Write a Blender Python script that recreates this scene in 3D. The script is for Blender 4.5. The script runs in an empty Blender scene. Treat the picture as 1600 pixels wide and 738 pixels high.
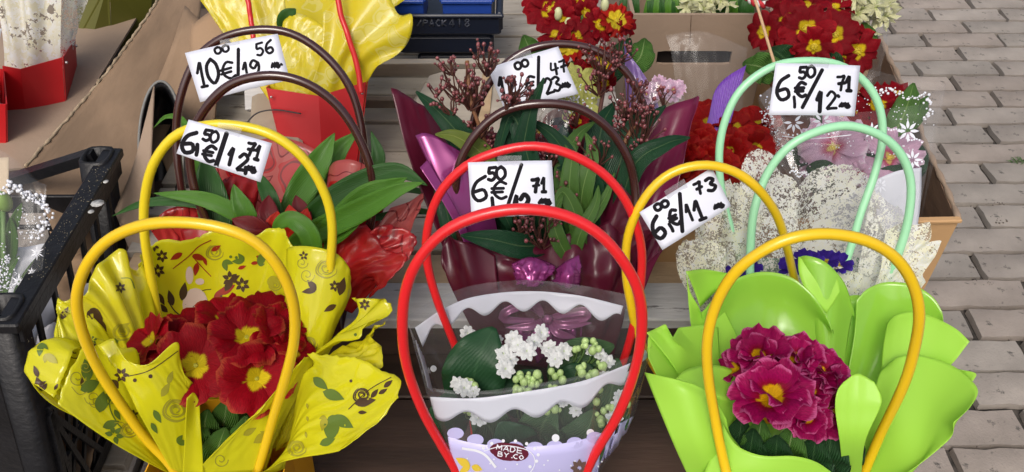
import bpy, math, random
import numpy as np
from mathutils import Vector, Matrix, noise
from mathutils.bvhtree import BVHTree
R = math.radians
random.seed(7)
SC = bpy.context.scene
COL = SC.collection

# ---------------------------------------------------------------- camera
H, F, PITCH = 1.5, 1250.0, R(42.9)
cd = bpy.data.cameras.new('camera'); cam = bpy.data.objects.new('camera', cd); COL.objects.link(cam)
cam.location = (0, 0, H); cam.rotation_euler = (math.pi/2 - PITCH, 0, 0)
cd.sensor_width = 36; cd.lens = F/1600*36; cd.clip_start = 0.02; cd.clip_end = 500
SC.camera = cam
# ---------------------------------------------------------------- sky and sun (soft, overcast daylight)
SUN_EL, SUN_ROT = R(52), R(200)
w = bpy.data.worlds.new('World'); SC.world = w; w.use_nodes = True
nt = w.node_tree; bg = nt.nodes['Background']; sky = nt.nodes.new('ShaderNodeTexSky')
sky.sky_type = 'NISHITA'; sky.sun_disc = False; sky.sun_elevation = SUN_EL; sky.sun_rotation = SUN_ROT
sky.air_density = 1.0; sky.dust_density = 6.0; sky.ozone_density = 0.6
hsv = nt.nodes.new('ShaderNodeHueSaturation'); hsv.inputs['Saturation'].default_value = 0.75
nt.links.new(sky.outputs[0], hsv.inputs['Color']); nt.links.new(hsv.outputs[0], bg.inputs[0])
bg.inputs[1].default_value = 0.14
sd = bpy.data.lights.new('sun', 'SUN'); sd.energy = 1.05; sd.angle = R(22); sd.color = (1.0, 0.975, 0.94)
sun = bpy.data.objects.new('sun', sd); COL.objects.link(sun)
_d = Vector((math.sin(SUN_ROT)*math.cos(SUN_EL), math.cos(SUN_ROT)*math.cos(SUN_EL), math.sin(SUN_EL)))
sun.rotation_euler = _d.to_track_quat('Z', 'Y').to_euler(); sun.location = _d*5
SC.view_settings.view_transform = 'Standard'; SC.view_settings.look = 'None'
SC.view_settings.exposure = 0.0; SC.view_settings.gamma = 1.0
SC.cycles.transparent_max_bounces = 32; SC.cycles.max_bounces = 8
SC.cycles.sample_clamp_indirect = 4.0

# ---------------------------------------------------------------- helpers
FW = Vector((0, math.cos(PITCH), -math.sin(PITCH))); UP = Vector((0, math.sin(PITCH), math.cos(PITCH))); RT = Vector((1, 0, 0))
EYE = Vector((0, 0, H))
DS = 1.0      # pushes a whole plant nearer or farther without changing its build
def P(px, py, d):
    """world point seen at photo position (px,py), d metres along the viewing axis"""
    return EYE + (FW + RT*((px-800)/F) + UP*((369-py)/F))*(d*DS)
def PZ(px, py, z):
    r = FW + RT*((px-800)/F) + UP*((369-py)/F)
    return EYE + r*((z-H)/r.z)
def PY(px, py, y):
    r = FW + RT*((px-800)/F) + UP*((369-py)/F)
    return EYE + r*(y/r.y)

OFF = {}
def wloc(o): return OFF.get(o, Vector((0, 0, 0))) if o else Vector((0, 0, 0))
def thing(name, label, cat, loc=(0, 0, 0), group=None):
    o = bpy.data.objects.new(name, None); COL.objects.link(o); o.empty_display_size = .05
    o.location = loc; OFF[o] = Vector(loc)
    o['label'] = label; o['category'] = cat
    if group: o['group'] = group
    return o
def tag(o, label=None, cat=None, group=None, kind=None):
    if label: o['label'] = label
    if cat: o['category'] = cat
    if group: o['group'] = group
    if kind: o['kind'] = kind
    return o
def mk(name, verts, faces, m, parent=None, smooth=True, uv=None, thick=0, mods=None, origin=None):
    off = wloc(parent) if origin is None else Vector(origin)
    me = bpy.data.meshes.new(name)
    me.from_pydata([tuple(Vector(v)-off) for v in verts], [], [tuple(f) for f in faces])
    me.materials.append(m)
    if uv is not None:
        l = me.uv_layers.new(name='UVMap'); vi = np.empty(len(me.loops), dtype=np.int32); me.loops.foreach_get('vertex_index', vi)
        l.data.foreach_set('uv', np.asarray(uv, dtype=np.float32)[vi].ravel())
    if smooth: me.shade_smooth()
    o = bpy.data.objects.new(name, me); COL.objects.link(o)
    if parent: o.parent = parent; OFF[o] = off
    else:
        o.location = off; OFF[o] = off
    if thick:
        s = o.modifiers.new('thickness', 'SOLIDIFY'); s.thickness = thick; s.offset = 0
    return o
class MB:
    def __init__(s): s.v = []; s.f = []; s.uv = []
    def add(s, v, f, uv=None):
        n = len(s.v); s.v += [Vector(q) for q in v]; s.f += [tuple(i+n for i in q) for q in f]
        s.uv += (list(uv) if uv is not None else [(0, 0)]*len(v)); return s
    def box(s, c, size, rot=None, bev=0):
        x, y, z = [q/2 for q in size]; M = rot or Matrix.Identity(3); c = Vector(c)
        if not bev:
            v = [c + M @ Vector((a*x, b*y, e*z)) for a in (-1, 1) for b in (-1, 1) for e in (-1, 1)]
            return s.add(v, [(0, 1, 3, 2), (4, 6, 7, 5), (0, 4, 5, 1), (2, 3, 7, 6), (0, 2, 6, 4), (1, 5, 7, 3)], [(q.x, q.y) for q in v])
        # chamfered top and sides
        def ring(zz, k): return [(-x+k, -y, zz), (x-k, -y, zz), (x, -y+k, zz), (x, y-k, zz), (x-k, y, zz), (-x+k, y, zz), (-x, y-k, zz), (-x, -y+k, zz)]
        b = bev
        def rg(zz, ins): 
            return [(q[0]*(x-ins)/x, q[1]*(y-ins)/y, zz) for q in ring(zz, b)]
        pts = rg(-z, b) + rg(-z+b, 0) + rg(z-b, 0) + rg(z, b)
        f = [tuple(range(7, -1, -1)), tuple(range(24, 32))]
        for k in range(3):
            for i in range(8): f.append((k*8+i, k*8+(i+1) % 8, k*8+8+(i+1) % 8, k*8+8+i))
        v = [c + M @ Vector(p) for p in pts]
        return s.add(v, f, [(q.x, q.y) for q in v])
    def plank(s, a, b, w, t, up=(0, 0, 1), bev=.0):
        a = Vector(a); b = Vector(b); d = (b-a); L = d.length; d.normalize(); up = Vector(up)
        sd_ = d.cross(up).normalized(); u2 = sd_.cross(d)
        M = Matrix((d, sd_, u2)).transposed()
        return s.box((a+b)/2, (L, w, t), M, bev)
    def tube(s, pts, r, n=8, cap=True):
        pts = [Vector(p) for p in pts]; m = len(pts)
        rs = r if isinstance(r, (list, tuple)) else [r]*m
        t = [(pts[min(i+1, m-1)]-pts[max(i-1, 0)]).normalized() for i in range(m)]
        ref = Vector((0, 0, 1)) if abs(t[0].z) < .9 else Vector((1, 0, 0))
        nn = t[0].cross(ref).normalized(); v = []; uv = []; L = 0
        for i in range(m):
            nn = (nn - t[i]*nn.dot(t[i])).normalized(); bb = t[i].cross(nn)
            if i: L += (pts[i]-pts[i-1]).length
            for k in range(n):
                a = 2*math.pi*k/n; v.append(pts[i] + (nn*math.cos(a)+bb*math.sin(a))*rs[i]); uv.append((k/n, L))
        f = [(i*n+k, i*n+(k+1) % n, (i+1)*n+(k+1) % n, (i+1)*n+k) for i in range(m-1) for k in range(n)]
        if cap: f += [tuple(range(n-1, -1, -1)), tuple(range((m-1)*n, m*n))]
        return s.add(v, f, uv)
    def ball(s, c, r, seg=6, rings=4, sc=(1, 1, 1)):
        v = [Vector(c)+Vector((0, 0, r*sc[2]))]; 
        for i in range(1, rings):
            a = math.pi*i/rings
            for k in range(seg):
                b = 2*math.pi*k/seg; v.append(Vector(c)+Vector((r*sc[0]*math.sin(a)*math.cos(b), r*sc[1]*math.sin(a)*math.sin(b), r*sc[2]*math.cos(a))))
        v.append(Vector(c)-Vector((0, 0, r*sc[2]))); f = [(0, 1+k, 1+(k+1) % seg) for k in range(seg)]
        for i in range(rings-2):
            for k in range(seg): f.append((1+i*seg+k, 1+(i+1)*seg+k, 1+(i+1)*seg+(k+1) % seg, 1+i*seg+(k+1) % seg))
        e = len(v)-1; f += [(e, 1+(rings-2)*seg+(k+1) % seg, 1+(rings-2)*seg+k) for k in range(seg)]
        return s.add(v, f)
    def build(s, name, m, parent=None, smooth=True, thick=0, origin=None):
        return mk(name, s.v, s.f, m, parent, smooth, s.uv, thick, origin=origin)
def cr(pts, n):
    """Catmull-Rom through points (any dimension), n samples, spaced by chord length"""
    A = np.array([tuple(p) for p in pts], float)
    if len(A) == 1: return np.repeat(A, n, 0)
    ch = np.r_[0, np.cumsum(np.maximum(np.linalg.norm(np.diff(A, axis=0), axis=1), 1e-9)**.75)]
    t = np.linspace(0, ch[-1], n); k = np.clip(np.searchsorted(ch, t, side='right')-1, 0, len(A)-2)
    B = np.vstack([2*A[0]-A[1], A, 2*A[-1]-A[-2]])
    u = ((t-ch[k])/(ch[k+1]-ch[k]))[:, None]
    p0, p1, p2, p3 = B[k], B[k+1], B[k+2], B[k+3]
    return .5*((2*p1)+(-p0+p2)*u+(2*p0-5*p1+4*p2-p3)*u*u+(-p0+3*p1-3*p2+p3)*u**3)
def lin(pts, n):
    A = np.array([tuple(p) for p in pts], float); ch = np.r_[0, np.cumsum(np.linalg.norm(np.diff(A, axis=0), axis=1)+1e-9)]
    t = np.linspace(0, ch[-1], n); return np.stack([np.interp(t, ch, A[:, i]) for i in range(A.shape[1])], 1)
class Sheet:
    """a bent sheet lofted through rows of control points"""
    def __init__(s, rows, nu=40, nv=24, px=True, folds=0, amp=0, sharp_top=False, seed=0, wrinkle=0, fold_top=1.0, rag=0):
        W = [[(P(*q) if px else Vector(q)) for q in r] for r in rows]
        g = np.stack([cr(r, nu) if not (sharp_top and i == len(W)-1) else lin(r, nu) for i, r in enumerate(W)])      # rows,nu,3
        if len(g) == 1: raise ValueError
        out = np.empty((nv, nu, 3))
        if len(g) == 2:
            t = np.linspace(0, 1, nv)[:, None, None]; out = g[0]*(1-t)+g[1]*t
        else:
            B = np.concatenate([2*g[:1]-g[1:2], g, 2*g[-1:]-g[-2:-1]]); t = np.linspace(0, len(g)-1, nv)
            for j, tt in enumerate(t):
                k = min(int(tt), len(g)-2); u = tt-k; p0, p1, p2, p3 = B[k], B[k+1], B[k+2], B[k+3]
                out[j] = .5*((2*p1)+(-p0+p2)*u+(2*p0-5*p1+4*p2-p3)*u*u+(-p0+3*p1-3*p2+p3)*u**3)
        du = np.gradient(out, axis=1); dv = np.gradient(out, axis=0); N = np.cross(du, dv); N /= np.linalg.norm(N, axis=2, keepdims=True)+1e-12
        if rag:
            for i in range(nu):
                e_ = rag*(noise.noise((i*.55, seed*2.7, 1))+.6*noise.noise((i*1.3, seed*1.7, 4)))
                for j in range(nv): out[j, i] += (out[-1, i]-out[-3, i])/(np.linalg.norm(out[-1, i]-out[-3, i])+1e-9)*e_*(j/(nv-1))**4
        if folds or wrinkle:
            U = np.linspace(0, 1, nu)[None, :]; V = np.linspace(0, 1, nv)[:, None]
            rr = random.Random(seed); a = 0*U*V
            if folds:
                ph = rr.random()*6.28; a = a + amp*np.sin(U*folds*6.283+ph+.8*np.sin(U*5+ph))*(V**fold_top)
            if wrinkle:
                for j in range(nv):
                    for i in range(nu):
                        a[j, i] += wrinkle*(abs(noise.noise((i/nu*7+seed*3.1, j/nv*4, seed)))*1.6-.5+.5*noise.noise((i/nu*15, j/nv*9+seed, seed+5)))*min(1, j/nv*3+.15)
            out = out+N*a[:, :, None]
        s.g = out; s.nu, s.nv = nu, nv
        s.v = [Vector(q) for q in out.reshape(-1, 3)]
        s.f = [(j*nu+i, j*nu+i+1, (j+1)*nu+i+1, (j+1)*nu+i) for j in range(nv-1) for i in range(nu-1)]
        s.uv = [(i/(nu-1), j/(nv-1)) for j in range(nv) for i in range(nu)]
        s._b = None
    def crease(s, amp, fu=6, fv=1.3, seed=0):
        for k, v in enumerate(s.v):
            u_, v_ = s.uv[k]; n_ = noise.noise((u_*fu+seed*7.3, v_*fv, seed))
            s.v[k] = v+(EYE-v).normalized()*amp*(.5-abs(n_)*2.2)*min(1, v_*3)
        s._b = None; return s
    def build(s, name, m, parent, thick=.0004): s.o = mk(name, s.v, s.f, m, parent, True, s.uv, thick); return s.o
    def hit(s, px, py, lift=.0006):
        if s._b is None: s._b = BVHTree.FromPolygons(s.v, s.f)
        d = (P(px, py, 1)-EYE).normalized(); h, n, i, t = s._b.ray_cast(EYE, d)
        if h is None: return None
        if n.dot(d) > 0: n = -n
        return h+n*lift
def hit_any(sheets, px, py, lift=.0006):
    best = None
    for s in sheets:
        h = s.hit(px, py, lift)
        if h is not None and (best is None or (h-EYE).length < (best-EYE).length): best = h
    return best
class Prints:
    """flat print lying on sheets: strokes, leaves and small flowers, each following the surface"""
    def __init__(s, sheets): s.sh = sheets if isinstance(sheets, list) else [sheets]; s.mb = MB(); s.k = 0
    def grid(s, rows):
        s.k = (s.k+1) % 5
        r_ = rows[len(rows)//2]; mid = r_[len(r_)//2]; order = []
        for sh in s.sh:
            h_ = sh.hit(*mid)
            if h_ is not None: order.append(((h_-EYE).length, id(sh), sh))
        order.sort(key=lambda e: e[0])
        for sh in ([e[2] for e in order[:1]] or s.sh[:1]):
            H_ = [[sh.hit(*q, lift=.0005+.00005*s.k) for q in r] for r in rows]
            pl = getattr(sh, 'plane', None)
            if pl:
                for r, q_ in zip(H_, rows):
                    for i_ in range(len(r)):
                        if r[i_] is None:
                            d_ = (P(q_[i_][0], q_[i_][1], 1)-EYE).normalized(); r[i_] = EYE+d_*((pl[0]-EYE).dot(pl[1])/d_.dot(pl[1]))+pl[1]*.0006
            if all(h is not None for r in H_ for h in r):
                allp = [h for r in H_ for h in r]
                dd = [(h-EYE).length for h in allp]
                if max(dd)-min(dd) > .035: continue
                w = len(rows[0]); s.mb.add(allp, [(j*w+i, j*w+i+1, (j+1)*w+i+1, (j+1)*w+i) for j in range(len(rows)-1) for i in range(w-1)]); return
    def stroke(s, pts, w, n=14, taper=False):
        c = cr(pts, n); t = np.gradient(c, axis=0); t /= np.linalg.norm(t, axis=1, keepdims=True)+1e-9; nn = np.stack([-t[:, 1], t[:, 0]], 1)
        ww = (np.full(n, w/2.) if not taper else w/2.*(np.sin(np.linspace(.15, 3.0, n))+.15))[:, None]
        s.grid([[tuple(a) for a in c-nn*ww], [tuple(a) for a in c+nn*ww]])
    def leaf(s, x, y, L, ang, wd=.42):
        c, q = math.cos(R(ang)), math.sin(R(ang)); rows = [[], [], []]
        for i in range(8):
            t = i/7; h = wd*L*math.sin(math.pi*t**.8)*.5+.01
            for k, e in enumerate((-h, 0, h)): 
                a, b = t*L, e; rows[k].append((x+a*c-b*q, y+a*q+b*c))
        s.grid(rows)
    def flower(s, x, y, r, n=5, a0=0):
        for k in range(n):
            s.leaf(x+.18*r*math.cos(a0+6.283*k/n), y+.18*r*math.sin(a0+6.283*k/n), r*.85, math.degrees(a0)+360*k/n, .62)
    def rose(s, x, y, r, w=2.2):
        for t0, rr in ((0, 1.), (2.1, .8), (4.2, .62), (1.1, .42), (3.5, .25)):
            s.stroke([(x+rr*r*math.cos(t0+a)*(1+.08*math.sin(3*a)), y+rr*r*math.sin(t0+a)*.9) for a in np.linspace(0, 4.3, 9)], w*1.6, 18, True)
    def swirl(s, x, y, r, w=1.6, fl=1):
        s.stroke([(x+fl*r*(1-a/11)*math.cos(a), y+r*(1-a/11)*math.sin(a)) for a in np.linspace(0, 9, 16)], w, 26)
    def disc(s, x, y, r, ry=None):
        ry = ry or r
        rows = [[(x+r*math.cos(math.pi*(1-i/8)), y+e*ry*math.sin(math.pi*(1-i/8))) for i in range(9)] for e in (-1, 0, 1)]
        s.grid(rows)
    def build(s, name, m, parent):
        if s.mb.v: return mk(name, s.mb.v, s.mb.f, m, parent, True)

# ---------------------------------------------------------------- materials
MATS = {}
def mat(name, col, rough=.5, var=0, vscale=20, bump=0, bscale=60, trans=0, alpha=1, spec=.5, coat=0, metal=0, col2=None, sheen=0, stretch=None, dirt=None, bdist=.002):
    if name in MATS: return MATS[name]
    m = bpy.data.materials.new(name); m.use_nodes = True; nt = m.node_tree; N = nt.nodes; L = nt.links
    b = N['Principled BSDF']; out = N['Material Output']
    c = (*col, 1); b.inputs['Roughness'].default_value = rough; b.inputs['Specular IOR Level'].default_value = spec
    b.inputs['Coat Weight'].default_value = coat; b.inputs['Coat Roughness'].default_value = .08; b.inputs['Metallic'].default_value = metal
    b.inputs['Base Color'].default_value = c
    tc = N.new('ShaderNodeTexCoord'); mp = N.new('ShaderNodeMapping'); L.new(tc.outputs['Object'], mp.inputs[0])
    if stretch: mp.inputs['Scale'].default_value = stretch
    csock = None
    if var or col2:
        n = N.new('ShaderNodeTexNoise'); n.inputs['Scale'].default_value = vscale; n.inputs['Detail'].default_value = 6; L.new(mp.outputs[0], n.inputs[0])
        mx = N.new('ShaderNodeMix'); mx.data_type = 'RGBA'
        c2 = col2 if col2 else tuple(max(0, q*(1-var)) for q in col); c1 = col if col2 else tuple(min(1, q*(1+var)) for q in col)
        mx.inputs[6].default_value = (*c1, 1); mx.inputs[7].default_value = (*c2, 1)
        rp = N.new('ShaderNodeMapRange'); rp.inputs[1].default_value = .35; rp.inputs[2].default_value = .65; L.new(n.outputs[0], rp.inputs[0]); L.new(rp.outputs[0], mx.inputs[0])
        csock = mx.outputs[2]
    if dirt:
        n = N.new('ShaderNodeTexNoise'); n.inputs['Scale'].default_value = dirt[1]; n.inputs['Detail'].default_value = 8; n.inputs['Roughness'].default_value = .7; L.new(mp.outputs[0], n.inputs[0])
        rp = N.new('ShaderNodeMapRange'); rp.inputs[1].default_value = dirt[2]; rp.inputs[2].default_value = dirt[2]+.06; L.new(n.outputs[0], rp.inputs[0])
        mx = N.new('ShaderNodeMix'); mx.data_type = 'RGBA'; mx.inputs[7].default_value = (*dirt[0], 1)
        if csock: L.new(csock, mx.inputs[6])
        else: mx.inputs[6].default_value = c
        L.new(rp.outputs[0], mx.inputs[0]); csock = mx.outputs[2]
    if name.startswith('paver'):
        oi = N.new('ShaderNodeObjectInfo'); rv = N.new('ShaderNodeMapRange'); rv.inputs[3].default_value = .86; rv.inputs[4].default_value = 1.12; L.new(oi.outputs['Random'], rv.inputs[0])
        hv = N.new('ShaderNodeHueSaturation'); L.new(csock, hv.inputs['Color']); L.new(rv.outputs[0], hv.inputs['Value']); csock = hv.outputs[0]
    if csock: L.new(csock, b.inputs['Base Color'])
    if bump:
        n = N.new('ShaderNodeTexNoise'); n.inputs['Scale'].default_value = bscale; n.inputs['Detail'].default_value = 5; L.new(mp.outputs[0], n.inputs[0])
        bp = N.new('ShaderNodeBump'); bp.inputs['Strength'].default_value = bump; bp.inputs['Distance'].default_value = bdist; L.new(n.outputs[0], bp.inputs['Height']); L.new(bp.outputs[0], b.inputs['Normal'])
    sh = b.outputs[0]
    if trans:
        t = N.new('ShaderNodeBsdfTranslucent'); t.inputs[0].default_value = c
        if csock: L.new(csock, t.inputs[0])
        mx = N.new('ShaderNodeMixShader'); mx.inputs[0].default_value = trans; L.new(sh, mx.inputs[1]); L.new(t.outputs[0], mx.inputs[2]); sh = mx.outputs[0]
    if alpha < 1:
        t = N.new('ShaderNodeBsdfTransparent'); t.inputs[0].default_value = tuple(.5+.5*q for q in col)+(1,)
        mx = N.new('ShaderNodeMixShader'); mx.inputs[0].default_value = alpha; L.new(t.outputs[0], mx.inputs[1]); L.new(sh, mx.inputs[2]); sh = mx.outputs[0]
    L.new(sh, out.inputs[0]); MATS[name] = m; return m
def film(name, tint=(1, 1, 1), haze=.06, gloss=.12, rough=.10, bump=.12, bscale=14):
    """clear plastic film: mostly see-through, a glossy reflection and a little milky haze"""
    m = bpy.data.materials.new(name); m.use_nodes = True; nt = m.node_tree; N = nt.nodes; L = nt.links; N.remove(N['Principled BSDF'])
    tr = N.new('ShaderNodeBsdfTransparent'); tr.inputs[0].default_value = (*tint, 1)
    gl = N.new('ShaderNodeBsdfGlossy'); gl.inputs['Roughness'].default_value = rough; gl.inputs[0].default_value = (1, 1, 1, 1)
    df = N.new('ShaderNodeBsdfDiffuse'); df.inputs[0].default_value = (.75, .77, .8, 1)
    lw = N.new('ShaderNodeLayerWeight'); lw.inputs[0].default_value = .25
    mr = N.new('ShaderNodeMapRange'); mr.inputs[3].default_value = gloss*.3; mr.inputs[4].default_value = min(1, gloss*2); L.new(lw.outputs['Fresnel'], mr.inputs[0])
    tc = N.new('ShaderNodeTexCoord'); n = N.new('ShaderNodeTexNoise'); n.inputs['Scale'].default_value = bscale; n.inputs['Detail'].default_value = 4; L.new(tc.outputs['Object'], n.inputs[0])
    bp = N.new('ShaderNodeBump'); bp.inputs['Strength'].default_value = bump; bp.inputs['Distance'].default_value = .004; L.new(n.outputs[0], bp.inputs['Height']); L.new(bp.outputs[0], gl.inputs['Normal'])
    m1 = N.new('ShaderNodeMixShader'); m1.inputs[0].default_value = haze; L.new(tr.outputs[0], m1.inputs[1]); L.new(df.outputs[0], m1.inputs[2])
    m2 = N.new('ShaderNodeMixShader'); L.new(mr.outputs[0], m2.inputs[0]); L.new(m1.outputs[0], m2.inputs[1]); L.new(gl.outputs[0], m2.inputs[2])
    L.new(m2.outputs[0], N['Material Output'].inputs[0]); MATS[name] = m; return m
def speckled(name, c1, c2, scale=60, thr=.55, see=.5, big=8):
    """paper printed with irregular flakes, thin between the flakes"""
    m = bpy.data.materials.new(name); m.use_nodes = True; nt = m.node_tree; N = nt.nodes; L = nt.links; b = N['Principled BSDF']
    tc = N.new('ShaderNodeTexCoord'); v = N.new('ShaderNodeTexVoronoi'); v.inputs['Scale'].default_value = scale; v.feature = 'F1'
    n0 = N.new('ShaderNodeTexNoise'); n0.inputs['Scale'].default_value = scale*1.2; n0.inputs['Detail'].default_value = 3
    L.new(tc.outputs['Object'], n0.inputs[0])
    ad = N.new('ShaderNodeMix'); ad.data_type = 'VECTOR'; ad.inputs[0].default_value = .02
    L.new(tc.outputs['Object'], ad.inputs[4]); L.new(n0.outputs['Color'], ad.inputs[5]); L.new(ad.outputs[1], v.inputs['Vector'])
    n2 = N.new('ShaderNodeTexNoise'); n2.inputs['Scale'].default_value = big; n2.inputs['Detail'].default_value = 2; L.new(tc.outputs['Object'], n2.inputs[0])
    s = N.new('ShaderNodeSeparateColor'); L.new(v.outputs['Color'], s.inputs[0])
    a = N.new('ShaderNodeMath'); a.operation = 'ADD'; L.new(s.outputs[0], a.inputs[0])
    k = N.new('ShaderNodeMapRange'); k.inputs[1].default_value = .3; k.inputs[2].default_value = .7; k.inputs[3].default_value = -.35; k.inputs[4].default_value = .35; L.new(n2.outputs[0], k.inputs[0]); L.new(k.outputs[0], a.inputs[1])
    g = N.new('ShaderNodeMath'); g.operation = 'GREATER_THAN'; g.inputs[1].default_value = thr; L.new(a.outputs[0], g.inputs[0])
    yel = N.new('ShaderNodeMix'); yel.data_type = 'RGBA'; yel.inputs[6].default_value = (*c1, 1); yel.inputs[7].default_value = (.85, .86, .85, 1); L.new(s.outputs[1], yel.inputs[0])
    mx = N.new('ShaderNodeMix'); mx.data_type = 'RGBA'; L.new(yel.outputs[2], mx.inputs[6]); mx.inputs[7].default_value = (*c2, 1); L.new(g.outputs[0], mx.inputs[0]); L.new(mx.outputs[2], b.inputs['Base Color'])
    b.inputs['Roughness'].default_value = .45
    tl = N.new('ShaderNodeBsdfTranslucent'); L.new(mx.outputs[2], tl.inputs[0])
    m0 = N.new('ShaderNodeMixShader'); m0.inputs[0].default_value = .38; L.new(b.outputs[0], m0.inputs[1]); L.new(tl.outputs[0], m0.inputs[2])
    t = N.new('ShaderNodeBsdfTransparent'); ml = N.new('ShaderNodeMath'); ml.operation = 'MULTIPLY'; ml.inputs[1].default_value = see; L.new(g.outputs[0], ml.inputs[0])
    m1 = N.new('ShaderNodeMixShader'); L.new(ml.outputs[0], m1.inputs[0]); L.new(m0.outputs[0], m1.inputs[1]); L.new(t.outputs[0], m1.inputs[2])
    L.new(m1.outputs[0], N['Material Output'].inputs[0]); return m
def petal_mat(name, col, eye=(.8, .55, .02), eye_r=.38, edge=None, col2=None, throat=None, vein=.45):
    """petal colour from its own UV: v runs from the heart of the flower (0) to the rim (1)"""
    m = bpy.data.materials.new(name); m.use_nodes = True; nt = m.node_tree; N = nt.nodes; L = nt.links; b = N['Principled BSDF']
    tc = N.new('ShaderNodeTexCoord'); sp = N.new('ShaderNodeSeparateXYZ'); L.new(tc.outputs['UV'], sp.inputs[0])
    n = N.new('ShaderNodeTexNoise'); n.inputs['Scale'].default_value = 9; n.inputs['Detail'].default_value = 4
    mp = N.new('ShaderNodeMapping'); mp.inputs['Scale'].default_value = (5, .8, 1); L.new(tc.outputs['UV'], mp.inputs[0]); L.new(mp.outputs[0], n.inputs[0])
    ab = N.new('ShaderNodeMath'); ab.operation = 'PINGPONG'; ab.inputs[1].default_value = .5; L.new(sp.outputs[0], ab.inputs[0])   # 0 at the sides, .5 mid
    ms = N.new('ShaderNodeMath'); ms.operation = 'MULTIPLY_ADD'; ms.inputs[1].default_value = -.42; L.new(ab.outputs[0], ms.inputs[0]); L.new(sp.outputs[1], ms.inputs[2])
    m3 = N.new('ShaderNodeMath'); m3.operation = 'MULTIPLY_ADD'; m3.inputs[1].default_value = .22; L.new(n.outputs[0], m3.inputs[0]); L.new(ms.outputs[0], m3.inputs[2])
    cr_ = N.new('ShaderNodeValToRGB'); e = cr_.color_ramp.elements
    e[0].position = max(0, eye_r-.06); e[0].color = (*eye, 1); e[1].position = eye_r; e[1].color = (*(throat or col), 1)
    q = e.new(eye_r+.25); q.color = (*col, 1)
    q = e.new(.9); q.color = (*col, 1); q = e.new(1.0); q.color = (*(edge or col), 1)
    L.new(m3.outputs[0], cr_.inputs[0])
    mx = N.new('ShaderNodeMix'); mx.data_type = 'RGBA'; mx.blend_type = 'MULTIPLY'; mx.inputs[0].default_value = .55; L.new(cr_.outputs[0], mx.inputs[6])
    r2 = N.new('ShaderNodeMapRange'); r2.inputs[1].default_value = .3; r2.inputs[2].default_value = .7; r2.inputs[3].default_value = vein; r2.inputs[4].default_value = 1.15; L.new(n.outputs[0], r2.inputs[0])
    cb = N.new('ShaderNodeCombineColor'); [L.new(r2.outputs[0], cb.inputs[i]) for i in range(3)]; L.new(cb.outputs[0], mx.inputs[7])
    oi = N.new('ShaderNodeObjectInfo'); rv = N.new('ShaderNodeMapRange'); rv.inputs[3].default_value = .72 if vein < .8 else .95; rv.inputs[4].default_value = 1.18 if vein < .8 else 1.02; L.new(oi.outputs['Random'], rv.inputs[0])
    hv = N.new('ShaderNodeHueSaturation'); L.new(mx.outputs[2], hv.inputs['Color']); L.new(rv.outputs[0], hv.inputs['Value'])
    class _o: outputs = [None, None, hv.outputs[0]]
    mx = _o
    L.new(mx.outputs[2], b.inputs['Base Color']); b.inputs['Roughness'].default_value = .55; b.inputs['Sheen Weight'].default_value = 0; b.inputs['Specular IOR Level'].default_value = .14
    bp = N.new('ShaderNodeBump'); bp.inputs['Strength'].default_value = .5; bp.inputs['Distance'].default_value = .002; L.new(n.outputs[0], bp.inputs['Height']); L.new(bp.outputs[0], b.inputs['Normal'])
    t = N.new('ShaderNodeBsdfTranslucent'); L.new(mx.outputs[2], t.inputs[0]); ml = N.new('ShaderNodeMixShader'); ml.inputs[0].default_value = .25
    L.new(b.outputs[0], ml.inputs[1]); L.new(t.outputs[0], ml.inputs[2]); L.new(ml.outputs[0], N['Material Output'].inputs[0]); return m
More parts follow.
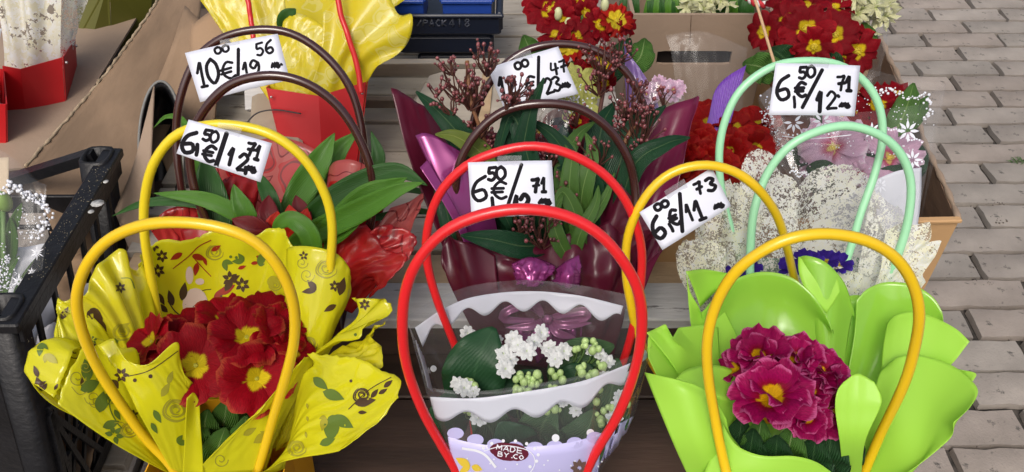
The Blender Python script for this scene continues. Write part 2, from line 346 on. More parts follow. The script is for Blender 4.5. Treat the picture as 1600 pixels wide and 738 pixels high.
def leaf_mat(name, col, col2, rib=(.25, .35, .12), rough=.4, bump=.5, sc=14, stripes=1.0):
    m = bpy.data.materials.new(name); m.use_nodes = True; nt = m.node_tree; N = nt.nodes; L = nt.links; b = N['Principled BSDF']
    tc = N.new('ShaderNodeTexCoord'); sp = N.new('ShaderNodeSeparateXYZ'); L.new(tc.outputs['UV'], sp.inputs[0])
    n = N.new('ShaderNodeTexNoise'); n.inputs['Scale'].default_value = sc; n.inputs['Detail'].default_value = 5; L.new(tc.outputs['Object'], n.inputs[0])
    mx = N.new('ShaderNodeMix'); mx.data_type = 'RGBA'; mx.inputs[6].default_value = (*col, 1); mx.inputs[7].default_value = (*col2, 1); L.new(n.outputs[0], mx.inputs[0])
    d = N.new('ShaderNodeMath'); d.operation = 'SUBTRACT'; d.inputs[1].default_value = .5; L.new(sp.outputs[0], d.inputs[0]); a = N.new('ShaderNodeMath'); a.operation = 'ABSOLUTE'; L.new(d.outputs[0], a.inputs[0])
    l = N.new('ShaderNodeMapRange'); l.inputs[1].default_value = .012; l.inputs[2].default_value = .035; l.inputs[3].default_value = .7*stripes; l.inputs[4].default_value = 0; L.new(a.outputs[0], l.inputs[0])
    m2 = N.new('ShaderNodeMix'); m2.data_type = 'RGBA'; L.new(l.outputs[0], m2.inputs[0]); L.new(mx.outputs[2], m2.inputs[6]); m2.inputs[7].default_value = (*rib, 1)
    L.new(m2.outputs[2], b.inputs['Base Color']); b.inputs['Roughness'].default_value = rough+.06; b.inputs['Specular IOR Level'].default_value = .32
    wv = N.new('ShaderNodeTexWave'); wv.inputs['Scale'].default_value = 6; wv.inputs['Distortion'].default_value = 2.5; wv.inputs['Detail'].default_value = 3
    mp = N.new('ShaderNodeMapping'); mp.inputs['Rotation'].default_value = (0, 0, R(35)); L.new(tc.outputs['UV'], mp.inputs[0]); L.new(mp.outputs[0], wv.inputs[0])
    bp = N.new('ShaderNodeBump'); bp.inputs['Strength'].default_value = bump; bp.inputs['Distance'].default_value = .0015; L.new(wv.outputs[1], bp.inputs['Height']); L.new(bp.outputs[0], b.inputs['Normal'])
    t = N.new('ShaderNodeBsdfTranslucent'); L.new(m2.outputs[2], t.inputs[0]); ml = N.new('ShaderNodeMixShader'); ml.inputs[0].default_value = .15
    L.new(b.outputs[0], ml.inputs[1]); L.new(t.outputs[0], ml.inputs[2]); L.new(ml.outputs[0], N['Material Output'].inputs[0]); return m
# ---------------------------------------------------------------- flowers, leaves, tags, handles
PET = {}
def petal_mesh(key, m, wid=.95, notch=.16, ruf=.06, cup=.25, var=4, seed=0, lobes=3):
    """a few petal meshes of unit length, growing along +Y with +Z as the face of the flower"""
    if key in PET: return PET[key]
    out = []
    for q in range(var):
        rr = random.Random(seed*31+q); nu, nv = 11, 8; V = []; UV = []
        p1, p2, p3 = rr.random()*6, rr.random()*6, rr.random()*6
        for j in range(nv):
            t = j/(nv-1)
            for i in range(nu):
                s_ = i/(nu-1)*2-1
                hw = wid*.5*(.16+.84*math.sin(min(1, t*1.12)*math.pi*.56)**1.1)
                ln = t*(1-notch*math.exp(-(s_/.22)**2)*t**3-.22*abs(s_)**2.4*t)
                ln += ruf*.35*t**4*math.sin(s_*9+p2)
                x = hw*s_; z = cup*(t**1.6)*(1-.3*t) - .16*s_*s_*t*t - .045*max(0, t-.75)*4*(1-.3*s_) + ruf*t*t*math.sin(s_*lobes*2.2+p1)+ruf*.6*t**3*math.sin(s_*9+p3) + .1*s_*s_*t - .10*t**5*rr.uniform(.5, 1.3)
                V.append((x, ln, z)); UV.append((i/(nu-1), t))
        f = [(j*nu+i, j*nu+i+1, (j+1)*nu+i+1, (j+1)*nu+i) for j in range(nv-1) for i in range(nu-1)]
        me = bpy.data.meshes.new('petal'); me.from_pydata(V, [], f); me.materials.append(m); me.shade_smooth()
        l = me.uv_layers.new(name='UVMap'); vi = np.empty(len(me.loops), dtype=np.int32); me.loops.foreach_get('vertex_index', vi)
        l.data.foreach_set('uv', np.asarray(UV, dtype=np.float32)[vi].ravel()); out.append(me)
    PET[key] = out; return out
def child(name, me, parent, M):
    o = bpy.data.objects.new(name, me); COL.objects.link(o); o.parent = parent
    o.matrix_basis = Matrix.Translation(-wloc(parent)) @ M; return o
def frame(n, up=Vector((0, 0, 1)), roll=0):
    z = Vector(n).normalized(); x = Vector(up).cross(z)
    if x.length < 1e-3: x = Vector((1, 0, 0))
    x.normalize(); y = z.cross(x); M = Matrix((x, y, z)).transposed()
    return M @ Matrix.Rotation(roll, 3, 'Z')
def toward(px, py, d, sx=0, sy=0):
    """a direction from the point to the viewer's side, leaning sx to the right and sy up"""
    return ((EYE-P(px, py, d)).normalized() + RT*sx + UP*sy).normalized()
EYE_MESH = {}
def flower(parent, c, n, r, key, em=None, npet=5, layers=1, roll=None, er=.16, name='flower', open_=0.0, jit=.1, eyeh=.08):
    c = Vector(c); roll = random.random()*6 if roll is None else roll; r = r*DS
    Fm = frame(n, roll=roll); pm = PET[key]
    if em is not None:
        if em.name not in EYE_MESH:
            mb = MB(); mb.ball((0, 0, 0), 1, 10, 6, (1, 1, .55))
            for k in range(14):
                a = k*2.4; q = .25+.65*(k/14)**.5; mb.ball((q*math.cos(a), q*math.sin(a), .45*(1-q*q)+.25), .2, 5, 4)
            t = mk('eye', mb.v, mb.f, em); EYE_MESH[em.name] = t.data; bpy.data.objects.remove(t)
        fo = bpy.data.objects.new(name, EYE_MESH[em.name]); COL.objects.link(fo); fo.parent = parent
        fo.matrix_basis = Matrix.Translation(c-wloc(parent)+Vector(n).normalized()*r*eyeh) @ Fm.to_4x4() @ Matrix.Scale(r*er, 4)
        base = fo.matrix_basis.copy()
    else:
        fo = bpy.data.objects.new(name, None); COL.objects.link(fo); fo.parent = parent; fo.matrix_basis = Matrix.Translation(c-wloc(parent)) @ Fm.to_4x4(); base = fo.matrix_basis.copy()
    inv = base.inverted(); T = Matrix.Translation(c-wloc(parent)) @ Fm.to_4x4()
    for l in range(layers):
        rs = r*(1-.24*l)
        for k in range(npet):
            a = 6.283*(k+.5*l+random.uniform(-.12, .12)*(1+jit))/npet
            tilt = R(4)+open_+l*R(20)+(R(5) if k % 2 else -R(3))+random.uniform(-jit, jit)*1.3
            M = T @ Matrix.Translation((0, 0, r*(.03*(k % 2)+.012*k+.07*l))) @ Matrix.Rotation(a, 4, 'Z') @ Matrix.Rotation(tilt, 4, 'X') @ Matrix.Rotation(random.uniform(-.12, .12), 4, 'Y') @ Matrix.Diagonal((rs*random.uniform(.92, 1.1), rs*random.uniform(.94, 1.05), rs, 1))
            p = bpy.data.objects.new('petal', random.choice(pm)); COL.objects.link(p); p.parent = fo; p.matrix_basis = inv @ M
    return fo
def strap(parent, pts, wd, m, name='leaf', face=None, fold=.18, nu=7, nv=22, prof='strap', ruff=0, thick=.0005, twist=0):
    """a leaf along 3-D points, its width across `face` (a normal) and narrowing to the tip"""
    c = cr(pts, nv); V = []; UV = []; wd = wd*DS
    t = np.gradient(c, axis=0)
    ph = random.random()*6
    for j in range(nv):
        tt = Vector(t[j]).normalized(); p = Vector(c[j]); v = j/(nv-1)
        n = Vector(face) if face is not None else (EYE-p)
        if twist: n = Matrix.Rotation(twist*v, 3, tt) @ n
        n = (n-tt*n.dot(tt)).normalized(); s = tt.cross(n).normalized()
        if prof == 'strap': h = wd*.5*(math.sin(math.pi*min(1, .22+v*.78)**1.25)**.85 if v < .999 else .02)*(1 if v > .1 else .8+2*v)
        elif prof == 'oval': h = wd*.5*max(.03, math.sin(math.pi*(v*.97+.015)**.85))**.8
        else: h = wd*.5*max(.03, math.sin(math.pi*(v*.97+.015)**1.3))**.62
        for i in range(nu):
            u = i/(nu-1)*2-1
            V.append(p+s*h*u + n*(fold*h*abs(u)**1.5 + ruff*math.sin(v*22+ph+u*2)*abs(u)**2*h)); UV.append((i/(nu-1), v))
    f = [(j*nu+i, j*nu+i+1, (j+1)*nu+i+1, (j+1)*nu+i) for j in range(nv-1) for i in range(nu-1)]
    return mk(name, V, f, m, parent, True, UV, thick)
def pts3(q): return [P(*a) for a in q]
def handle(parent, q, r, m, name='handle'):
    c = cr(pts3(q), 80); sd_ = random.random()*50
    c = [Vector(p)+Vector(noise.noise_vector((i*.12, sd_, 0)))*.0011 for i, p in enumerate(c)]
    mb = MB(); mb.tube(c, [r*(1+.05*noise.noise((i*.25, sd_, 3))) for i in range(80)], 12); h = mb.build(name, m, parent)
    return h

# handwriting ---------------------------------------------------------------
GL = {
 '0': [[(.5, 0), (.1, .25), (.08, .7), (.45, 1), (.88, .7), (.85, .25), (.5, 0)]],
 'o': [[(.5, .1), (.1, .3), (.15, .8), (.5, .95), (.85, .7), (.8, .25), (.45, .1)]],
 '1': [[(.1, .4), (.5, .0), (.5, .5), (.5, 1)], [(.25, 1), (.8, 1)]],
 'l': [[(.1, .4), (.5, .0), (.5, .5), (.5, 1)]],
 '2': [[(.1, .25), (.45, 0), (.85, .25), (.5, .65), (.1, 1), (.5, .97), (.95, .95)]],
 '3': [[(.1, .1), (.5, 0), (.85, .2), (.45, .45), (.9, .7), (.55, 1), (.1, .9)]],
 '4': [[(.2, 0), (.1, .55), (.5, .58), (.95, .5)], [(.7, .1), (.68, 1)]],
 '5': [[(.2, .05), (.15, .45), (.6, .42), (.85, .7), (.5, 1), (.1, .93)], [(.2, .05), (.9, .0)]],
 '6': [[(.8, 0), (.3, .25), (.1, .7), (.4, 1), (.85, .85), (.7, .55), (.15, .65)]],
 '7': [[(.1, .08), (.5, .06), (.85, .0), (.6, .5), (.5, 1)], [(.25, .55), (.9, .48)]],
 '9': [[(.8, .2), (.4, .0), (.1, .3), (.4, .52), (.8, .2), (.8, .6), (.5, 1)]],
 '€': [[(.9, .1), (.5, 0), (.15, .35), (.2, .75), (.6, 1), (.95, .88)], [(0, .42), (.75, .38)], [(0, .65), (.7, .6)]],
 '/': [[(.95, 0), (.5, .5), (.05, 1)]], '|': [[(.6, 0), (.5, .5), (.4, 1)]],
 ',': [[(.5, 0), (.55, .6), (.45, 1)]], '.': [[(.4, .4), (.6, .6)]],
 'v': [[(.0, .75), (.2, .3), (.35, .9), (.3, .4), (.55, .35), (.5, .9), (.6, .4), (.8, .35), (.7, .65), (.95, .6), (.75, .95), (.55, .8)], [(.2, .7), (.5, .55), (.8, .7)]],
}
INK = mat('marker_ink', (.006, .005, .008), .7, spec=.15)
TAGP = mat('tag_card', (.69, .71, .80), .42, var=.035, vscale=25, bump=.15, bscale=18)
TAPE = film('clear_tape', (.95, .95, .96), .16, .10, .12)
def price_tag(label, corners, words, group, d=None, bend=.0028, lw=.0024):
    """corners: TL TR BR BL as (px,py,d). words: (text glyph, x, y, w, h, rot) in photo pixels on the card's plane"""
    tl, tr, br, bl = pts3(corners); c = (tl+tr+br+bl)/4
    t = thing('price_tag', label, 'price tag', c, group)
    nn = (tr-tl).cross(bl-tl).normalized()
    if nn.dot(EYE-c) < 0: nn = -nn
    nu, nv = 16, 10; V = []
    for j in range(nv):
        for i in range(nu):
            u, v = i/(nu-1), j/(nv-1); V.append((tl*(1-u)+tr*u)*(1-v)+(bl*(1-u)+br*u)*v + nn*bend*math.sin(math.pi*u)*(1+.6*math.sin(3*v)))
    sh = Sheet.__new__(Sheet); sh.v = V; sh.f = [(j*nu+i, j*nu+i+1, (j+1)*nu+i+1, (j+1)*nu+i) for j in range(nv-1) for i in range(nu-1)]; sh._b = None; sh.plane = (c, nn)
    mk('card', V, sh.f, TAGP, t, True, None, .0007)
    pr = Prints(sh); sc = F/corners[0][2]*lw*1.32
    for g, x, y, ww, hh, rot in words:
        cs, sn = math.cos(R(rot)), math.sin(R(rot))
        for st in GL[g]:
            q = [(x+(a*ww)*cs-(b*hh)*sn, y+(a*ww)*sn+(b*hh)*cs) for a, b in st]
            rr = sc*(.85+.3*random.random())*(1 if hh > 27 else .8)
            pr.stroke(q, rr, 22)
            for e in (q[0], q[-1]): pr.disc(e[0], e[1], rr*.5)
    pr.build('lettering', INK, t)['kind'] = 'stuff'
    m_ = (tl+tr)/2+(bl-tl)*.02; e_ = (tr-tl).normalized(); u_ = (tl-bl).normalized()
    Sheet([[m_-e_*.011-u_*.010+nn*.0016, m_+e_*.011-u_*.010+nn*.0016], [m_-e_*.0115+nn*.0042, m_+e_*.011+nn*.0042], [m_-e_*.011+u_*.006+nn*.0055, m_+e_*.0115+u_*.006+nn*.0055]], 10, 10, px=False, wrinkle=.0004, seed=len(label)).build('tape', TAPE, t, 0)
    return t, sh
def skimmia(parent, c, r, n, bm, sm, up=Vector((0, .2, 1)), seed=0, br=.0022):
    """a branching head of small buds"""
    rr = random.Random(seed); mb = MB(); st = MB(); up = Vector(up).normalized(); base = Vector(c)-up*r*1.1
    for k in range(n):
        a = rr.random()*6.283; h = rr.uniform(-.7, 1); q = math.sqrt(max(0, 1-h*h))*rr.uniform(.55, 1)
        p = Vector(c)+Vector((q*math.cos(a)*r*1.15, q*math.sin(a)*r*.9, 0))+up*h*r*.85
        mid = base.lerp(p, .55)+Vector((rr.uniform(-1, 1), rr.uniform(-1, 1), rr.uniform(-1, 1)))*r*.22
        mb.ball(p, br*rr.uniform(.75, 1.2), 7, 5, (1, 1, 1.15)); st.tube([base+(mid-base)*.2, mid, p], [.0012, .0010, .0008], 4, False)
        if k % 3 == 0:
            for e in range(2):
                p2 = p+Vector((rr.uniform(-1, 1), rr.uniform(-1, 1), rr.uniform(-.3, 1)))*br*2.6; mb.ball(p2, br*rr.uniform(.6, 1), 6, 5); st.tube([mid.lerp(p, .6), p2], .0006, 4, False)
    h = st.build('flower_head', sm, parent)
    b = mb.build('bud', bm, h); b['kind'] = 'stuff'
    return h
# ================================================================ SETTING
mortar = mat('joint_sand', (.055, .048, .042), .95, var=.5, vscale=40, bump=.8, bscale=90)
bm_ = [mat('paver_%s' % k, c, .8, var=.16, vscale=9, bump=.9, bscale=170, dirt=((.09, .08, .07), 26, .62)) for k, c in
       (('grey', (.290, .255, .222)), ('rose', (.300, .256, .220)), ('sand', (.280, .250, .218)), ('pale', (.322, .284, .248)))]
g = mk('pavement', [(-60, -3, 0), (60, -3, 0), (60, 90, 0), (-60, 90, 0)], [(0, 1, 2, 3)], mortar); tag(g, 'grey brown brick pavement laid in staggered rows', kind='structure')
pav_tex = MB()
def brick_mesh(k, L, W):
    rr = random.Random(k); hh = .022; b = .0035; nx, ny = 9, 4; V = []; f = []
    for j in range(ny):
        for i in range(nx):
            x = (i/(nx-1)-.5)*L; y = (j/(ny-1)-.5)*W
            edge = i in (0, nx-1) or j in (0, ny-1)
            V.append((x+rr.uniform(-1, 1)*(.0022 if edge else 0), y+rr.uniform(-1, 1)*(.0018 if edge else 0), hh-(rr.uniform(.001, .005) if edge else rr.uniform(0, .0012))))
    f = [(j*nx+i, j*nx+i+1, (j+1)*nx+i+1, (j+1)*nx+i) for j in range(ny-1) for i in range(nx-1)]
    bd = [i for i in range(nx)]+[j*nx+nx-1 for j in range(1, ny)]+[(ny-1)*nx+i for i in range(nx-2, -1, -1)]+[j*nx for j in range(ny-2, 0, -1)]
    n0 = len(V); V += [(V[i][0]*1.008, V[i][1]*1.015, 0.002) for i in bd]
    f += [(bd[(a+1) % len(bd)], bd[a], n0+a, n0+(a+1) % len(bd)) for a in range(len(bd))]
    me = bpy.data.meshes.new('brick'); me.from_pydata(V, [], f); me.materials.append(bm_[k % 4]); me.shade_smooth(); me.set_sharp_from_angle(angle=R(40)); return me
ROW, BL = .0983, .283
bms = [brick_mesh(k, BL-.018, ROW-.0115) for k in range(12)]
y0 = PZ(1500, 697, .02).y
rr = random.Random(3)
for n in range(-3, 26):
    y = y0+ROW*(n-.5)
    # joint phase read off the photograph, half a brick shifted on each row and drifting
    ph = PZ(1489, 715, .02).x - (n)*.0925
    for k in range(-1, 12):
        x = ((ph-.25) % BL)+.25-BL+k*BL+BL/2
        if x < .28 or x > 1.1+.62*max(0, y-.6)+.45: continue
        o = bpy.data.objects.new('brick', rr.choice(bms)); COL.objects.link(o); o.parent = g
        o.location = (x+rr.uniform(-.003, .003), y+rr.uniform(-.0012, .0012), rr.uniform(-.003, .0015)); o.rotation_euler = (rr.uniform(-.006, .006), rr.uniform(-.004, .004), rr.uniform(-.003, .003)+(math.pi if rr.random() < .5 else 0))
# the rest of the pavement, out of the picture, is one relief of the same bricks
mb = MB()
for n in range(-12, 46):
    y = y0+ROW*(n-.5); ph = PZ(1489, 715, .02).x - n*.0925
    for k in range(-16, 20):
        x = ((ph-.25) % BL)+.25-BL+k*BL+BL/2
        if not (x < .28 or x > 1.1+.62*max(0, y-.6)+.45) and -3 <= n < 26: continue
        mb.box((x, y, .008), (BL-.018, ROW-.0115, .027))
o = mb.build('brick_field', bm_[0], g, smooth=False); o['kind'] = 'stuff'
# weeds / debris between the bricks
wm = mat('weed_green', (.06, .12, .03), .6)
gm = mat('grit', (.12, .10, .085), .9)
mb = MB()
for q in range(14):
    c = PZ(1590+rr.uniform(-9, 12), 252+rr.uniform(-3, 4), .022); a = rr.random()*6.28
    mb.tube([c, c+Vector((math.cos(a)*.008, math.sin(a)*.008, .006)), c+Vector((math.cos(a)*.018, math.sin(a)*.015, .004))], [.0018, .0016, .0005], 4)
o = mb.build('weed', wm); tag(o, 'tiny green weed growing in a joint of the brick pavement', 'weed')
mb = MB()
for q in range(420):
    n = rr.randint(-3, 22); y = y0+ROW*n+rr.uniform(-.006, .006); x = rr.uniform(.4, 1.6); mb.ball((x, y, rr.uniform(.004, .014)), rr.uniform(.001, .0032), 5, 3)
for px, py, r_ in ((1565, 347, .008), (1556, 340, .005), (1560, 318, .006), (1526, 415, .005), (1530, 438, .006), (1545, 443, .004), (1577, 388, .003), (1503, 654, .002)):
    for e in range(7):
        c = PZ(px+rr.uniform(-9, 9), py+rr.uniform(-3, 3), .021); mb.ball(c, r_*rr.uniform(.15, .4), 5, 3)
o = mb.build('grit', gm); tag(o, 'dark grit and soil lying in the joints of the brick pavement', kind='stuff')

# ---------------- stall: trestle table the whole display stands on
card_d = mat('brown_board', (.058, .034, .024), .55, var=.35, vscale=7, bump=.25, bscale=60, stretch=(.5, 4, 4), dirt=((.075, .05, .035), 18, .64))
cardb = mat('cardboard', (.34, .22, .13), .75, var=.07, vscale=6, bump=.25, bscale=200, stretch=(1, 1, 1))
cardb_o = mat('cardboard_orange', (.50, .30, .14), .72, var=.06, vscale=7, bump=.2, bscale=160)
cardb_g = mat('cardboard_grey', (.31, .225, .16), .78, var=.09, vscale=5, bump=.3, bscale=120)
cardb_s = mat('cardboard_weathered_shaded', (.255, .17, .105), .8, var=.22, vscale=14, bump=.8, bscale=22, stretch=(1, .25, 1.6), bdist=.006)  # base darkened to put in the shade; mottle and bumps are weathering
wood_w = mat('whitewashed_wood', (.52, .51, .50), .7, var=.1, vscale=22, bump=.5, bscale=60, stretch=(.5, 4, 4), dirt=((.10, .09, .085), 20, .63))
wood_o = mat('old_crate_wood', (.36, .32, .265), .8, var=.16, vscale=14, bump=.6, bscale=50, stretch=(.7, 3, 3), dirt=((.17, .14, .11), 24, .60))
wood_t = mat('tan_crate_wood', (.42, .30, .18), .75, var=.2, vscale=10, bump=.4, bscale=50, stretch=(1, 5, 5))
t = thing('stall_table', 'low stall table with dark brown boards under the front gift bags', 'table', (0, .75, 0))
for k, (ya, yb) in enumerate(((.28, .395), (.398, .512), (.515, .63), (.633, .78), (.783, 1.2), (1.203, 1.7))):
    w_t = .84 if ya < .60 else .99 if ya < .78 else .66; xs_ = .02 if ya < .60 else -.055 if ya < .78 else -.22; mb = MB(); mb.box((xs_, (ya+yb)/2, .605), (w_t, yb-ya, .03), bev=.002); mb.build('table_board', card_d, t, False)
for sx in (-.36, .40):
    for sy in (.32, .70 if sx > 0 else 1.6):
        mb = MB(); mb.box((sx, sy, .296), (.05, .05, .59)); mb.build('leg', wood_o, t, False)
mb = MB(); mb.box((.02, .30, .56), (.80, .025, .06)); mb.build('apron', wood_o, t, False)
t = thing('corrugated_piece', 'small grey corrugated cardboard offcut beside the yellow gift bag', 'cardboard', PZ(400, 720, .622))
V = []; f = []
for i in range(41):
    for j in (0, 1): V.append((-.395+i*.0035, .40+j*.16, .6265+.0028*math.cos(i*math.pi/2+.4)))
f = [(i*2, i*2+2, i*2+3, i*2+1) for i in range(40)]
mk('fluted_sheet', V, f, mat('grey_corrugated', (.33, .30, .28), .7), t, True, None, .0006)
# ledge: pale board lying in front of the second row on two battens
ya, yb = PZ(640, 500, .70).y, PZ(640, 441, .70).y
t = thing('pale_board', 'chipped grey white painted board lying across the stall behind the front row', 'board', (0, ya, .62))
mb = MB(); mb.box((-.08, (ya+yb)/2, .6905), (1.02, yb-ya, .019), bev=.002); mb.build('plank', wood_w, t, False)
mb = MB(); mb.box((-.08, ya+.02, .651), (1.02, .03, .058)); mb.build('batten', card_d, t, False)
# crate planks under second and third rows
t = thing('wooden_crate', 'old upturned wooden crate with tan and whitewashed slats under the second row', 'crate', (-.1, 1.1, .62))
yy = yb+.004; k = 0
while yy < 1.62:
    wd = (.062, .075, .07, .09, .08, .085)[k % 6]; mb = MB(); mb.box((-.20 if yy > .78 else -.09, yy+wd/2, .684+.002*(k % 2)), (.72 if yy > .78 else .92, wd-.004, .014), Matrix.Rotation(R((-.6, .4, -.3)[k % 3]), 3, 'Z'), bev=.0015)
    mb.build('slat', (wood_t if k == 0 else wood_o), t, False); yy += wd+.003; k += 1
for x in (-.50, -.16, .13):
    mb = MB(); mb.box((x, 1.20, .6475), (.03, .80, .054)); mb.build('bearer', wood_o, t, False)
# crate standing behind: horizontal rail with dark gap, chamfered end board, corner post
t = thing('slatted_crate', 'weathered whitish slatted crate standing behind the bags below the plant tray', 'crate', P(640, 200, 1.42))
def bar(parent, name, a, b, w_, th, m, up=(0, 0, 1)):
    mb = MB(); mb.plank(P(*a), P(*b), w_, th, up, .001); return mb.build(name, m, parent, False)
bar(t, 'slat', (565, 106, 1.36), (790, 104, 1.36), .012, .030, wood_o, (0, -.3, 1))
bar(t, 'slat', (565, 160, 1.40), (790, 160, 1.40), .010, .022, mat('dark_brown_wood', (.22, .18, .14), .85, var=.2, vscale=20), (0, -.3, 1))  # lower slat in a darker brown wood
V = [P(*q) for q in ((648, 158, 1.335), (672, 122, 1.345), (705, 112, 1.35), (800, 112, 1.35), (800, 240, 1.27), (640, 236, 1.27), (634, 190, 1.30))]
mk('gusset', V, [tuple(range(7))], wood_o, t, False, None, .012)
bar(t, 'post', (762, 118, 1.34), (752, 225, 1.28), .018, .018, wood_t, (0, -1, 0))
bar(t, 'post', (384, 5, 1.45), (400, 120, 1.36), .03, .02, wood_w, (0, -1, 0))
bar(t, 'slat', (385, 150, 1.30), (470, 146, 1.30), .05, .02, wood_w, (0, -.7, .7))
V = [P(*q) for q in ((395, 155, 1.28), (405, 150, 1.28), (445, 150, 1.28), (470, 200, 1.24), (480, 262, 1.18), (400, 262, 1.18), (392, 200, 1.24))]
mk('gusset', V, [tuple(range(7))], mat('gusset_ply', (.36, .29, .21), .8, var=.1, vscale=20), t, False, None, .01)
mb = MB(); mb.tube(cr([P(380, 200, 1.19), P(400, 178, 1.2), P(430, 172, 1.2), P(470, 178, 1.19)], 20), .0012, 5); mb.build('wire', mat('dark_wire', (.05, .04, .04), .5), t)

# ---------------- big cardboard box at the right
def wall(parent, name, q, m, thick=.006, inner=None, flute=True):
    V = [Vector(a) for a in q]; return mk(name, V, [tuple(range(len(V)))], m, parent, False, None, thick)
ztop = .77; c0 = PZ(1497, 343, ztop); c1 = PZ(1375, 60, ztop)
lx = PZ(1005, 352, ztop); base = Vector((c0.x, c0.y, .58))
ax = Vector((lx.x-c0.x, 0, 0)); ay = Vector((c1.x-c0.x, c1.y-c0.y, 0)); dz = Vector((0, 0, ztop-.583))
t = thing('cardboard_box', 'large open orange brown cardboard box holding the potted primroses at right', 'box', base)
# front wall with a hand hole
n_ = 12; hc = PY(1040, 430, c0.y); fy = c0.y
def front_wall(parent, x0, x1, y, z0, z1, hx, hz, hw, hh, m, th=.006, slope=0):
    """wall in the XZ plane with a rounded hand hole"""
    ring = []; 
    for k in range(24):
        a = 6.283*k/24; ca, sa = math.cos(a), math.sin(a); ring.append((hx+math.copysign(min(abs(ca)*1.6, 1), ca)*hw - math.copysign(0 if abs(ca)*1.6 < 1 else 0, ca), hz+math.copysign(min(1, abs(sa)*1.25), sa)*hh))
    outr = []
    for k in range(24):
        a = 6.283*k/24; ca, sa = math.cos(a), math.sin(a); s_ = min((abs((x1-hx) if ca > 0 else (hx-x0))/max(abs(ca), 1e-6)), (abs((z1-hz) if sa > 0 else (hz-z0))/max(abs(sa), 1e-6)))
        outr.append((hx+ca*s_, hz+sa*s_))
    # force the corners in
    for cx, cz in ((x0, z0), (x1, z0), (x0, z1), (x1, z1)):
        j = min(range(24), key=lambda i: (outr[i][0]-cx)**2+(outr[i][1]-cz)**2); outr[j] = (cx, cz)
    V = [(x, y+slope*(z-z0), z) for x, z in ring+outr]; f = [(k, (k+1) % 24, 24+(k+1) % 24, 24+k) for k in range(24)]
    return mk('front_panel', V, f, m, parent, False, None, th)
front_wall(t, lx.x, c0.x, fy, .583, ztop, hc.x+.006, hc.z, .030, .016, cardb_o)
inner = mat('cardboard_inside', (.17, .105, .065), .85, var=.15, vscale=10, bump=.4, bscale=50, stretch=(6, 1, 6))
e1 = Vector((0, .0035, 0))
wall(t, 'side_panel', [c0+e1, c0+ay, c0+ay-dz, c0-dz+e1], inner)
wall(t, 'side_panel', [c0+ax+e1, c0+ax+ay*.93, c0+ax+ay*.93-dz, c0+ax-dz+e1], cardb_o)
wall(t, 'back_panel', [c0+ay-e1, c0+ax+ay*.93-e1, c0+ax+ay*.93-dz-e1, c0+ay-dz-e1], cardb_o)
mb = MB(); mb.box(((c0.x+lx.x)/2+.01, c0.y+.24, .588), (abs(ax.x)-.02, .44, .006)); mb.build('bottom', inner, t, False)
bs = thing('low_stand', 'low wooden stand hidden under the orange brown cardboard box', 'stand', (c0.x-.2, c0.y+.2, 0))
for k in range(4):
    mb = MB(); mb.box(((c0.x+lx.x)/2, c0.y+.08+k*.12, .565), (abs(ax.x)-.06, .10, .02)); mb.build('board', wood_o, bs, False)
for sx in (c0.x-.05, lx.x+.05):
    for sy in (.06, .46):
        mb = MB(); mb.box((sx, c0.y+sy, .277), (.04, .04, .553)); mb.build('leg', wood_o, bs, False)
# folded thickness along the top of front and side wall: fluted edge
mb = MB(); mb.plank(c0+Vector((.002, -.003, .002)), lx+Vector((0, -.003, .002)), .010, .006, (0, 0, 1), .0015); mb.build('folded_edge', cardb_o, t, False)
mb = MB(); q = cr([c0+ay*k/14+Vector((random.uniform(-.002, .002)+.001, 0, .002+random.uniform(-.0015, .0015))) for k in range(15)], 60)
mb.tube(q, [.004+.0012*math.sin(i*1.3) for i in range(60)], 6); mb.build('torn_edge', cardb_g, t)

# ---------------- cardboard box at the back with hand hole and hyacinths in it
by = PY(1090, 50, 1.16); t = thing('cardboard_box', 'brown cardboard box with a long dark hand hole, holding white hyacinths at the back', 'box', (by.x, 1.16, .70))
xl, xr = PY(985, 60, 1.16).x, PY(1200, 60, 1.16).x; zt = PY(1090, 22, 1.16).z; zb = .702
hh = PY(1080, 89, 1.16); hw = (PY(1143, 89, 1.16).x-PY(1027, 89, 1.16).x)/2
front_wall(t, xl, xr, 1.16, zb, zt, hh.x+.004, hh.z, hw, .0125, cardb_g)
wall(t, 'side_panel', [(xl, 1.164, zt), (xl, 1.5, zt), (xl, 1.5, zb), (xl, 1.164, zb)], cardb_g)
wall(t, 'side_panel', [(xr, 1.164, zt), (xr, 1.5, zt), (xr, 1.5, zb), (xr, 1.164, zb)], cardb_g)
wall(t, 'back_panel', [(xl, 1.504, zt), (xr, 1.504, zt), (xr, 1.504, zb), (xl, 1.504, zb)], cardb_g)
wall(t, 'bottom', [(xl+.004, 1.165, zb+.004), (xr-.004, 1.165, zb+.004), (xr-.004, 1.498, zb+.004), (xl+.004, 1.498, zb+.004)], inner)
wall(t, 'hole_shade', [(xl+.01, 1.18, zt-.01), (xr-.01, 1.18, zt-.01), (xr-.01, 1.19, zb+.01), (xl+.01, 1.19, zb+.01)], mat('shade_black', (.035, .025, .02), .9), .003)  # added near-black sheet stands in for the shade behind the hand hole
bar(t, 'crease', (1080, 24, 1.2415), (1078, 70, 1.27), .001, .001, inner, (0, -1, 0))

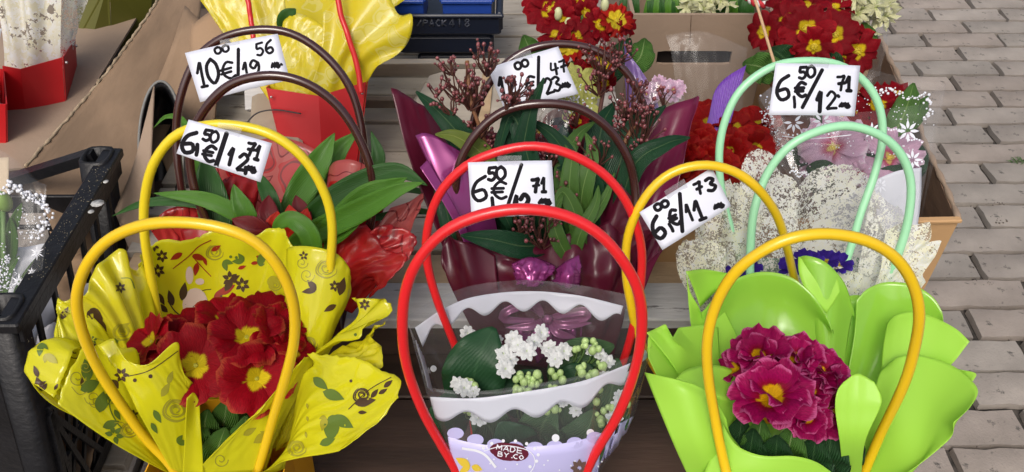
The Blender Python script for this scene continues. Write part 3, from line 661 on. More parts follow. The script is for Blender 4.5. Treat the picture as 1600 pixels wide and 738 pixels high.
# ---------------- left cardboard box (the weathered wall running away diagonally)
A = [(40, 262, 1.215), (120, 172, 1.31), (180, 98, 1.38), (245, 5, 1.50), (262, -25, 1.55)]
B = [(100, 400, 1.20), (190, 310, 1.25), (255, 218, 1.31), (300, 110, 1.42), (318, -25, 1.58)]
t = thing('cardboard_box', 'flattened weathered cardboard box with a torn fluted rim leaning behind the black crate', 'box', P(150, 260, 1.1))
M_ = [[tuple(np.array(a)*(1-k)+np.array(b)*k) for a, b in zip(A, B)] for k in (0, .33, .66, 1)]
sh = Sheet(M_, 50, 14, wrinkle=.002, seed=4); sh.build('side_panel', cardb_s, t, .004)
q = cr([P(*a)+Vector((0, 0, .002)) for a in A], 90); mb = MB(); mb.tube([Vector(p)+Vector((random.uniform(-1, 1), random.uniform(-1, 1), random.uniform(-1, 1)))*.0011 for p in q], [.0022+.0006*math.sin(i*2.1)+random.random()*.0008 for i in range(90)], 5); mb.build('torn_edge', mat('torn_cardboard', (.38, .29, .19), .85, var=.3, vscale=60), t)
q2 = cr([P(*a)+Vector((.004, -.002, -.005)) for a in A], 60); mb = MB(); mb.tube(q2, .0016, 5); mb.build('flute_line', inner, t)
# lower flap pieces
sh = Sheet([[(60, 300, 1.25), (120, 300, 1.27), (215, 250, 1.30), (235, 175, 1.36)], [(100, 440, 1.22), (170, 440, 1.24), (235, 400, 1.26), (240, 200, 1.35)]], 16, 8); sh.build('lower_flap', cardb, t, .003)
sh = Sheet([[(180, 330, 1.19), (205, 270, 1.19), (228, 190, 1.21)], [(218, 430, 1.17), (232, 330, 1.18), (242, 130, 1.22)]], 12, 8); sh.build('lower_flap', cardb_g, t, .003)
sh = Sheet([[(225, 175, 1.33), (262, 90, 1.40), (290, 10, 1.48)], [(272, 300, 1.30), (292, 150, 1.37), (320, 40, 1.44)], [(285, 360, 1.27), (330, 220, 1.32), (345, 60, 1.40)]], 14, 10); sh.build('end_flap', cardb_s, t, .004)
sh = Sheet([[(300, 40, 1.33), (330, 18, 1.34), (345, 20, 1.34)], [(298, 80, 1.31), (330, 60, 1.31), (352, 62, 1.31)], [(318, 100, 1.29), (335, 90, 1.29), (345, 80, 1.3)]], 8, 8); sh.build('torn_piece', cardb, t, .002)
# stall floor cardboard under the left bags
t = thing('cardboard_sheet', 'brown cardboard sheet under the red gift bag at far left', 'cardboard', PZ(90, 250, .72))
V = [PZ(*q, .74) for q in ((-60, 270), (70, 262), (250, -30), (-60, -30))]; mk('sheet', V, [(0, 1, 2, 3)], cardb_g, t, False, None, .004)
mk('floor_panel', [(-1.3, 1.0, .66), (-.30, 1.0, .66), (-.30, 1.9, .66), (-1.3, 1.9, .66)], [(0, 1, 2, 3)], mat('brown_paper', (.13, .09, .065), .8), t, False, None, .004)
mk('back_panel', [(-1.3, 1.9, .3), (1.0, 1.9, .3), (1.0, 1.9, 1.2), (-1.3, 1.9, 1.2)][:0] or [P(-40, -30, 1.8), P(620, -30, 1.8), P(620, 160, 1.7), P(-40, 200, 1.6)], [(0, 1, 2, 3)], mat('dark_backing', (.035, .03, .028), .9), t, False, None, .004)  # plain near-black panel closing off the back at left
# black bucket between box and bags
t = thing('black_tub', 'black plastic oval tub tipped on its side behind the cardboard, grey worn rim', 'tub', P(262, 300, 1.2))
blk = mat('black_plastic', (.012, .012, .014), .35, bump=.2, bscale=80)
c = P(252, 232, 1.235); mb = MB(); nb = 36; ax_ = (EYE-c).normalized(); up_ = (UP-ax_*UP.dot(ax_)).normalized(); sd2 = up_.cross(ax_)
prf = [(.92, -.11), (.97, -.05), (1.0, 0), (1.03, .003), (.95, .002), (.90, -.05), (.84, -.10)]
V = [c+ax_*z+sd2*(.030*a*math.cos(6.283*k/nb))+up_*(.100*a*math.sin(6.283*k/nb)) for a, z in prf for k in range(nb)]
f = [(j*nb+k, j*nb+(k+1) % nb, (j+1)*nb+(k+1) % nb, (j+1)*nb+k) for j in range(len(prf)-1) for k in range(nb)]+[tuple(range(6*nb, 7*nb)), tuple(range(nb-1, -1, -1))]
mk('tub_wall', V, f, blk, t); mb.tube([c+ax_*.004+sd2*(.0315*math.cos(a))+up_*(.102*math.sin(a)) for a in np.linspace(0, 6.283, 48)], .0022, 6, False); mb.build('rim', mat('worn_grey_rim', (.20, .20, .19), .6), t)
c = P(268, 330, 1.12)

# ---------------- black plastic crate at the left
blp = mat('crate_plastic', (.009, .009, .011), .40, spec=.35, var=.3, vscale=30, bump=.5, bscale=120, dirt=((.07, .065, .06), 95, .74))
near = PZ(22, 500, .80); far = PZ(192, 238, .80)
t = thing('plastic_crate', 'scuffed black plastic lattice crate at the left edge of the stall', 'crate', (near.x-.15, near.y+.15, .38))
X0 = near.x; Y0 = near.y; Y1 = far.y; XL = X0-.40; ZB = .38; zt = .80
def bx(name, c, s, rot=None, bev=.002, m=None): mb = MB(); mb.box(c, s, rot, bev); return mb.build(name, m or blp, t, False)
bx('rim', (X0-.006, (Y0+Y1)/2, zt-.006), (.029, Y1-Y0+.02, .014)); bx('rim', (XL, (Y0+Y1)/2, zt-.006), (.024, Y1-Y0+.02, .014))
bx('rim_flange', (X0+.004, (Y0+Y1)/2, zt-.024), (.006, Y1-Y0, .022), bev=.001)
# hollow corner posts
def post(cx, cy, sx, sy):
    mb = MB(); n = 20
    for ra, rb, z0, z1 in ((.021, .023, ZB, zt+.004),):
        pts = []
        for k in range(n):
            a = 6.283*k/n; q = 1/max(abs(math.cos(a)), abs(math.sin(a)))**.75; pts.append((cx+ra*q*math.cos(a), cy+ra*q*math.sin(a)))
        V = [(x, y, z0) for x, y in pts]+[(x, y, z1) for x, y in pts]+[(cx+(x-cx)*.8, cy+(y-cy)*.8, z1) for x, y in pts]+[(cx+(x-cx)*.76, cy+(y-cy)*.76, z1-.05) for x, y in pts]
        f = [(j*n+k, j*n+(k+1) % n, (j+1)*n+(k+1) % n, (j+1)*n+k) for j in range(3) for k in range(n)]+[tuple(range(3*n, 4*n))]
        mb.add(V, f)
    return mb.build('corner_post', blp, t)
post(X0-.022, Y0+.018, 1, 1); post(X0-.022, Y1-.012, 1, 1); post(XL+.02, Y0+.018, 1, 1); post(XL+.02, Y1-.012, 1, 1)
# back and front walls: arched rim and mid rail
for yw in (Y1, Y0):
    pts = [(X0-.01, yw, zt-.004), (X0-.05, yw, zt-.008), (X0-.075, yw, zt-.045), (X0-.20, yw, zt-.05), (X0-.325, yw, zt-.045), (X0-.35, yw, zt-.008), (XL, yw, zt-.004)] if yw == Y1 else [(X0-.01, yw, zt-.004), (XL, yw, zt-.004)]
    if yw == Y1:
        mb = MB(); mb.plank((X0-.03, yw, zt-.004), (X0-.17, yw-.002, zt-.050), .018, .016); mb.build('rim', blp, t, False)
        mb = MB(); mb.plank((X0-.17, yw-.002, zt-.050), (XL, yw-.002, zt-.050), .018, .016); mb.build('rim', blp, t, False)
        bx('rail', (X0-.2, yw, zt-.088), (.37, .006, .030), bev=.001); bx('rail', (X0-.2, yw, zt-.130), (.37, .006, .006), bev=.001)
        for xx in (-.05, -.115, -.18, -.25, -.32): bx('upright', (X0+xx, yw, zt-.175), (.008, .0055, .14), bev=.001)
        bx('rail', (X0-.2, yw, zt-.33), (.37, .0065, .16), bev=.001)
    else:
        bx('rim', (X0-.2, yw, zt-.006), (.37, .018, .014)); bx('front_wall', (X0-.2, yw, zt-.21), (.33, .006, .40), bev=.001)
bx('bottom', (X0-.2, (Y0+Y1)/2, ZB+.004), (.38, Y1-Y0-.01, .006), bev=.001)
# right side lattice: two rails, uprights and diagonals
bx('rail', (X0+.001, (Y0+Y1)/2, zt-.175), (.007, Y1-Y0-.04, .012), bev=.001)
bx('rail', (X0+.001, (Y0+Y1)/2, zt-.29), (.006, Y1-Y0-.04, .008), bev=.001)
bx('rail', (X0+.001, (Y0+Y1)/2, ZB+.015), (.007, Y1-Y0-.04, .03), bev=.001)
for k in range(6):
    yy = Y0+.045+k*(Y1-Y0-.09)/5; bx('upright', (X0+.001, yy, zt-.10), (.006, .008, .14), bev=.001)
for k in range(11):
    for s_ in (-1, 1):
        yy = Y0-.06+k*(Y1-Y0+.12)/10
        a = Vector((X0+.0015+.0022*s_, yy-s_*.055, zt-.18)); b = Vector((X0+.0015+.0022*s_, yy+s_*.055, ZB+.03))
        def cl(p): 
            p.y = min(max(p.y, Y0+.02), Y1-.02); return p
        mb = MB(); mb.plank(cl(a), cl(b), .0042, .008, (0, 1, 0)); mb.build('lattice_bar', blp, t, False)
# scuffs on the rim (flakes of pale paint)
mb = MB()
for px, py, a_, b_ in ((152, 318, 15, 8), (165, 284, 6, 4), (142, 331, 7, 4)):
    c = PZ(px, py, zt+.0012); mb.ball(c, 1, 9, 3, (a_*.0007, b_*.0011, .0006))
mb.build('scuff', mat('scuff_white', (.45, .45, .43), .7, var=.3, vscale=200), t)['kind'] = 'stuff'
mb = MB(); rg = random.Random(5)
for k in range(330):
    if k % 2: c = Vector((X0-.022+rg.gauss(0, .012), Y0+.018+rg.gauss(0, .012), zt-.001-rg.random()*.004)); c = Vector((X0+.0062, Y0+.004+abs(rg.gauss(0, .014)), zt-.012-abs(rg.gauss(0, .012))))
    else: c = Vector((X0-.016+rg.random()*.024, rg.uniform(Y0+.06, Y1-.03), zt+.0014))
    mb.ball(c, rg.uniform(.0003, .0007), 5, 3)
o = mb.build('debris', mat('straw_dust', (.30, .26, .18), .9), t); o['kind'] = 'stuff'
for o_ in t.children:       # the worn crate stands askew: its walls lean to the left
    if o_.type == 'MESH':
        for v_ in o_.data.vertices:
            k_ = v_.co.z+.38-zt; v_.co.x += k_*.17; v_.co.y += k_*.14
st_ = thing('side_stand', 'low side stand of rough boards carrying the black crate and left boxes', 'stand', (-.95, 1.1, 0))
for k in range(3):
    mb = MB(); mb.box((-.965, .60+k*.155, .362), (.70, .145, .02)); mb.build('board', wood_o, st_, False)
for sx in (-1.33, -.60):
    for sy in (.6, .9):
        mb = MB(); mb.box((sx-.03, sy, .175), (.05, .05, .35)); mb.build('leg', wood_o, st_, False)
st_ = thing('back_stand', 'stand of rough boards under the cardboard and bags at the far left', 'stand', (-.95, 1.5, 0))
for k in range(5):
    mb = MB(); mb.box((-.98, 1.08+k*.175, .642), (.78, .165, .02)); mb.build('board', wood_o, st_, False)
for sx in (-1.33, -.62):
    for sy in (1.05, 1.8):
        mb = MB(); mb.box((sx, sy, .315), (.05, .05, .63)); mb.build('leg', wood_o, st_, False)
# litter and paper seen through the lattice
paper_w = mat('crumpled_white_paper', (.72, .72, .75), .6)
pa = thing('paper_litter', 'crumpled clear and brown wrapping paper lying inside the black crate', 'paper', (X0-.15, Y0+.1, ZB+.01))
for k, (cx, cy, cz, mm) in enumerate(((-.13, .05, .20, paper_w), (-.125, .12, .26, paper_w), (-.12, .22, .24, cardb), (-.14, .18, .16, paper_w), (-.125, .10, .10, cardb), (-.2, .1, .05, cardb), (-.11, .06, .04, cardb), (-.22, .25, .05, cardb))):
    rg = random.Random(k); c = Vector((X0+cx, Y0+cy, ZB+cz)); rows = [[c+Vector(((i-1.5)*.035, (j-1.5)*.035, rg.uniform(-.02, .03))) for i in range(4)] for j in range(4)]
    Sheet(rows, 14, 14, px=False, wrinkle=.006, seed=k).build('paper', mm, pa, .0005)
# ================================================================ FRONT ROW
yel_h = mat('yellow_tube', (.83, .54, .012), .28, spec=.5, coat=.3)
yel_h2 = mat('yellow_tube_pale', (.80, .62, .02), .28, spec=.5, coat=.3)
red_h = mat('red_tube', (.75, .018, .022), .28, spec=.5, coat=.3)
brn_h = mat('brown_tube', (.050, .014, .012), .18, spec=.6, coat=.6)
mint_h = mat('mint_tube', (.36, .74, .44), .32, spec=.5, coat=.3)
bag_y = mat('yellow_card_bag', (.86, .42, .012), .45)
ywrap = mat('yellow_film', (.88, .85, .025), .10, trans=.46, alpha=.88, bump=.06, bscale=14, stretch=(1, 1, .3), spec=.55, coat=.5)
ywrap_c = mat('yellow_film_clear', (.88, .82, .03), .10, trans=.35, alpha=.72, bump=.5, bscale=22, spec=.6, coat=.8)
pr_dk = mat('print_dark_brown', (.060, .030, .010), .4)
pr_gr = mat('print_green', (.10, .16, .018), .4)
pr_ol = mat('print_olive', (.34, .31, .02), .35)
pr_rd = mat('print_dark_red', (.30, .02, .008), .4)
pr_wh = mat('print_cream', (.62, .47, .40), .45)
gwrap = mat('green_sheet', (.45, .81, .085), .45, trans=.30, spec=.4, coat=.1)
gwrap_s = mat('green_sheet_shiny', (.44, .80, .09), .22, trans=.4, spec=.6, coat=.9, alpha=.93)
red_p = petal_mat('red_petal', (.31, .0005, .008), (.75, .58, .01), .27, (.40, .05, .02))
mag_p = petal_mat('magenta_petal', (.33, .0015, .082), (.80, .46, .004), .31, (.58, .10, .27), throat=(.30, .002, .02))
drk_p = petal_mat('dark_red_petal', (.235, .002, .008), (.72, .52, .01), .31, (.33, .01, .015))
eye_m = mat('flower_eye', (.55, .42, .02), .6, var=.3, vscale=900)
eye_g = mat('flower_eye_green', (.42, .40, .03), .6, var=.3, vscale=900)
prim_leaf = leaf_mat('primrose_leaf', (.045, .13, .02), (.10, .23, .04), (.30, .42, .16), .5, .9, 30)
prim_leaf_d = leaf_mat('primrose_leaf_dark', (.012, .045, .016), (.03, .10, .03), (.07, .16, .06), .45, .9, 30)
soil = mat('potting_soil', (.02, .013, .009), .95, var=.5, vscale=90, bump=1, bscale=120)
pot_m = mat('terracotta_plastic', (.22, .07, .035), .5)
petal_mesh('red', red_p, 1.18, .14, .075, .26, 6, 1)
petal_mesh('mag', mag_p, 1.22, .12, .10, .36, 6, 2, 3)
petal_mesh('drk', drk_p, .95, .26, .07, .18, 4, 3)

def gift_bag(parent, c, wx, wy, h, m, flare=1.12, rot=0, hw=None):
    """square card bag, open on top; c = centre of the rim"""
    c = Vector(c); Mz = Matrix.Rotation(rot, 3, 'Z'); out = []
    top = [c+Mz @ Vector((a*wx/2, b*wy/2, 0)) for a, b in ((-1, -1), (1, -1), (1, 1), (-1, 1))]
    bot = [c+Mz @ Vector((a*wx/2/flare, b*wy/2/flare, -h)) for a, b in ((-1, -1), (1, -1), (1, 1), (-1, 1))]
    for k in range(4):
        a, b, e, f = top[k], top[(k+1) % 4], bot[(k+1) % 4], bot[k]
        # each panel has a shallow fold down its middle
        mid_t = (a+b)/2; mid_b = (e+f)/2; ins = (c-mid_t); ins.z = 0; ins = ins*.05
        mk('bag_panel', [a, mid_t+ins, b, f, mid_b+ins*1.8, e], [(0, 1, 4, 3), (1, 2, 5, 4)], m, parent, False, None, .0012)
    mk('bag_bottom', [q+Vector((0, 0, .001)) for q in bot], [(0, 1, 2, 3)], m, parent, False, None, .001)
def pot(parent, c, r, h):
    mb = MB(); n = 24; c = Vector(c)
    pr_ = [(r*.72, -h), (r*.95, -.012), (r, -.012), (r, 0), (r*.94, 0), (r*.92, -.02)]
    V = [c+Vector((a*math.cos(6.283*k/n), a*math.sin(6.283*k/n), z)) for a, z in pr_ for k in range(n)]
    f = [(j*n+k, j*n+(k+1) % n, (j+1)*n+(k+1) % n, (j+1)*n+k) for j in range(len(pr_)-1) for k in range(n)]+[tuple(range(n))]
    mk('pot', V, f, pot_m, parent)
    V = [c+Vector((r*.93*math.cos(6.283*k/n)*q, r*.93*math.sin(6.283*k/n)*q, -.015+.003*math.sin(k*2+q*9))) for q in (1, .6, .2) for k in range(n)]
    mk('soil', V, [(j*n+k, j*n+(k+1) % n, (j+1)*n+(k+1) % n, (j+1)*n+k) for j in range(2) for k in range(n)]+[tuple(range(2*n, 3*n))], soil, parent)

# ---- 1 yellow wrap, front left
bc = P(350, 688, .835)
t = YB = thing('gift_bag', 'yellow gift bag at front left, floral printed yellow wrap flaring round red primroses', 'gift bag', (bc.x, bc.y, .622), 'gift bags in the front row')
gift_bag(t, bc, .142, .105, bc.z-.624, bag_y, 1.15)
Y = {}
Y['back'] = Sheet([[(255, 700, .86), (310, 690, .89), (380, 690, .90), (450, 700, .87)],
  [(225, 560, .86), (290, 530, .90), (370, 520, .91), (450, 540, .88)],
  [(215, 455, .85), (260, 432, .88), (330, 428, .90), (400, 425, .90), (462, 440, .87)],
  [(212, 412, .835), (243, 384, .85), (268, 372, .86), (300, 374, .87), (345, 361, .875), (390, 368, .875), (432, 358, .875), (455, 372, .865), (462, 390, .86)]], 60, 30, folds=3.5, amp=.004, seed=1, wrinkle=.001, rag=.003)
Y['left_back'] = Sheet([[(235, 700, .85), (260, 700, .86), (290, 690, .87)],
  [(180, 560, .82), (215, 540, .83), (255, 530, .86)],
  [(135, 500, .80), (172, 470, .80), (205, 455, .82), (240, 440, .85)],
  [(88, 468, .785), (130, 465, .785), (150, 416, .80), (186, 388, .815), (200, 408, .825), (212, 424, .83), (226, 395, .845)]], 50, 28, folds=5, amp=.005, seed=2, sharp_top=True, wrinkle=.0012)
Y['left_flap'] = Sheet([[(232, 712, .83), (238, 700, .835), (250, 690, .84)],
  [(150, 640, .79), (165, 600, .80), (190, 560, .82)],
  [(92, 600, .765), (105, 560, .775), (130, 520, .79), (150, 500, .80)],
  [(84, 520, .775), (90, 495, .78), (88, 480, .785), (90, 466, .785)]], 34, 22, wrinkle=.002, seed=3)
Y['curl'] = Sheet([[(235, 722, .83), (215, 700, .83), (200, 660, .83)],
  [(150, 670, .785), (120, 640, .79), (110, 600, .80)],
  [(82, 632, .755), (66, 600, .765), (62, 560, .78), (105, 548, .79)],
  [(52, 600, .742), (40, 575, .748), (50, 545, .755), (80, 530, .765), (112, 534, .775), (125, 560, .78)],
  [(85, 622, .735), (95, 600, .742), (110, 560, .75), (118, 545, .76), (130, 552, .77), (128, 575, .775)]], 36, 30, wrinkle=.0015, seed=4, rag=.002)
Y['front_left'] = Sheet([[(268, 742, .80), (262, 736, .805), (258, 728, .81)],
  [(215, 715, .765), (215, 680, .77), (225, 640, .785)],
  [(150, 675, .735), (150, 630, .74), (170, 580, .755), (215, 550, .77)],
  [(92, 633, .715), (98, 600, .72), (122, 560, .73), (140, 530, .74), (165, 532, .755), (185, 550, .765)]], 40, 30, wrinkle=.0012, seed=5, rag=.002)
Y['front_peak'] = Sheet([[(272, 742, .795), (290, 742, .80), (310, 735, .80)],
  [(225, 660, .75), (265, 640, .755), (305, 640, .775), (312, 660, .79)],
  [(185, 585, .735), (225, 575, .735), (270, 580, .75), (302, 600, .77)],
  [(152, 540, .735), (178, 530, .735), (188, 560, .735), (208, 576, .735), (235, 568, .735), (275, 535, .745), (282, 560, .755), (292, 615, .765)]], 56, 30, wrinkle=.0012, seed=6)
Y['front_fold'] = Sheet([[(285, 742, .78), (300, 742, .785), (318, 742, .785)],
  [(288, 700, .765), (302, 695, .77), (316, 700, .775)],
  [(290, 655, .755), (302, 645, .765), (313, 660, .77)],
  [(292, 622, .75), (303, 614, .757), (312, 628, .765)]], 18, 20)
Y['front_right'] = Sheet([[(300, 745, .79), (330, 742, .79), (400, 738, .80), (415, 734, .81)],
  [(330, 712, .775), (370, 690, .775), (420, 680, .785), (430, 690, .80)],
  [(375, 668, .765), (410, 640, .765), (440, 625, .78), (455, 640, .80)],
  [(405, 645, .76), (440, 600, .765), (478, 558, .775), (490, 565, .79)]], 36, 28, wrinkle=.0012, seed=8, rag=.002)
Y['right_roll'] = Sheet([[(415, 700, .86), (440, 700, .85), (470, 690, .86)],
  [(438, 560, .85), (462, 545, .835), (500, 540, .835), (510, 550, .85)],
  [(445, 460, .85), (462, 450, .83), (500, 445, .825), (535, 455, .835), (545, 470, .85)],
  [(447, 390, .85), (458, 385, .835), (490, 386, .822), (525, 396, .825), (545, 418, .838), (549, 445, .85)]], 44, 30, wrinkle=.0012, seed=10)
Y['right_mid'] = Sheet([[(430, 705, .84), (440, 700, .845), (450, 690, .85)],
  [(470, 590, .82), (500, 560, .83), (520, 540, .84)],
  [(510, 540, .80), (545, 520, .81), (560, 500, .82), (565, 490, .83)],
  [(560, 528, .775), (590, 500, .785), (612, 480, .795), (600, 468, .805), (560, 466, .82), (548, 468, .83)]], 40, 26, folds=3, amp=.004, seed=7, wrinkle=.0015, rag=.003)
Y['right_clear'] = Sheet([[(430, 700, .83), (450, 690, .83), (460, 680, .84)],
  [(480, 600, .80), (505, 570, .81), (520, 555, .82)],
  [(520, 590, .775), (550, 560, .785), (570, 535, .80)],
  [(570, 590, .755), (596, 575, .76), (598, 545, .775), (580, 525, .79), (600, 500, .80)]], 36, 24, wrinkle=.006, seed=9)
Y['right_low'] = Sheet([[(402, 742, .79), (430, 738, .795), (445, 732, .80)],
  [(450, 720, .755), (470, 680, .76), (478, 640, .77), (470, 600, .785)],
  [(520, 708, .725), (545, 660, .735), (530, 610, .755), (490, 570, .775)],
  [(540, 700, .715), (600, 650, .72), (626, 603, .73), (600, 580, .745), (560, 562, .755), (520, 556, .765), (480, 552, .775)]], 50, 32, wrinkle=.0016, seed=11, rag=.003)
for k, s_ in Y.items(): s_.build('wrap_sheet', ywrap_c if k in ('right_clear', 'left_back') else ywrap, t)
handle(t, [(278, 745, .80), (262, 722, .79), (232, 690, .775), (195, 640, .75), (155, 578, .72), (128, 515, .69), (120, 465, .67), (135, 415, .652), (170, 375, .64), (225, 352, .628), (290, 348, .622), (355, 359, .622), (405, 383, .63), (440, 425, .645), (458, 475, .665), (459, 530, .69), (446, 590, .72), (425, 660, .76), (402, 738, .80)], .0047, yel_h)
handle(t, [(268, 690, .90), (258, 560, .88), (238, 450, .845), (226, 370, .81), (226, 310, .79), (240, 255, .77), (275, 212, .757), (325, 195, .75), (378, 197, .75), (430, 213, .752), (475, 248, .762), (506, 300, .78), (519, 350, .80), (517, 410, .825), (505, 500, .86), (470, 600, .88), (440, 690, .89)], .0047, yel_h2)
fr = [Y[k] for k in ('front_right', 'right_low', 'front_peak', 'front_left', 'curl', 'left_flap', 'right_roll', 'right_mid', 'back', 'left_back')]
p = Prints(fr)            # dark brown print
for x, y, r in ((247, 423, 11), (253, 400, 10), (360, 436, 13), (379, 445, 12), (523, 447, 9), (570, 476, 9), (188, 450, 9), (240, 384, 9)): p.flower(x, y, r, 6, .4)
for q in ((284, 470, 30, -80), (270, 478, 26, -105), (262, 488, 22, -140), (246, 458, 22, 60), (226, 462, 22, 20), (352, 455, 26, -60), (358, 440, 20, -30), (530, 462, 30, -75), (538, 470, 24, -40), (525, 476, 22, 150), (120, 468, 24, -30), (95, 500, 24, -60), (148, 482, 32, 70), (160, 530, 30, 60), (130, 545, 22, -20), (110, 480, 22, 20), (155, 500, 22, 60)): p.leaf(*q)
p.stroke([(284, 500), (290, 480), (285, 460)], 2); p.stroke([(262, 470), (275, 488), (295, 500)], 2); p.stroke([(246, 478), (232, 455), (222, 440)], 1.6)
for q in ((520, 545, 26), (530, 505, 28)): pass
p.rose(525, 500, 17, 3); p.rose(145, 492, 17, 3); p.rose(310, 490, 15, 2)
for q in ((555, 632, 34, -12), (580, 622, 18, -50), (592, 616, 16, -30), (600, 606, 18, -40), (560, 645, 14, 0)): p.leaf(*q)
for a, b in (((545, 640), (612, 590)), ((300, 470), (330, 452))): p.stroke([a, ((a[0]+b[0])/2, (a[1]+b[1])/2-6), b], 1.4)
p.swirl(168, 548, 15, 2); p.swirl(118, 548, 14, 1.8, -1)
p.stroke([(185, 585), (215, 590), (250, 578), (282, 556)], 1.6); p.stroke([(200, 588), (235, 578), (278, 548)], 1.4)
for q in ((190, 586, 12),): p.flower(*q, 6)
p.disc(235, 588, 3.2); p.disc(211, 594, 3)
for q in ((60, 590, 20, -110), (62, 602, 12, -30), (85, 610, 12, -60), (95, 600, 12, -20), (128, 605, 16, -90)): p.leaf(*q)
p.stroke([(58, 580), (66, 600), (78, 618), (110, 640)], 1.4)
p.build('print_dark', pr_dk, t)['kind'] = 'stuff'
p = Prints(fr)
for q in ((125, 610, 34, -25, .6), (138, 596, 36, -100, .5), (155, 645, 34, -80, .6), (152, 628, 24, -30, .5), (160, 668, 28, -20, .5), (178, 640, 20, 60, .4), (100, 600, 30, -30, .6), (505, 600, 40, -110, .55), (505, 612, 36, 20, .5), (520, 650, 42, 95, .6), (520, 650, 38, 30, .5), (500, 695, 26, -20, .5), (515, 700, 22, 20, .5), (490, 590, 30, 40, .5)): p.leaf(*q)
p.flower(178, 680, 15, 6, .2); p.stroke([(160, 640), (172, 625), (168, 600), (150, 592)], 2.4); p.stroke([(168, 610), (172, 640), (182, 660), (190, 670)], 2)
for q in ((240, 640, 24, 60), (236, 660, 20, 60)): p.leaf(*q)
p.build('print_green', pr_gr, t)['kind'] = 'stuff'
p = Prints(fr)
p.rose(275, 640, 20, 2.2); p.rose(350, 690, 20, 2.4); p.swirl(412, 640, 14, 1.6); p.swirl(345, 718, 12, 1.6); p.rose(465, 700, 14, 1.8); p.rose(510, 420, 16, 1.4); p.swirl(480, 430, 12, 1.2); p.rose(545, 560, 18, 1.6); p.swirl(120, 590, 14, 1.5)
for q in ((252, 620, 26, -60), (262, 600, 22, -70), (370, 655, 30, -60), (385, 640, 26, -55), (400, 650, 24, -70), (380, 680, 24, -30), (480, 650, 10, 80), (478, 675, 10, 80), (480, 630, 10, 80)): p.leaf(*q)
p.build('print_olive', pr_ol, t)['kind'] = 'stuff'
rs = random.Random(21); pA, pB, pC = Prints(fr), Prints(fr), Prints(fr)
for k in range(85):
    x = rs.uniform(50, 620); y = rs.uniform(380, 730)
    if (210 < x < 470 and 480 < y < 660) or (x > 330 and y > 520 and x < 400): continue
    if hit_any(fr, x, y) is None: continue
    q = rs.choice((pA, pB, pB, pC)); kind = rs.random(); a = rs.uniform(0, 360)
    if kind < .30: q.leaf(x, y, rs.uniform(12, 26), a, rs.uniform(.35, .6)); q.leaf(x, y, rs.uniform(10, 22), a+55, .5)
    elif kind < .45: q.flower(x, y, rs.uniform(6, 10), rs.choice((5, 6)), rs.random())
    elif kind < .62: pC.swirl(x, y, rs.uniform(7, 14), 1.3, rs.choice((-1, 1)))
    elif kind < .75: (pC if rs.random() < .6 else pA).rose(x, y, rs.uniform(9, 17), 1.5)
    elif kind < .9: q.stroke([(x, y), (x+14*math.cos(a), y+14*math.sin(a)), (x+26*math.cos(a+.6), y+26*math.sin(a+.6))], 1.3)
    else: q.disc(x, y, 2.4)
for q, m_, nm in ((pA, pr_dk, 'print_dark'), (pB, pr_gr, 'print_green'), (pC, pr_ol, 'print_olive')):
    o_ = q.build(nm, m_, t)
    if o_: o_['kind'] = 'stuff'
p = Prints([Y['back'], Y['left_back']])
for q in ((300, 398, 24, 20), (308, 410, 22, 100), (296, 385, 20, -50), (330, 392, 18, -30), (315, 380, 20, -60), (285, 395, 22, 150), (318, 402, 14, 70), (342, 460, 30, -30), (335, 470, 22, -60), (400, 400, 18, 20), (392, 412, 14, -10), (372, 420, 14, -20)): p.leaf(*q)
p.stroke([(270, 420), (295, 400), (310, 385), (330, 375)], 1.6); p.stroke([(300, 400), (318, 420), (330, 432)], 1.4)
p.build('print_red', pr_rd, t)['kind'] = 'stuff'
p = Prints([Y['back']]); p.disc(305, 476, 20, 26); p.disc(296, 430, 6, 14); p.disc(312, 440, 7, 5); p.build('print_cream', pr_wh, t)['kind'] = 'stuff'
# primrose
pc = P(345, 690, .875)
t = thing('primrose_plant', 'potted primrose with large red yellow centred flowers inside the yellow printed wrap', 'flower', (pc.x, pc.y, .626))
pot(t, (pc.x, pc.y, pc.z-.01), .05, .09)
for x, y, d, sx, sy, r, er in ((306, 572, .78, -.1, .15, .042, .0), (400, 592, .785, .25, .1, .040, 0), (240, 535, .80, -1.3, .5, .030, 0), (268, 540, .805, -.6, .6, .032, 0), (385, 530, .795, .2, .9, .040, 0), (432, 520, .81, .9, .8, .033, 0), (352, 505, .835, 0, 1.6, .035, 0), (410, 498, .835, .3, 1.3, .036, 0), (452, 552, .81, 1.1, .4, .028, 0), (462, 545, .82, 1.4, .6, .022, 0), (300, 520, .83, -.4, 1.3, .035, 0)):
    flower(t, P(x, y, d), toward(x, y, d, sx, sy), r*.97, 'red', eye_g, 6, 1, er=.06, jit=.14, open_=.10)
for q in ([(340, 700, .86), (350, 660, .81), (355, 620, .79)], [(330, 700, .85), (320, 670, .80), (325, 640, .79)], [(350, 720, .85), (375, 690, .80), (385, 650, .785)], [(330, 720, .84), (310, 690, .80), (318, 655, .80)], [(345, 730, .84), (340, 705, .80), (352, 668, .785)], [(360, 720, .86), (395, 690, .83), (410, 650, .81)], [(300, 700, .87), (270, 620, .84), (250, 570, .82)], [(350, 690, .87), (390, 600, .84), (440, 560, .84)]):
    strap(t, pts3(q), .036, prim_leaf, face=None, prof='oval', ruff=.22, fold=.1)

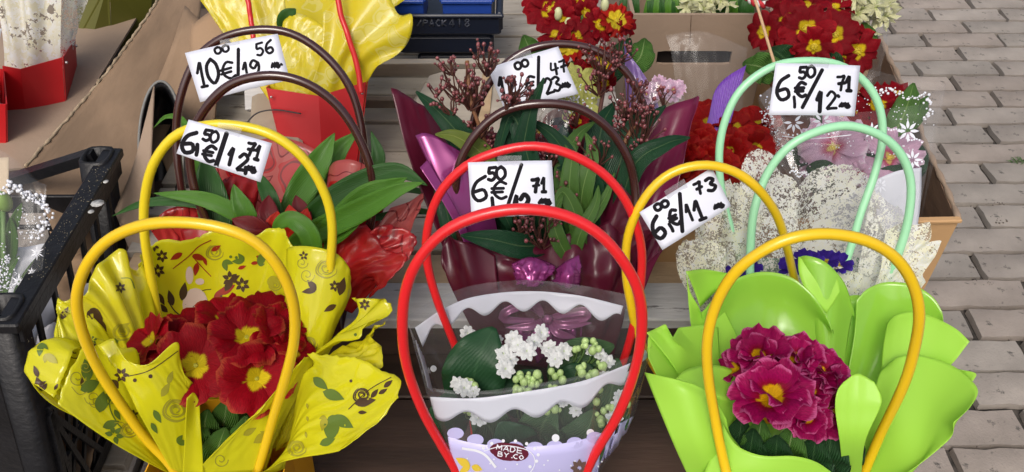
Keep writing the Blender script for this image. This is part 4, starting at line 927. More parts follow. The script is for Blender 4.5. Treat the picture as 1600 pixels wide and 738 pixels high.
# ---- 3 green wrap, front right
bc = P(1235, 712, .84)
t = GB = thing('gift_bag', 'plain apple green wrapped gift bag with yellow handles at front right, magenta primrose inside', 'gift bag', (bc.x, bc.y, .622), 'gift bags in the front row')
gift_bag(t, bc, .12, .11, bc.z-.624, bag_y, 1.15)
G = {}
G['right_back'] = Sheet([[(1290, 700, .88), (1330, 690, .88), (1380, 690, .87)],
  [(1320, 600, .885), (1360, 580, .885), (1420, 580, .87)],
  [(1335, 520, .885), (1370, 495, .885), (1420, 500, .875), (1465, 520, .86)],
  [(1338, 470, .88), (1355, 452, .88), (1385, 441, .88), (1425, 445, .87), (1455, 462, .86), (1471, 485, .855), (1474, 503, .85)]], 40, 26)
G['mid_back'] = Sheet([[(1250, 700, .88), (1280, 700, .875), (1320, 700, .88)],
  [(1262, 590, .885), (1290, 580, .87), (1318, 590, .88)],
  [(1262, 500, .885), (1280, 480, .868), (1305, 470, .868), (1330, 500, .885)],
  [(1247, 402, .88), (1262, 400, .868), (1290, 410, .862), (1318, 440, .866), (1332, 478, .88), (1337, 500, .89)]], 36, 26)
G['mid_lip'] = Sheet([[(1247, 402, .878), (1248, 425, .873), (1258, 452, .868), (1275, 475, .866), (1292, 490, .865)],
  [(1262, 401, .872), (1275, 420, .869), (1290, 445, .866), (1305, 470, .865)],
  [(1270, 402, .868), (1295, 415, .866), (1308, 432, .864), (1313, 455, .864)]], 24, 10)
G['back'] = Sheet([[(1160, 700, .88), (1210, 700, .89), (1270, 700, .88)],
  [(1120, 600, .87), (1190, 580, .89), (1290, 590, .87)],
  [(1100, 520, .865), (1150, 490, .885), (1220, 480, .89), (1300, 520, .865)],
  [(1106, 485, .85), (1120, 462, .858), (1145, 438, .868), (1190, 425, .875), (1235, 433, .872), (1268, 460, .864), (1290, 492, .855), (1303, 525, .85)]], 44, 28)
G['back_left'] = Sheet([[(1140, 700, .87), (1160, 690, .88), (1180, 690, .885)],
  [(1100, 590, .86), (1130, 560, .87), (1160, 550, .88)],
  [(1080, 510, .86), (1100, 490, .87), (1130, 470, .88)],
  [(1072, 424, .85), (1078, 455, .852), (1092, 480, .86), (1100, 500, .872), (1115, 470, .886), (1140, 445, .89), (1175, 432, .892)]], 44, 26)
G['back_left_fold'] = Sheet([[(1094, 480, .874), (1120, 455, .888), (1150, 445, .896)],
  [(1085, 455, .868), (1110, 435, .884), (1145, 428, .894)],
  [(1072, 424, .852), (1100, 421, .875), (1130, 426, .888), (1145, 428, .894)]], 20, 8)
G['left_up'] = Sheet([[(1150, 700, .85), (1160, 690, .855), (1170, 680, .86)],
  [(1080, 620, .82), (1105, 600, .83), (1130, 590, .85)],
  [(1050, 570, .80), (1070, 555, .81), (1095, 550, .83), (1125, 560, .85)],
  [(1010, 520, .79), (1028, 512, .80), (1040, 506, .795), (1050, 530, .79), (1060, 512, .815), (1100, 508, .835), (1122, 512, .85)]], 44, 26, sharp_top=True)
G['left_under'] = Sheet([[(1110, 700, .83), (1130, 680, .84), (1140, 660, .85)],
  [(1040, 610, .79), (1050, 590, .80), (1065, 570, .82)],
  [(1013, 560, .785), (1012, 540, .79), (1016, 522, .795), (1040, 508, .80)]], 20, 14)
G['right_mid'] = Sheet([[(1330, 720, .85), (1360, 700, .85), (1380, 690, .85)],
  [(1370, 620, .84), (1410, 600, .83), (1450, 590, .82)],
  [(1380, 540, .845), (1410, 520, .835), (1450, 530, .82), (1484, 572, .805)],
  [(1386, 505, .85), (1400, 492, .845), (1430, 487, .835), (1464, 498, .82), (1495, 515, .805), (1515, 534, .795)]], 36, 24)
G['right_low'] = Sheet([[(1318, 745, .83), (1335, 745, .82), (1350, 745, .815)],
  [(1350, 660, .82), (1385, 660, .80), (1420, 735, .77), (1400, 748, .765)],
  [(1372, 590, .825), (1410, 590, .81), (1460, 640, .78), (1480, 690, .75)],
  [(1380, 575, .83), (1405, 558, .82), (1440, 556, .81), (1485, 570, .79), (1515, 592, .77), (1528, 612, .755), (1515, 637, .745), (1490, 660, .74)]], 50, 32)
G['right_spike'] = Sheet([[(1440, 570, .82), (1470, 575, .81), (1490, 590, .80)],
  [(1470, 570, .80), (1500, 580, .785), (1512, 592, .775)],
  [(1490, 578, .785), (1524, 583, .772), (1520, 596, .768)]], 12, 8)
G['right_leaf'] = Sheet([[(1318, 748, .80), (1330, 748, .80), (1345, 748, .80)],
  [(1312, 690, .756), (1330, 690, .754), (1352, 690, .750)],
  [(1305, 640, .747), (1335, 640, .745), (1374, 640, .738)],
  [(1308, 612, .746), (1335, 608, .745), (1377, 620, .738)],
  [(1318, 597, .748), (1340, 584, .747), (1366, 597, .742)]], 26, 26)
G['left_front'] = Sheet([[(1085, 765, .79), (1120, 765, .79), (1180, 765, .79)],
  [(1055, 700, .765), (1100, 700, .755), (1150, 705, .77), (1165, 712, .785)],
  [(1030, 640, .765), (1070, 620, .75), (1110, 640, .755), (1142, 680, .775)],
  [(1007, 582, .775), (1035, 588, .762), (1065, 595, .755), (1095, 605, .755), (1118, 625, .76), (1135, 655, .768)]], 40, 28)
G['left_curl'] = Sheet([[(1140, 700, .80), (1146, 690, .81), (1150, 680, .82)],
  [(1128, 645, .772), (1142, 640, .79), (1151, 640, .81), (1146, 650, .83)],
  [(1095, 606, .760), (1125, 618, .765), (1148, 618, .79), (1156, 610, .81), (1140, 620, .835)],
  [(1056, 592, .765), (1072, 578, .775), (1105, 570, .79), (1140, 576, .80), (1157, 594, .815), (1148, 600, .83), (1125, 596, .845)]], 40, 26)
G['front_low'] = Sheet([[(1080, 770, .78), (1180, 775, .765), (1310, 775, .77)],
  [(1100, 740, .765), (1190, 745, .745), (1300, 758, .755)],
  [(1128, 660, .765), (1150, 695, .752), (1190, 712, .742), (1240, 713, .74), (1275, 722, .745), (1305, 742, .755)]], 36, 14)
G['inner_right'] = Sheet([[(1280, 720, .89), (1320, 710, .895), (1370, 700, .885)], [(1290, 600, .90), (1330, 590, .905), (1370, 590, .895)], [(1290, 500, .905), (1315, 468, .91), (1345, 462, .905), (1365, 480, .90)]], 20, 20, wrinkle=.001, seed=17)
G['inner_left'] = Sheet([[(1150, 700, .885), (1180, 700, .89), (1200, 700, .89)], [(1080, 600, .875), (1110, 580, .89), (1160, 570, .895)], [(1062, 560, .87), (1085, 520, .88), (1130, 490, .893), (1180, 480, .898)]], 20, 20, wrinkle=.001, seed=18)
for q_, (k, s_) in enumerate(G.items()):
    if k != 'mid_lip': s_.crease(.0008, 2.5, .8, q_+3)
    s_.build('wrap_sheet', gwrap_s if k in ('right_back', 'mid_back', 'back') else gwrap, t, .0004)
handle(t, [(1138, 748, .752), (1130, 715, .748), (1118, 655, .735), (1107, 590, .712), (1106, 530, .69), (1120, 475, .67), (1150, 425, .65), (1195, 390, .635), (1245, 371, .628), (1300, 367, .628), (1355, 378, .633), (1400, 405, .643), (1427, 445, .657), (1436, 495, .675), (1428, 550, .70), (1408, 610, .73), (1372, 688, .78), (1345, 750, .81)], .0047, yel_h)
handle(t, [(1120, 700, .90), (1040, 600, .89), (1000, 530, .865), (984, 470, .84), (977, 420, .82), (980, 370, .80), (997, 325, .785), (1025, 288, .775), (1060, 266, .77), (1105, 259, .768), (1150, 270, .772), (1185, 296, .782), (1212, 335, .81), (1228, 380, .85), (1240, 430, .905), (1258, 520, .935), (1280, 640, .915)], .0046, yel_h)
p = Prints([G['back'], G['right_back'], G['mid_back']])
pc = P(1235, 700, .875)
t = thing('primrose_plant', 'magenta ruffled primrose with yellow eye inside the apple green wrap', 'flower', (pc.x, pc.y, .626))
pot(t, (pc.x, pc.y, pc.z-.015), .05, .09)
for x, y, d, sx, sy, r, ly, npt, op in ((1206, 624, .765, .0, .45, .040, 1, 6, .24), (1206, 618, .768, .0, .5, .032, 1, 5, .55), (1188, 562, .80, -.4, .9, .034, 2, 5, .32), (1240, 568, .80, .2, 1.0, .031, 2, 5, .32), (1276, 588, .795, .6, .8, .032, 2, 5, .32), (1298, 612, .79, 1.2, .4, .027, 2, 5, .3), (1148, 580, .80, -1.3, 1.1, .022, 1, 5, .3), (1258, 652, .775, .4, -.2, .026, 2, 5, .3), (1288, 645, .785, 1.0, -.1, .027, 2, 5, .3), (1262, 615, .785, .4, .3, .027, 2, 5, .35)):
    flower(t, P(x, y, d), toward(x, y, d, sx, sy), r, 'mag', eye_m if r > .03 else None, npt, ly, er=.06, jit=.22, open_=op)
for q in ([(1200, 735, .82), (1185, 700, .78), (1190, 655, .775)], [(1225, 740, .81), (1232, 705, .77), (1240, 665, .765)], [(1170, 735, .83), (1155, 700, .79), (1160, 650, .79)], [(1290, 745, .82), (1295, 715, .78), (1300, 660, .785)], [(1265, 750, .81), (1270, 720, .78), (1275, 680, .775)], [(1310, 740, .83), (1318, 690, .80), (1310, 650, .80)], [(1180, 740, .81), (1172, 715, .78), (1178, 670, .775)], [(1210, 740, .80), (1212, 712, .77), (1215, 680, .765)]):
    strap(t, pts3(q), .042, prim_leaf if q[0][0] in (1225, 1200) else prim_leaf_d, prof='oval', ruff=.25, fold=.15)

# ---- 2 clear bag with kalanchoe, front centre
bandw = mat('white_print', (.80, .82, .88), .35)
bandt = mat('white_film_print', (.78, .80, .88), .3, alpha=.90, trans=.3, bump=.15, bscale=30)
lil = mat('lilac_print', (.52, .50, .80), .35)
lil2 = mat('pale_lilac_print', (.72, .72, .90), .35)
clear = film('clear_film', (.97, .98, 1), .05, .14)
clear_b = film('clear_film_back', (.93, .94, .97), .04, .10)
bc = P(818, 790, .84)
t = KB = thing('gift_bag', 'clear film gift bag with white scalloped bands, lilac base print and red handles', 'gift bag', (bc.x, bc.y, .622), 'gift bags in the front row')
redcard = mat('red_card_bag', (.62, .010, .016), .42)
gift_bag(t, P(818, 742, .83), .10, .09, .085, redcard, 1.12)
K = {}
K['back'] = Sheet([[(740, 730, .90), (820, 735, .91), (910, 730, .90)],
  [(700, 640, .88), (820, 600, .90), (950, 620, .885)],
  [(645, 520, .85), (700, 500, .87), (800, 480, .89), (900, 490, .89), (985, 500, .87)],
  [(638, 493, .845), (680, 468, .86), (740, 446, .88), (820, 438, .885), (900, 445, .885), (978, 460, .87)]], 44, 26, wrinkle=.001, seed=12)
K['front'] = Sheet([[(720, 768, .80), (815, 775, .79), (920, 765, .80)],
  [(700, 700, .77), (760, 720, .765), (820, 728, .763), (900, 715, .765), (960, 680, .78)],
  [(668, 620, .745), (740, 632, .735), (820, 625, .73), (910, 608, .735), (985, 575, .75)],
  [(668, 606, .742), (740, 612, .73), (820, 602, .725), (910, 586, .73), (990, 555, .745)]], 44, 26, wrinkle=.0006, seed=13)
K['left'] = Sheet([[(740, 740, .89), (725, 760, .84), (720, 768, .80)],
  [(695, 630, .87), (690, 680, .81), (700, 700, .77)],
  [(640, 510, .845), (655, 570, .80), (668, 620, .745)],
  [(637, 492, .843), (652, 555, .80), (667, 606, .742)]], 16, 26)
K['right'] = Sheet([[(910, 740, .89), (920, 760, .84), (920, 765, .80)],
  [(975, 650, .87), (985, 660, .82), (960, 680, .78)],
  [(1000, 520, .86), (1016, 550, .81), (985, 575, .75)],
  [(978, 460, .87), (1022, 530, .81), (990, 555, .745)]], 20, 26, wrinkle=.002, seed=14)
for k, s_ in K.items(): s_.build('film_panel', clear_b if k == 'back' else clear, t, 0)
def lifted(s_, dz):
    q = Sheet.__new__(Sheet); q.v = [v+(EYE-v).normalized()*dz for v in s_.v]; q.f = s_.f; q._b = None; return q
def band(sheets, top, scal, per, amp, m, name, n=90, ph=0):
    a = cr(top, n); b = cr(scal, n); L_ = np.r_[0, np.cumsum(np.linalg.norm(np.diff(b, axis=0), axis=1))]
    b = b+np.stack([np.zeros(n), amp*np.sin(L_/per*6.283+ph)], 1)
    p = Prints(sheets); rows = 6; pts = [[tuple(a[i]*(1-k/(rows-1))+b[i]*k/(rows-1)) for i in range(n)] for k in range(rows)]
    V = []; f = []; ok = {}
    for k in range(rows):
        for i in range(n):
            h = hit_any(sheets, *pts[k][i], lift=.0005)
            if h is not None: ok[k, i] = len(V); V.append(h)
    for k in range(rows-1):
        for i in range(n-1):
            q = [(k, i), (k, i+1), (k+1, i+1), (k+1, i)]
            if all(e in ok for e in q): f.append(tuple(ok[e] for e in q))
    return mk(name, V, f, m, t, True, None, .0003)
band([K['back']], [(648, 512), (690, 484), (740, 464), (820, 455), (900, 461), (974, 478)], [(660, 535), (690, 508), (740, 488), (820, 478), (900, 484), (970, 500)], 60, 9, bandt, 'white_band', ph=2.2)
band([K['front'], K['left']], [(672, 620), (740, 622), (820, 612), (910, 595), (988, 566)], [(680, 648), (740, 652), (820, 646), (910, 628), (975, 592)], 74, 9, bandt, 'white_band', ph=.5)
band([K['right']], [(975, 500), (993, 530), (1012, 556), (990, 566)], [(972, 520), (984, 550), (992, 570), (980, 590)], 500, 1, bandt, 'white_band')
band([K['left']], [(643, 512), (652, 545), (662, 580), (668, 606)], [(650, 510), (658, 545), (668, 580), (676, 612)], 500, 1, bandt, 'white_band')
band([K['front'], K['left'], K['right']], [(700, 682), (740, 692), (800, 698), (870, 694), (930, 680), (990, 650)], [(715, 775), (760, 775), (815, 778), (880, 775), (930, 760), (960, 715)], 1e5, 0, lil, 'lilac_base')
p = Prints([K['front']])
for q in ((868, 684, 6), (922, 676, 6)): p.disc(*q)
p.build('white_dot', bandw, t)['kind'] = 'stuff'
p = Prints([K['left'], K['back']]); 
for q in ((677, 576, 5), (712, 557, 5), (718, 686, 5)): p.disc(*q)
if p.mb.v: p.build('white_dot', bandw, t)['kind'] = 'stuff'
for s_ in (K['front'],):
    p = Prints([s_])
    for k in range(9):      # scallops of the lilac base rise into the film
        x = 712+k*31; p.disc(x, 699-(0.0016*(x-830)**2), 13, 9)
    p.build('lilac_scallop', lil, t)['kind'] = 'stuff'
p = Prints([lifted(K['front'], .0009), lifted(K['right'], .0009)])
for q in ([(745, 702), (760, 690), (790, 684), (820, 690), (845, 712), (846, 735), (825, 750)], [(722, 700), (745, 704), (760, 712), (775, 730)], [(846, 716), (880, 716), (910, 705), (950, 690), (985, 668)]): p.stroke(q, 4, 26)
p.stroke([(756, 704), (790, 696), (826, 704), (836, 722), (826, 742)], 1.4, 26)
for k in range(16): p.disc(730+k*14+(k % 3)*4, 716+((k*37) % 22), 1.3)
for k in range(9):
    a = -2.6+k*.42; p.disc(795+46*math.cos(a), 712+24*math.sin(a), 2.6)
p.build('white_line', bandw, t)['kind'] = 'stuff'
Kf2 = lifted(K['front'], .0009)
p = Prints([Kf2]); p.disc(797, 706, 27, 14); p.disc(785, 702, 20, 11); p.disc(808, 709, 18, 11); p.build('badge', mat('plum_print', (.12, .012, .03), .4), t)
# lettering MADE / BY CO on the badge
LT = {'M': [[(0, 1), (.05, 0), (.5, .7), (.95, 0), (1, 1)]], 'A': [[(0, 1), (.5, 0), (1, 1)], [(.2, .65), (.8, .65)]], 'D': [[(0, 0), (0, 1), (.6, .95), (.95, .5), (.6, .05), (0, 0)]], 'E': [[(1, 0), (0, 0), (0, 1), (1, 1)], [(0, .5), (.8, .5)]],
      'B': [[(0, 1), (0, 0), (.8, .05), (.8, .42), (.1, .5), (.95, .55), (.9, .95), (0, 1)]], 'Y': [[(0, 0), (.5, .5), (1, 0)], [(.5, .5), (.5, 1)]], 'C': [[(1, .1), (.5, 0), (0, .5), (.5, 1), (1, .9)]], 'O': [[(.5, 0), (0, .5), (.5, 1), (1, .5), (.5, 0)]], '.': [[(.3, .9), (.6, .9)]]}
Kf3 = lifted(K['front'], .0016); p = Prints([Kf3])
def word(txt, x, y, w_, h_, rot, gap=1.35, sw=1.5):
    cs, sn = math.cos(R(rot)), math.sin(R(rot)); cx = 0
    for ch in txt:
        for st in LT[ch]:
            c = lin([(x+(cx+a*w_)*cs-(b*h_)*sn, y+(cx+a*w_)*sn+b*h_*cs) for a, b in st], 2)
            for i in range(len(st)-1):
                a, b = st[i], st[i+1]
                A_ = (x+(cx+a[0]*w_)*cs-(a[1]*h_)*sn, y+(cx+a[0]*w_)*sn+a[1]*h_*cs); B_ = (x+(cx+b[0]*w_)*cs-(b[1]*h_)*sn, y+(cx+b[0]*w_)*sn+b[1]*h_*cs)
                p.stroke([A_, B_], sw, 3)
        cx += w_*gap*(.5 if ch == '.' else 1)
word('MADE', 777, 694, 8, 8, 9); word('BY.CO', 779, 705, 7, 7, 9)
p.build('lettering', bandw, t)
p = Prints([lifted(K['front'], .0009), lifted(K['right'], .0009)])
for a in (-60, -20, 20, 60, 120, 160, 200, 240): p.leaf(955+0*a, 716, 15, a, .6)
p.leaf(735, 728, 26, -150, .5); p.leaf(735, 728, 20, 150, .5); p.leaf(737, 728, 18, 20, .6)
p.build('yellow_flower_print', mat('print_yellow', (.75, .55, .05), .4), t)
p = Prints([lifted(K['front'], .0009)])
p.flower(905, 731, 14, 8); p.swirl(905, 731, 13, 1.4); p.build('flower_print', mat('print_brown_outline', (.16, .10, .08), .4), t)
handle(t, [(722, 770, .80), (712, 735, .785), (690, 695, .765), (660, 640, .735), (637, 575, .705), (629, 515, .68), (634, 455, .66), (655, 405, .645), (695, 362, .633), (750, 337, .627), (815, 327, .624), (880, 336, .627), (935, 365, .634), (975, 410, .647), (998, 460, .663), (1002, 520, .685), (990, 585, .71), (965, 650, .74), (930, 708, .77), (905, 760, .80)], .0047, red_h)
handle(t, [(745, 720, .90), (735, 620, .90), (712, 545, .88), (683, 470, .85), (667, 410, .825), (668, 355, .80), (688, 300, .78), (730, 258, .765), (785, 236, .757), (838, 229, .755), (890, 240, .758), (940, 268, .768), (975, 310, .782), (996, 360, .80), (1003, 410, .82), (996, 480, .845), (975, 560, .875), (940, 640, .89), (910, 710, .89)], .0045, red_h)
# kalanchoe
white_p = petal_mat('white_petal', (.86, .88, .87), (.62, .74, .45), .15, (.88, .90, .90), vein=.85)
petal_mesh('wht', white_p, .56, -.06, .02, .30, 3, 5)
budg = mat('green_bud', (.42, .58, .22), .45, var=.15, vscale=60)
kl = leaf_mat('kalanchoe_leaf', (.010, .045, .018), (.025, .085, .030), (.03, .09, .035), .40, .12, 25)
kl2 = leaf_mat('kalanchoe_leaf_pale', (.035, .085, .035), (.07, .14, .055), (.12, .2, .09), .4, .5, 25)
pc = P(815, 720, .88)
t = thing('kalanchoe_plant', 'white double flowered kalanchoe with dark green leaf inside the clear film bag', 'flower', (pc.x, pc.y, .626))
pot(t, (pc.x, pc.y, pc.z-.01), .045, .08)
for x, y, d, r in ((802, 531, .80, .0125), (845, 520, .81, .012), (788, 553, .79, .013), (823, 549, .785, .0135), (789, 577, .78, .014), (862, 556, .79, .0115), (880, 549, .79, .013), (730, 521, .82, .011), (835, 535, .80, .011), (725, 607, .775, .013), (748, 655, .775, .012), (868, 562, .785, .012), (950, 565, .79, .010), (893, 622, .775, .010), (960, 655, .775, .012), (775, 533, .81, .010), (858, 545, .80, .012), (810, 540, .79, .011), (945, 590, .785, .010), (965, 635, .78, .010), (797, 562, .785, .011), (900, 642, .785, .009), (925, 548, .80, .009), (938, 555, .79, .009), (715, 600, .78, .010), (740, 612, .775, .009), (880, 628, .775, .008), (968, 620, .78, .009)):
    flower(t, P(x, y, d), toward(x, y, d, random.uniform(-.5, .5), random.uniform(0, .7)), r*.76, 'wht', None, 8, 2, jit=.12)
mb = MB(); sb = MB(); rg = random.Random(9)
for x, y, n, sp in ((830, 595, 12, 22), (812, 610, 8, 16), (735, 600, 5, 10), (925, 590, 10, 20), (930, 545, 6, 16), (865, 590, 8, 20), (915, 575, 4, 12), (955, 640, 12, 18), (945, 660, 8, 14), (870, 640, 5, 14), (730, 637, 5, 14), (940, 570, 6, 10), (905, 545, 5, 8)):
    for k in range(n):
        c = P(x+rg.gauss(0, sp*.55), y+rg.gauss(0, sp*.45), .785+rg.uniform(-.008, .008)); r = rg.uniform(.0022, .0046); mb.ball(c, r, 8, 6, (1, 1, 1.25))
        sb.tube([c, c+Vector((0, .012, -.03)), P(820, 690, .85)], .0011, 4, False)
h = sb.build('stem', mat('green_stem', (.12, .22, .06), .5), t); h['kind'] = 'stuff'; b = mb.build('bud', budg, t); b['kind'] = 'stuff'
strap(t, pts3([(735, 630, .82), (738, 600, .80), (750, 555, .79), (772, 512, .80)]), .064, kl, prof='oval', ruff=.12, fold=.12, thick=.0015)
for q, w_, m_ in (([(900, 700, .83), (870, 640, .80), (865, 590, .80)], .05, kl2), ([(780, 700, .83), (760, 660, .80), (735, 640, .79)], .045, kl2), ([(840, 700, .83), (850, 660, .79), (870, 640, .78)], .05, kl2), ([(940, 690, .83), (950, 640, .80), (965, 560, .80)], .045, kl2), ([(720, 680, .83), (700, 650, .80), (705, 610, .79)], .045, kl), ([(820, 720, .82), (800, 690, .79), (780, 660, .78)], .05, kl), ([(880, 720, .82), (910, 690, .79), (930, 640, .785)], .05, kl2), ([(880, 640, .83), (900, 600, .81), (925, 570, .81)], .05, kl), ([(800, 650, .83), (820, 610, .81), (845, 580, .81)], .05, kl), ([(860, 600, .83), (900, 560, .82), (960, 540, .82)], .04, kl2)):
    strap(t, pts3(q), w_, m_, prof='oval', ruff=.12, fold=.12, thick=.001)
# ================================================================ SECOND ROW
LEAFG = leaf_mat('strap_leaf', (.048, .155, .014), (.10, .25, .028), (.11, .27, .06), .28, .3, 9, .35)
LEAFD = leaf_mat('strap_leaf_dark', (.016, .070, .012), (.04, .13, .022), (.05, .14, .04), .3, .3, 9, .3)
LEAFS = leaf_mat('glossy_leaf', (.006, .038, .020), (.018, .065, .025), (.10, .16, .07), .25, .5, 12, .8)
LEAFY = leaf_mat('olive_leaf', (.09, .14, .02), (.16, .20, .03), (.28, .30, .10), .35, .4, 12, .8)
LEAFM = leaf_mat('mid_green_leaf', (.045, .115, .02), (.085, .18, .035), (.22, .33, .10), .35, .4, 12, .8)
BRACT = leaf_mat('red_bract', (.42, .012, .008), (.58, .03, .01), (.25, .01, .01), .35, .3, 9, .2)
BRACTD = leaf_mat('dark_bract', (.10, .006, .012), (.20, .01, .012), (.08, .005, .01), .35, .3, 9, .2)
bract_y = mat('bract_yellow', (.75, .25, .02), .4)
def printed(name, base, ink, ink2, scale=9, alpha=1.0, rough=.3, trans=.3, lo=.48, hi=.50):
    """film or paper with large flat printed petals (contours of a warped noise)"""
    m = bpy.data.materials.new(name); m.use_nodes = True; nt = m.node_tree; N = nt.nodes; L = nt.links; b = N['Principled BSDF']
    tc = N.new('ShaderNodeTexCoord'); v = N.new('ShaderNodeTexVoronoi'); v.feature = 'SMOOTH_F1'; v.inputs['Scale'].default_value = scale*2; v.inputs['Smoothness'].default_value = .25
    n = N.new('ShaderNodeTexNoise'); n.inputs['Scale'].default_value = scale*2; n.inputs['Detail'].default_value = 1
    L.new(tc.outputs['Object'], n.inputs[0]); mx0 = N.new('ShaderNodeMix'); mx0.data_type = 'VECTOR'; mx0.inputs[0].default_value = .06; L.new(tc.outputs['Object'], mx0.inputs[4]); L.new(n.outputs['Color'], mx0.inputs[5]); L.new(mx0.outputs[1], v.inputs['Vector'])
    cr_ = N.new('ShaderNodeValToRGB'); cr_.color_ramp.interpolation = 'CONSTANT'; e = cr_.color_ramp.elements
    e[0].position = 0; e[0].color = (*ink, 1); e[1].position = .30; e[1].color = (*ink2, 1)
    for p_, c_ in ((.36, ink), (.44, base), (.62, ink2), (.66, base)):
        q = e.new(p_); q.color = (*c_, 1)
    L.new(v.outputs['Distance'], cr_.inputs[0]); L.new(cr_.outputs[0], b.inputs['Base Color']); b.inputs['Roughness'].default_value = rough; b.inputs['Coat Weight'].default_value = .3
    t = N.new('ShaderNodeBsdfTranslucent'); L.new(cr_.outputs[0], t.inputs[0]); ml = N.new('ShaderNodeMixShader'); ml.inputs[0].default_value = trans; L.new(b.outputs[0], ml.inputs[1]); L.new(t.outputs[0], ml.inputs[2]); sh = ml.outputs[0]
    if alpha < 1:
        tr = N.new('ShaderNodeBsdfTransparent'); m2 = N.new('ShaderNodeMixShader'); m2.inputs[0].default_value = alpha; L.new(tr.outputs[0], m2.inputs[1]); L.new(sh, m2.inputs[2]); sh = m2.outputs[0]
    L.new(sh, N['Material Output'].inputs[0]); return m
# ---- red printed wrap with bromeliad
rwrap = printed('red_petal_print', (.52, .10, .09), (.52, .012, .016), (.22, .006, .010), 11, .96)
rwrap2 = printed('red_petal_print_full', (.50, .03, .034), (.36, .010, .014), (.24, .006, .010), 12, .97)
rtis = mat('red_tissue_film', (.55, .016, .018), .36, var=.3, vscale=20, trans=.4, alpha=.90, coat=.15, bump=.25, bscale=30)
darkbag = mat('brown_card_bag', (.06, .016, .014), .4)
t = BB = thing('gift_bag', 'red petal printed gift bag with dark brown handles behind the yellow wrap', 'gift bag', PZ(430, 470, .70), 'gift bags in the second row')
bc = P(435, 400, 1.00); gift_bag(t, bc, .16, .11, bc.z-.702, darkbag, 1.1)
B = {}
B['left'] = Sheet([[(330, 520, 1.0), (350, 510, 1.0), (370, 500, 1.01)], [(262, 400, .97), (290, 390, .975), (330, 400, .99)], [(236, 360, .95), (255, 332, .955), (290, 322, .96), (325, 335, .975)]], 30, 22, wrinkle=.003, seed=21)
B['back'] = Sheet([[(360, 480, 1.05), (420, 480, 1.06), (500, 480, 1.05)], [(330, 350, 1.04), (420, 340, 1.06), (510, 350, 1.05)], [(330, 262, 1.03), (360, 235, 1.04), (420, 216, 1.05), (470, 222, 1.05), (520, 250, 1.04), (560, 262, 1.03)]], 44, 26, folds=2.2, amp=.004, seed=22)
B['left_back'] = Sheet([[(340, 500, 1.0), (370, 490, 1.02)], [(320, 380, .99), (390, 380, 1.02)], [(335, 292, .985), (362, 276, .995), (408, 285, 1.02)]], 24, 20, wrinkle=.004, seed=23)
B['roll'] = Sheet([[(480, 470, 1.02), (500, 465, 1.0), (540, 460, 1.02)], [(500, 360, 1.01), (520, 350, .985), (560, 350, .985), (590, 360, 1.01)], [(514, 262, 1.0), (525, 252, .985), (550, 250, .975), (575, 262, .98), (592, 290, .99), (610, 270, 1.01)]], 40, 26)
B['right'] = Sheet([[(520, 470, 1.01), (550, 470, 1.0), (570, 460, .99)], [(560, 400, .97), (600, 385, .965), (620, 400, .96)], [(610, 325, .96), (640, 315, .955), (661, 302, .95), (655, 330, .94)]], 30, 22, wrinkle=.002, seed=24)
B['right_low'] = Sheet([[(500, 480, 1.0), (525, 490, .985), (560, 470, .98)], [(520, 420, .955), (570, 410, .945), (590, 430, .95)], [(560, 372, .945), (600, 352, .935), (640, 362, .93), (651, 374, .925), (640, 400, .925), (610, 435, .93)]], 44, 30, wrinkle=.005, seed=25, rag=.003)
B['right_low2'] = Sheet([[(480, 490, .99), (520, 480, .98), (550, 490, .975)], [(500, 430, .955), (550, 430, .94), (590, 445, .935)], [(520, 372, .95), (570, 352, .94), (600, 390, .93), (635, 400, .92), (605, 440, .92), (575, 466, .93)]], 44, 30, wrinkle=.004, seed=26, rag=.003)
B['front'] = Sheet([[(330, 520, .98), (420, 520, .97), (520, 510, .975)], [(300, 440, .955), (400, 440, .94), (520, 440, .95)], [(282, 360, .95), (330, 345, .945), (400, 372, .93), (460, 392, .935), (530, 372, .94)]], 40, 24, wrinkle=.005, seed=27)
for k, s_ in B.items(): s_.build('wrap_sheet', rtis if k in ('right_low2', 'front') else rwrap2 if k in ('left', 'left_back', 'right_low') else rwrap, t, .0004)
handle(t, [(352, 470, .98), (340, 420, .975), (325, 352, .96), (305, 300, .945), (297, 250, .93), (305, 200, .915), (330, 158, .90), (370, 128, .892), (425, 118, .888), (480, 131, .892), (525, 163, .902), (560, 213, .918), (580, 268, .935), (582, 325, .95), (570, 385, .965), (548, 450, .98)], .0052, brn_h)
handle(t, [(330, 470, 1.10), (300, 370, 1.08), (283, 290, 1.05), (276, 215, 1.03), (283, 150, 1.01), (305, 95, 1.0), (345, 60, .992), (395, 47, .99), (450, 52, .992), (500, 80, 1.0), (540, 125, 1.01), (562, 180, 1.025), (571, 250, 1.045), (568, 330, 1.07), (550, 430, 1.09)], .0052, brn_h)
pc = P(440, 400, 1.0)
t = thing('bromeliad_plant', 'bromeliad with broad green strap leaves and red bracts in the red printed gift bag', 'plant', (pc.x, pc.y, .702))
pot(t, (pc.x, pc.y, pc.z-.01), .05, .10)
ctr = (445, 350, .97)
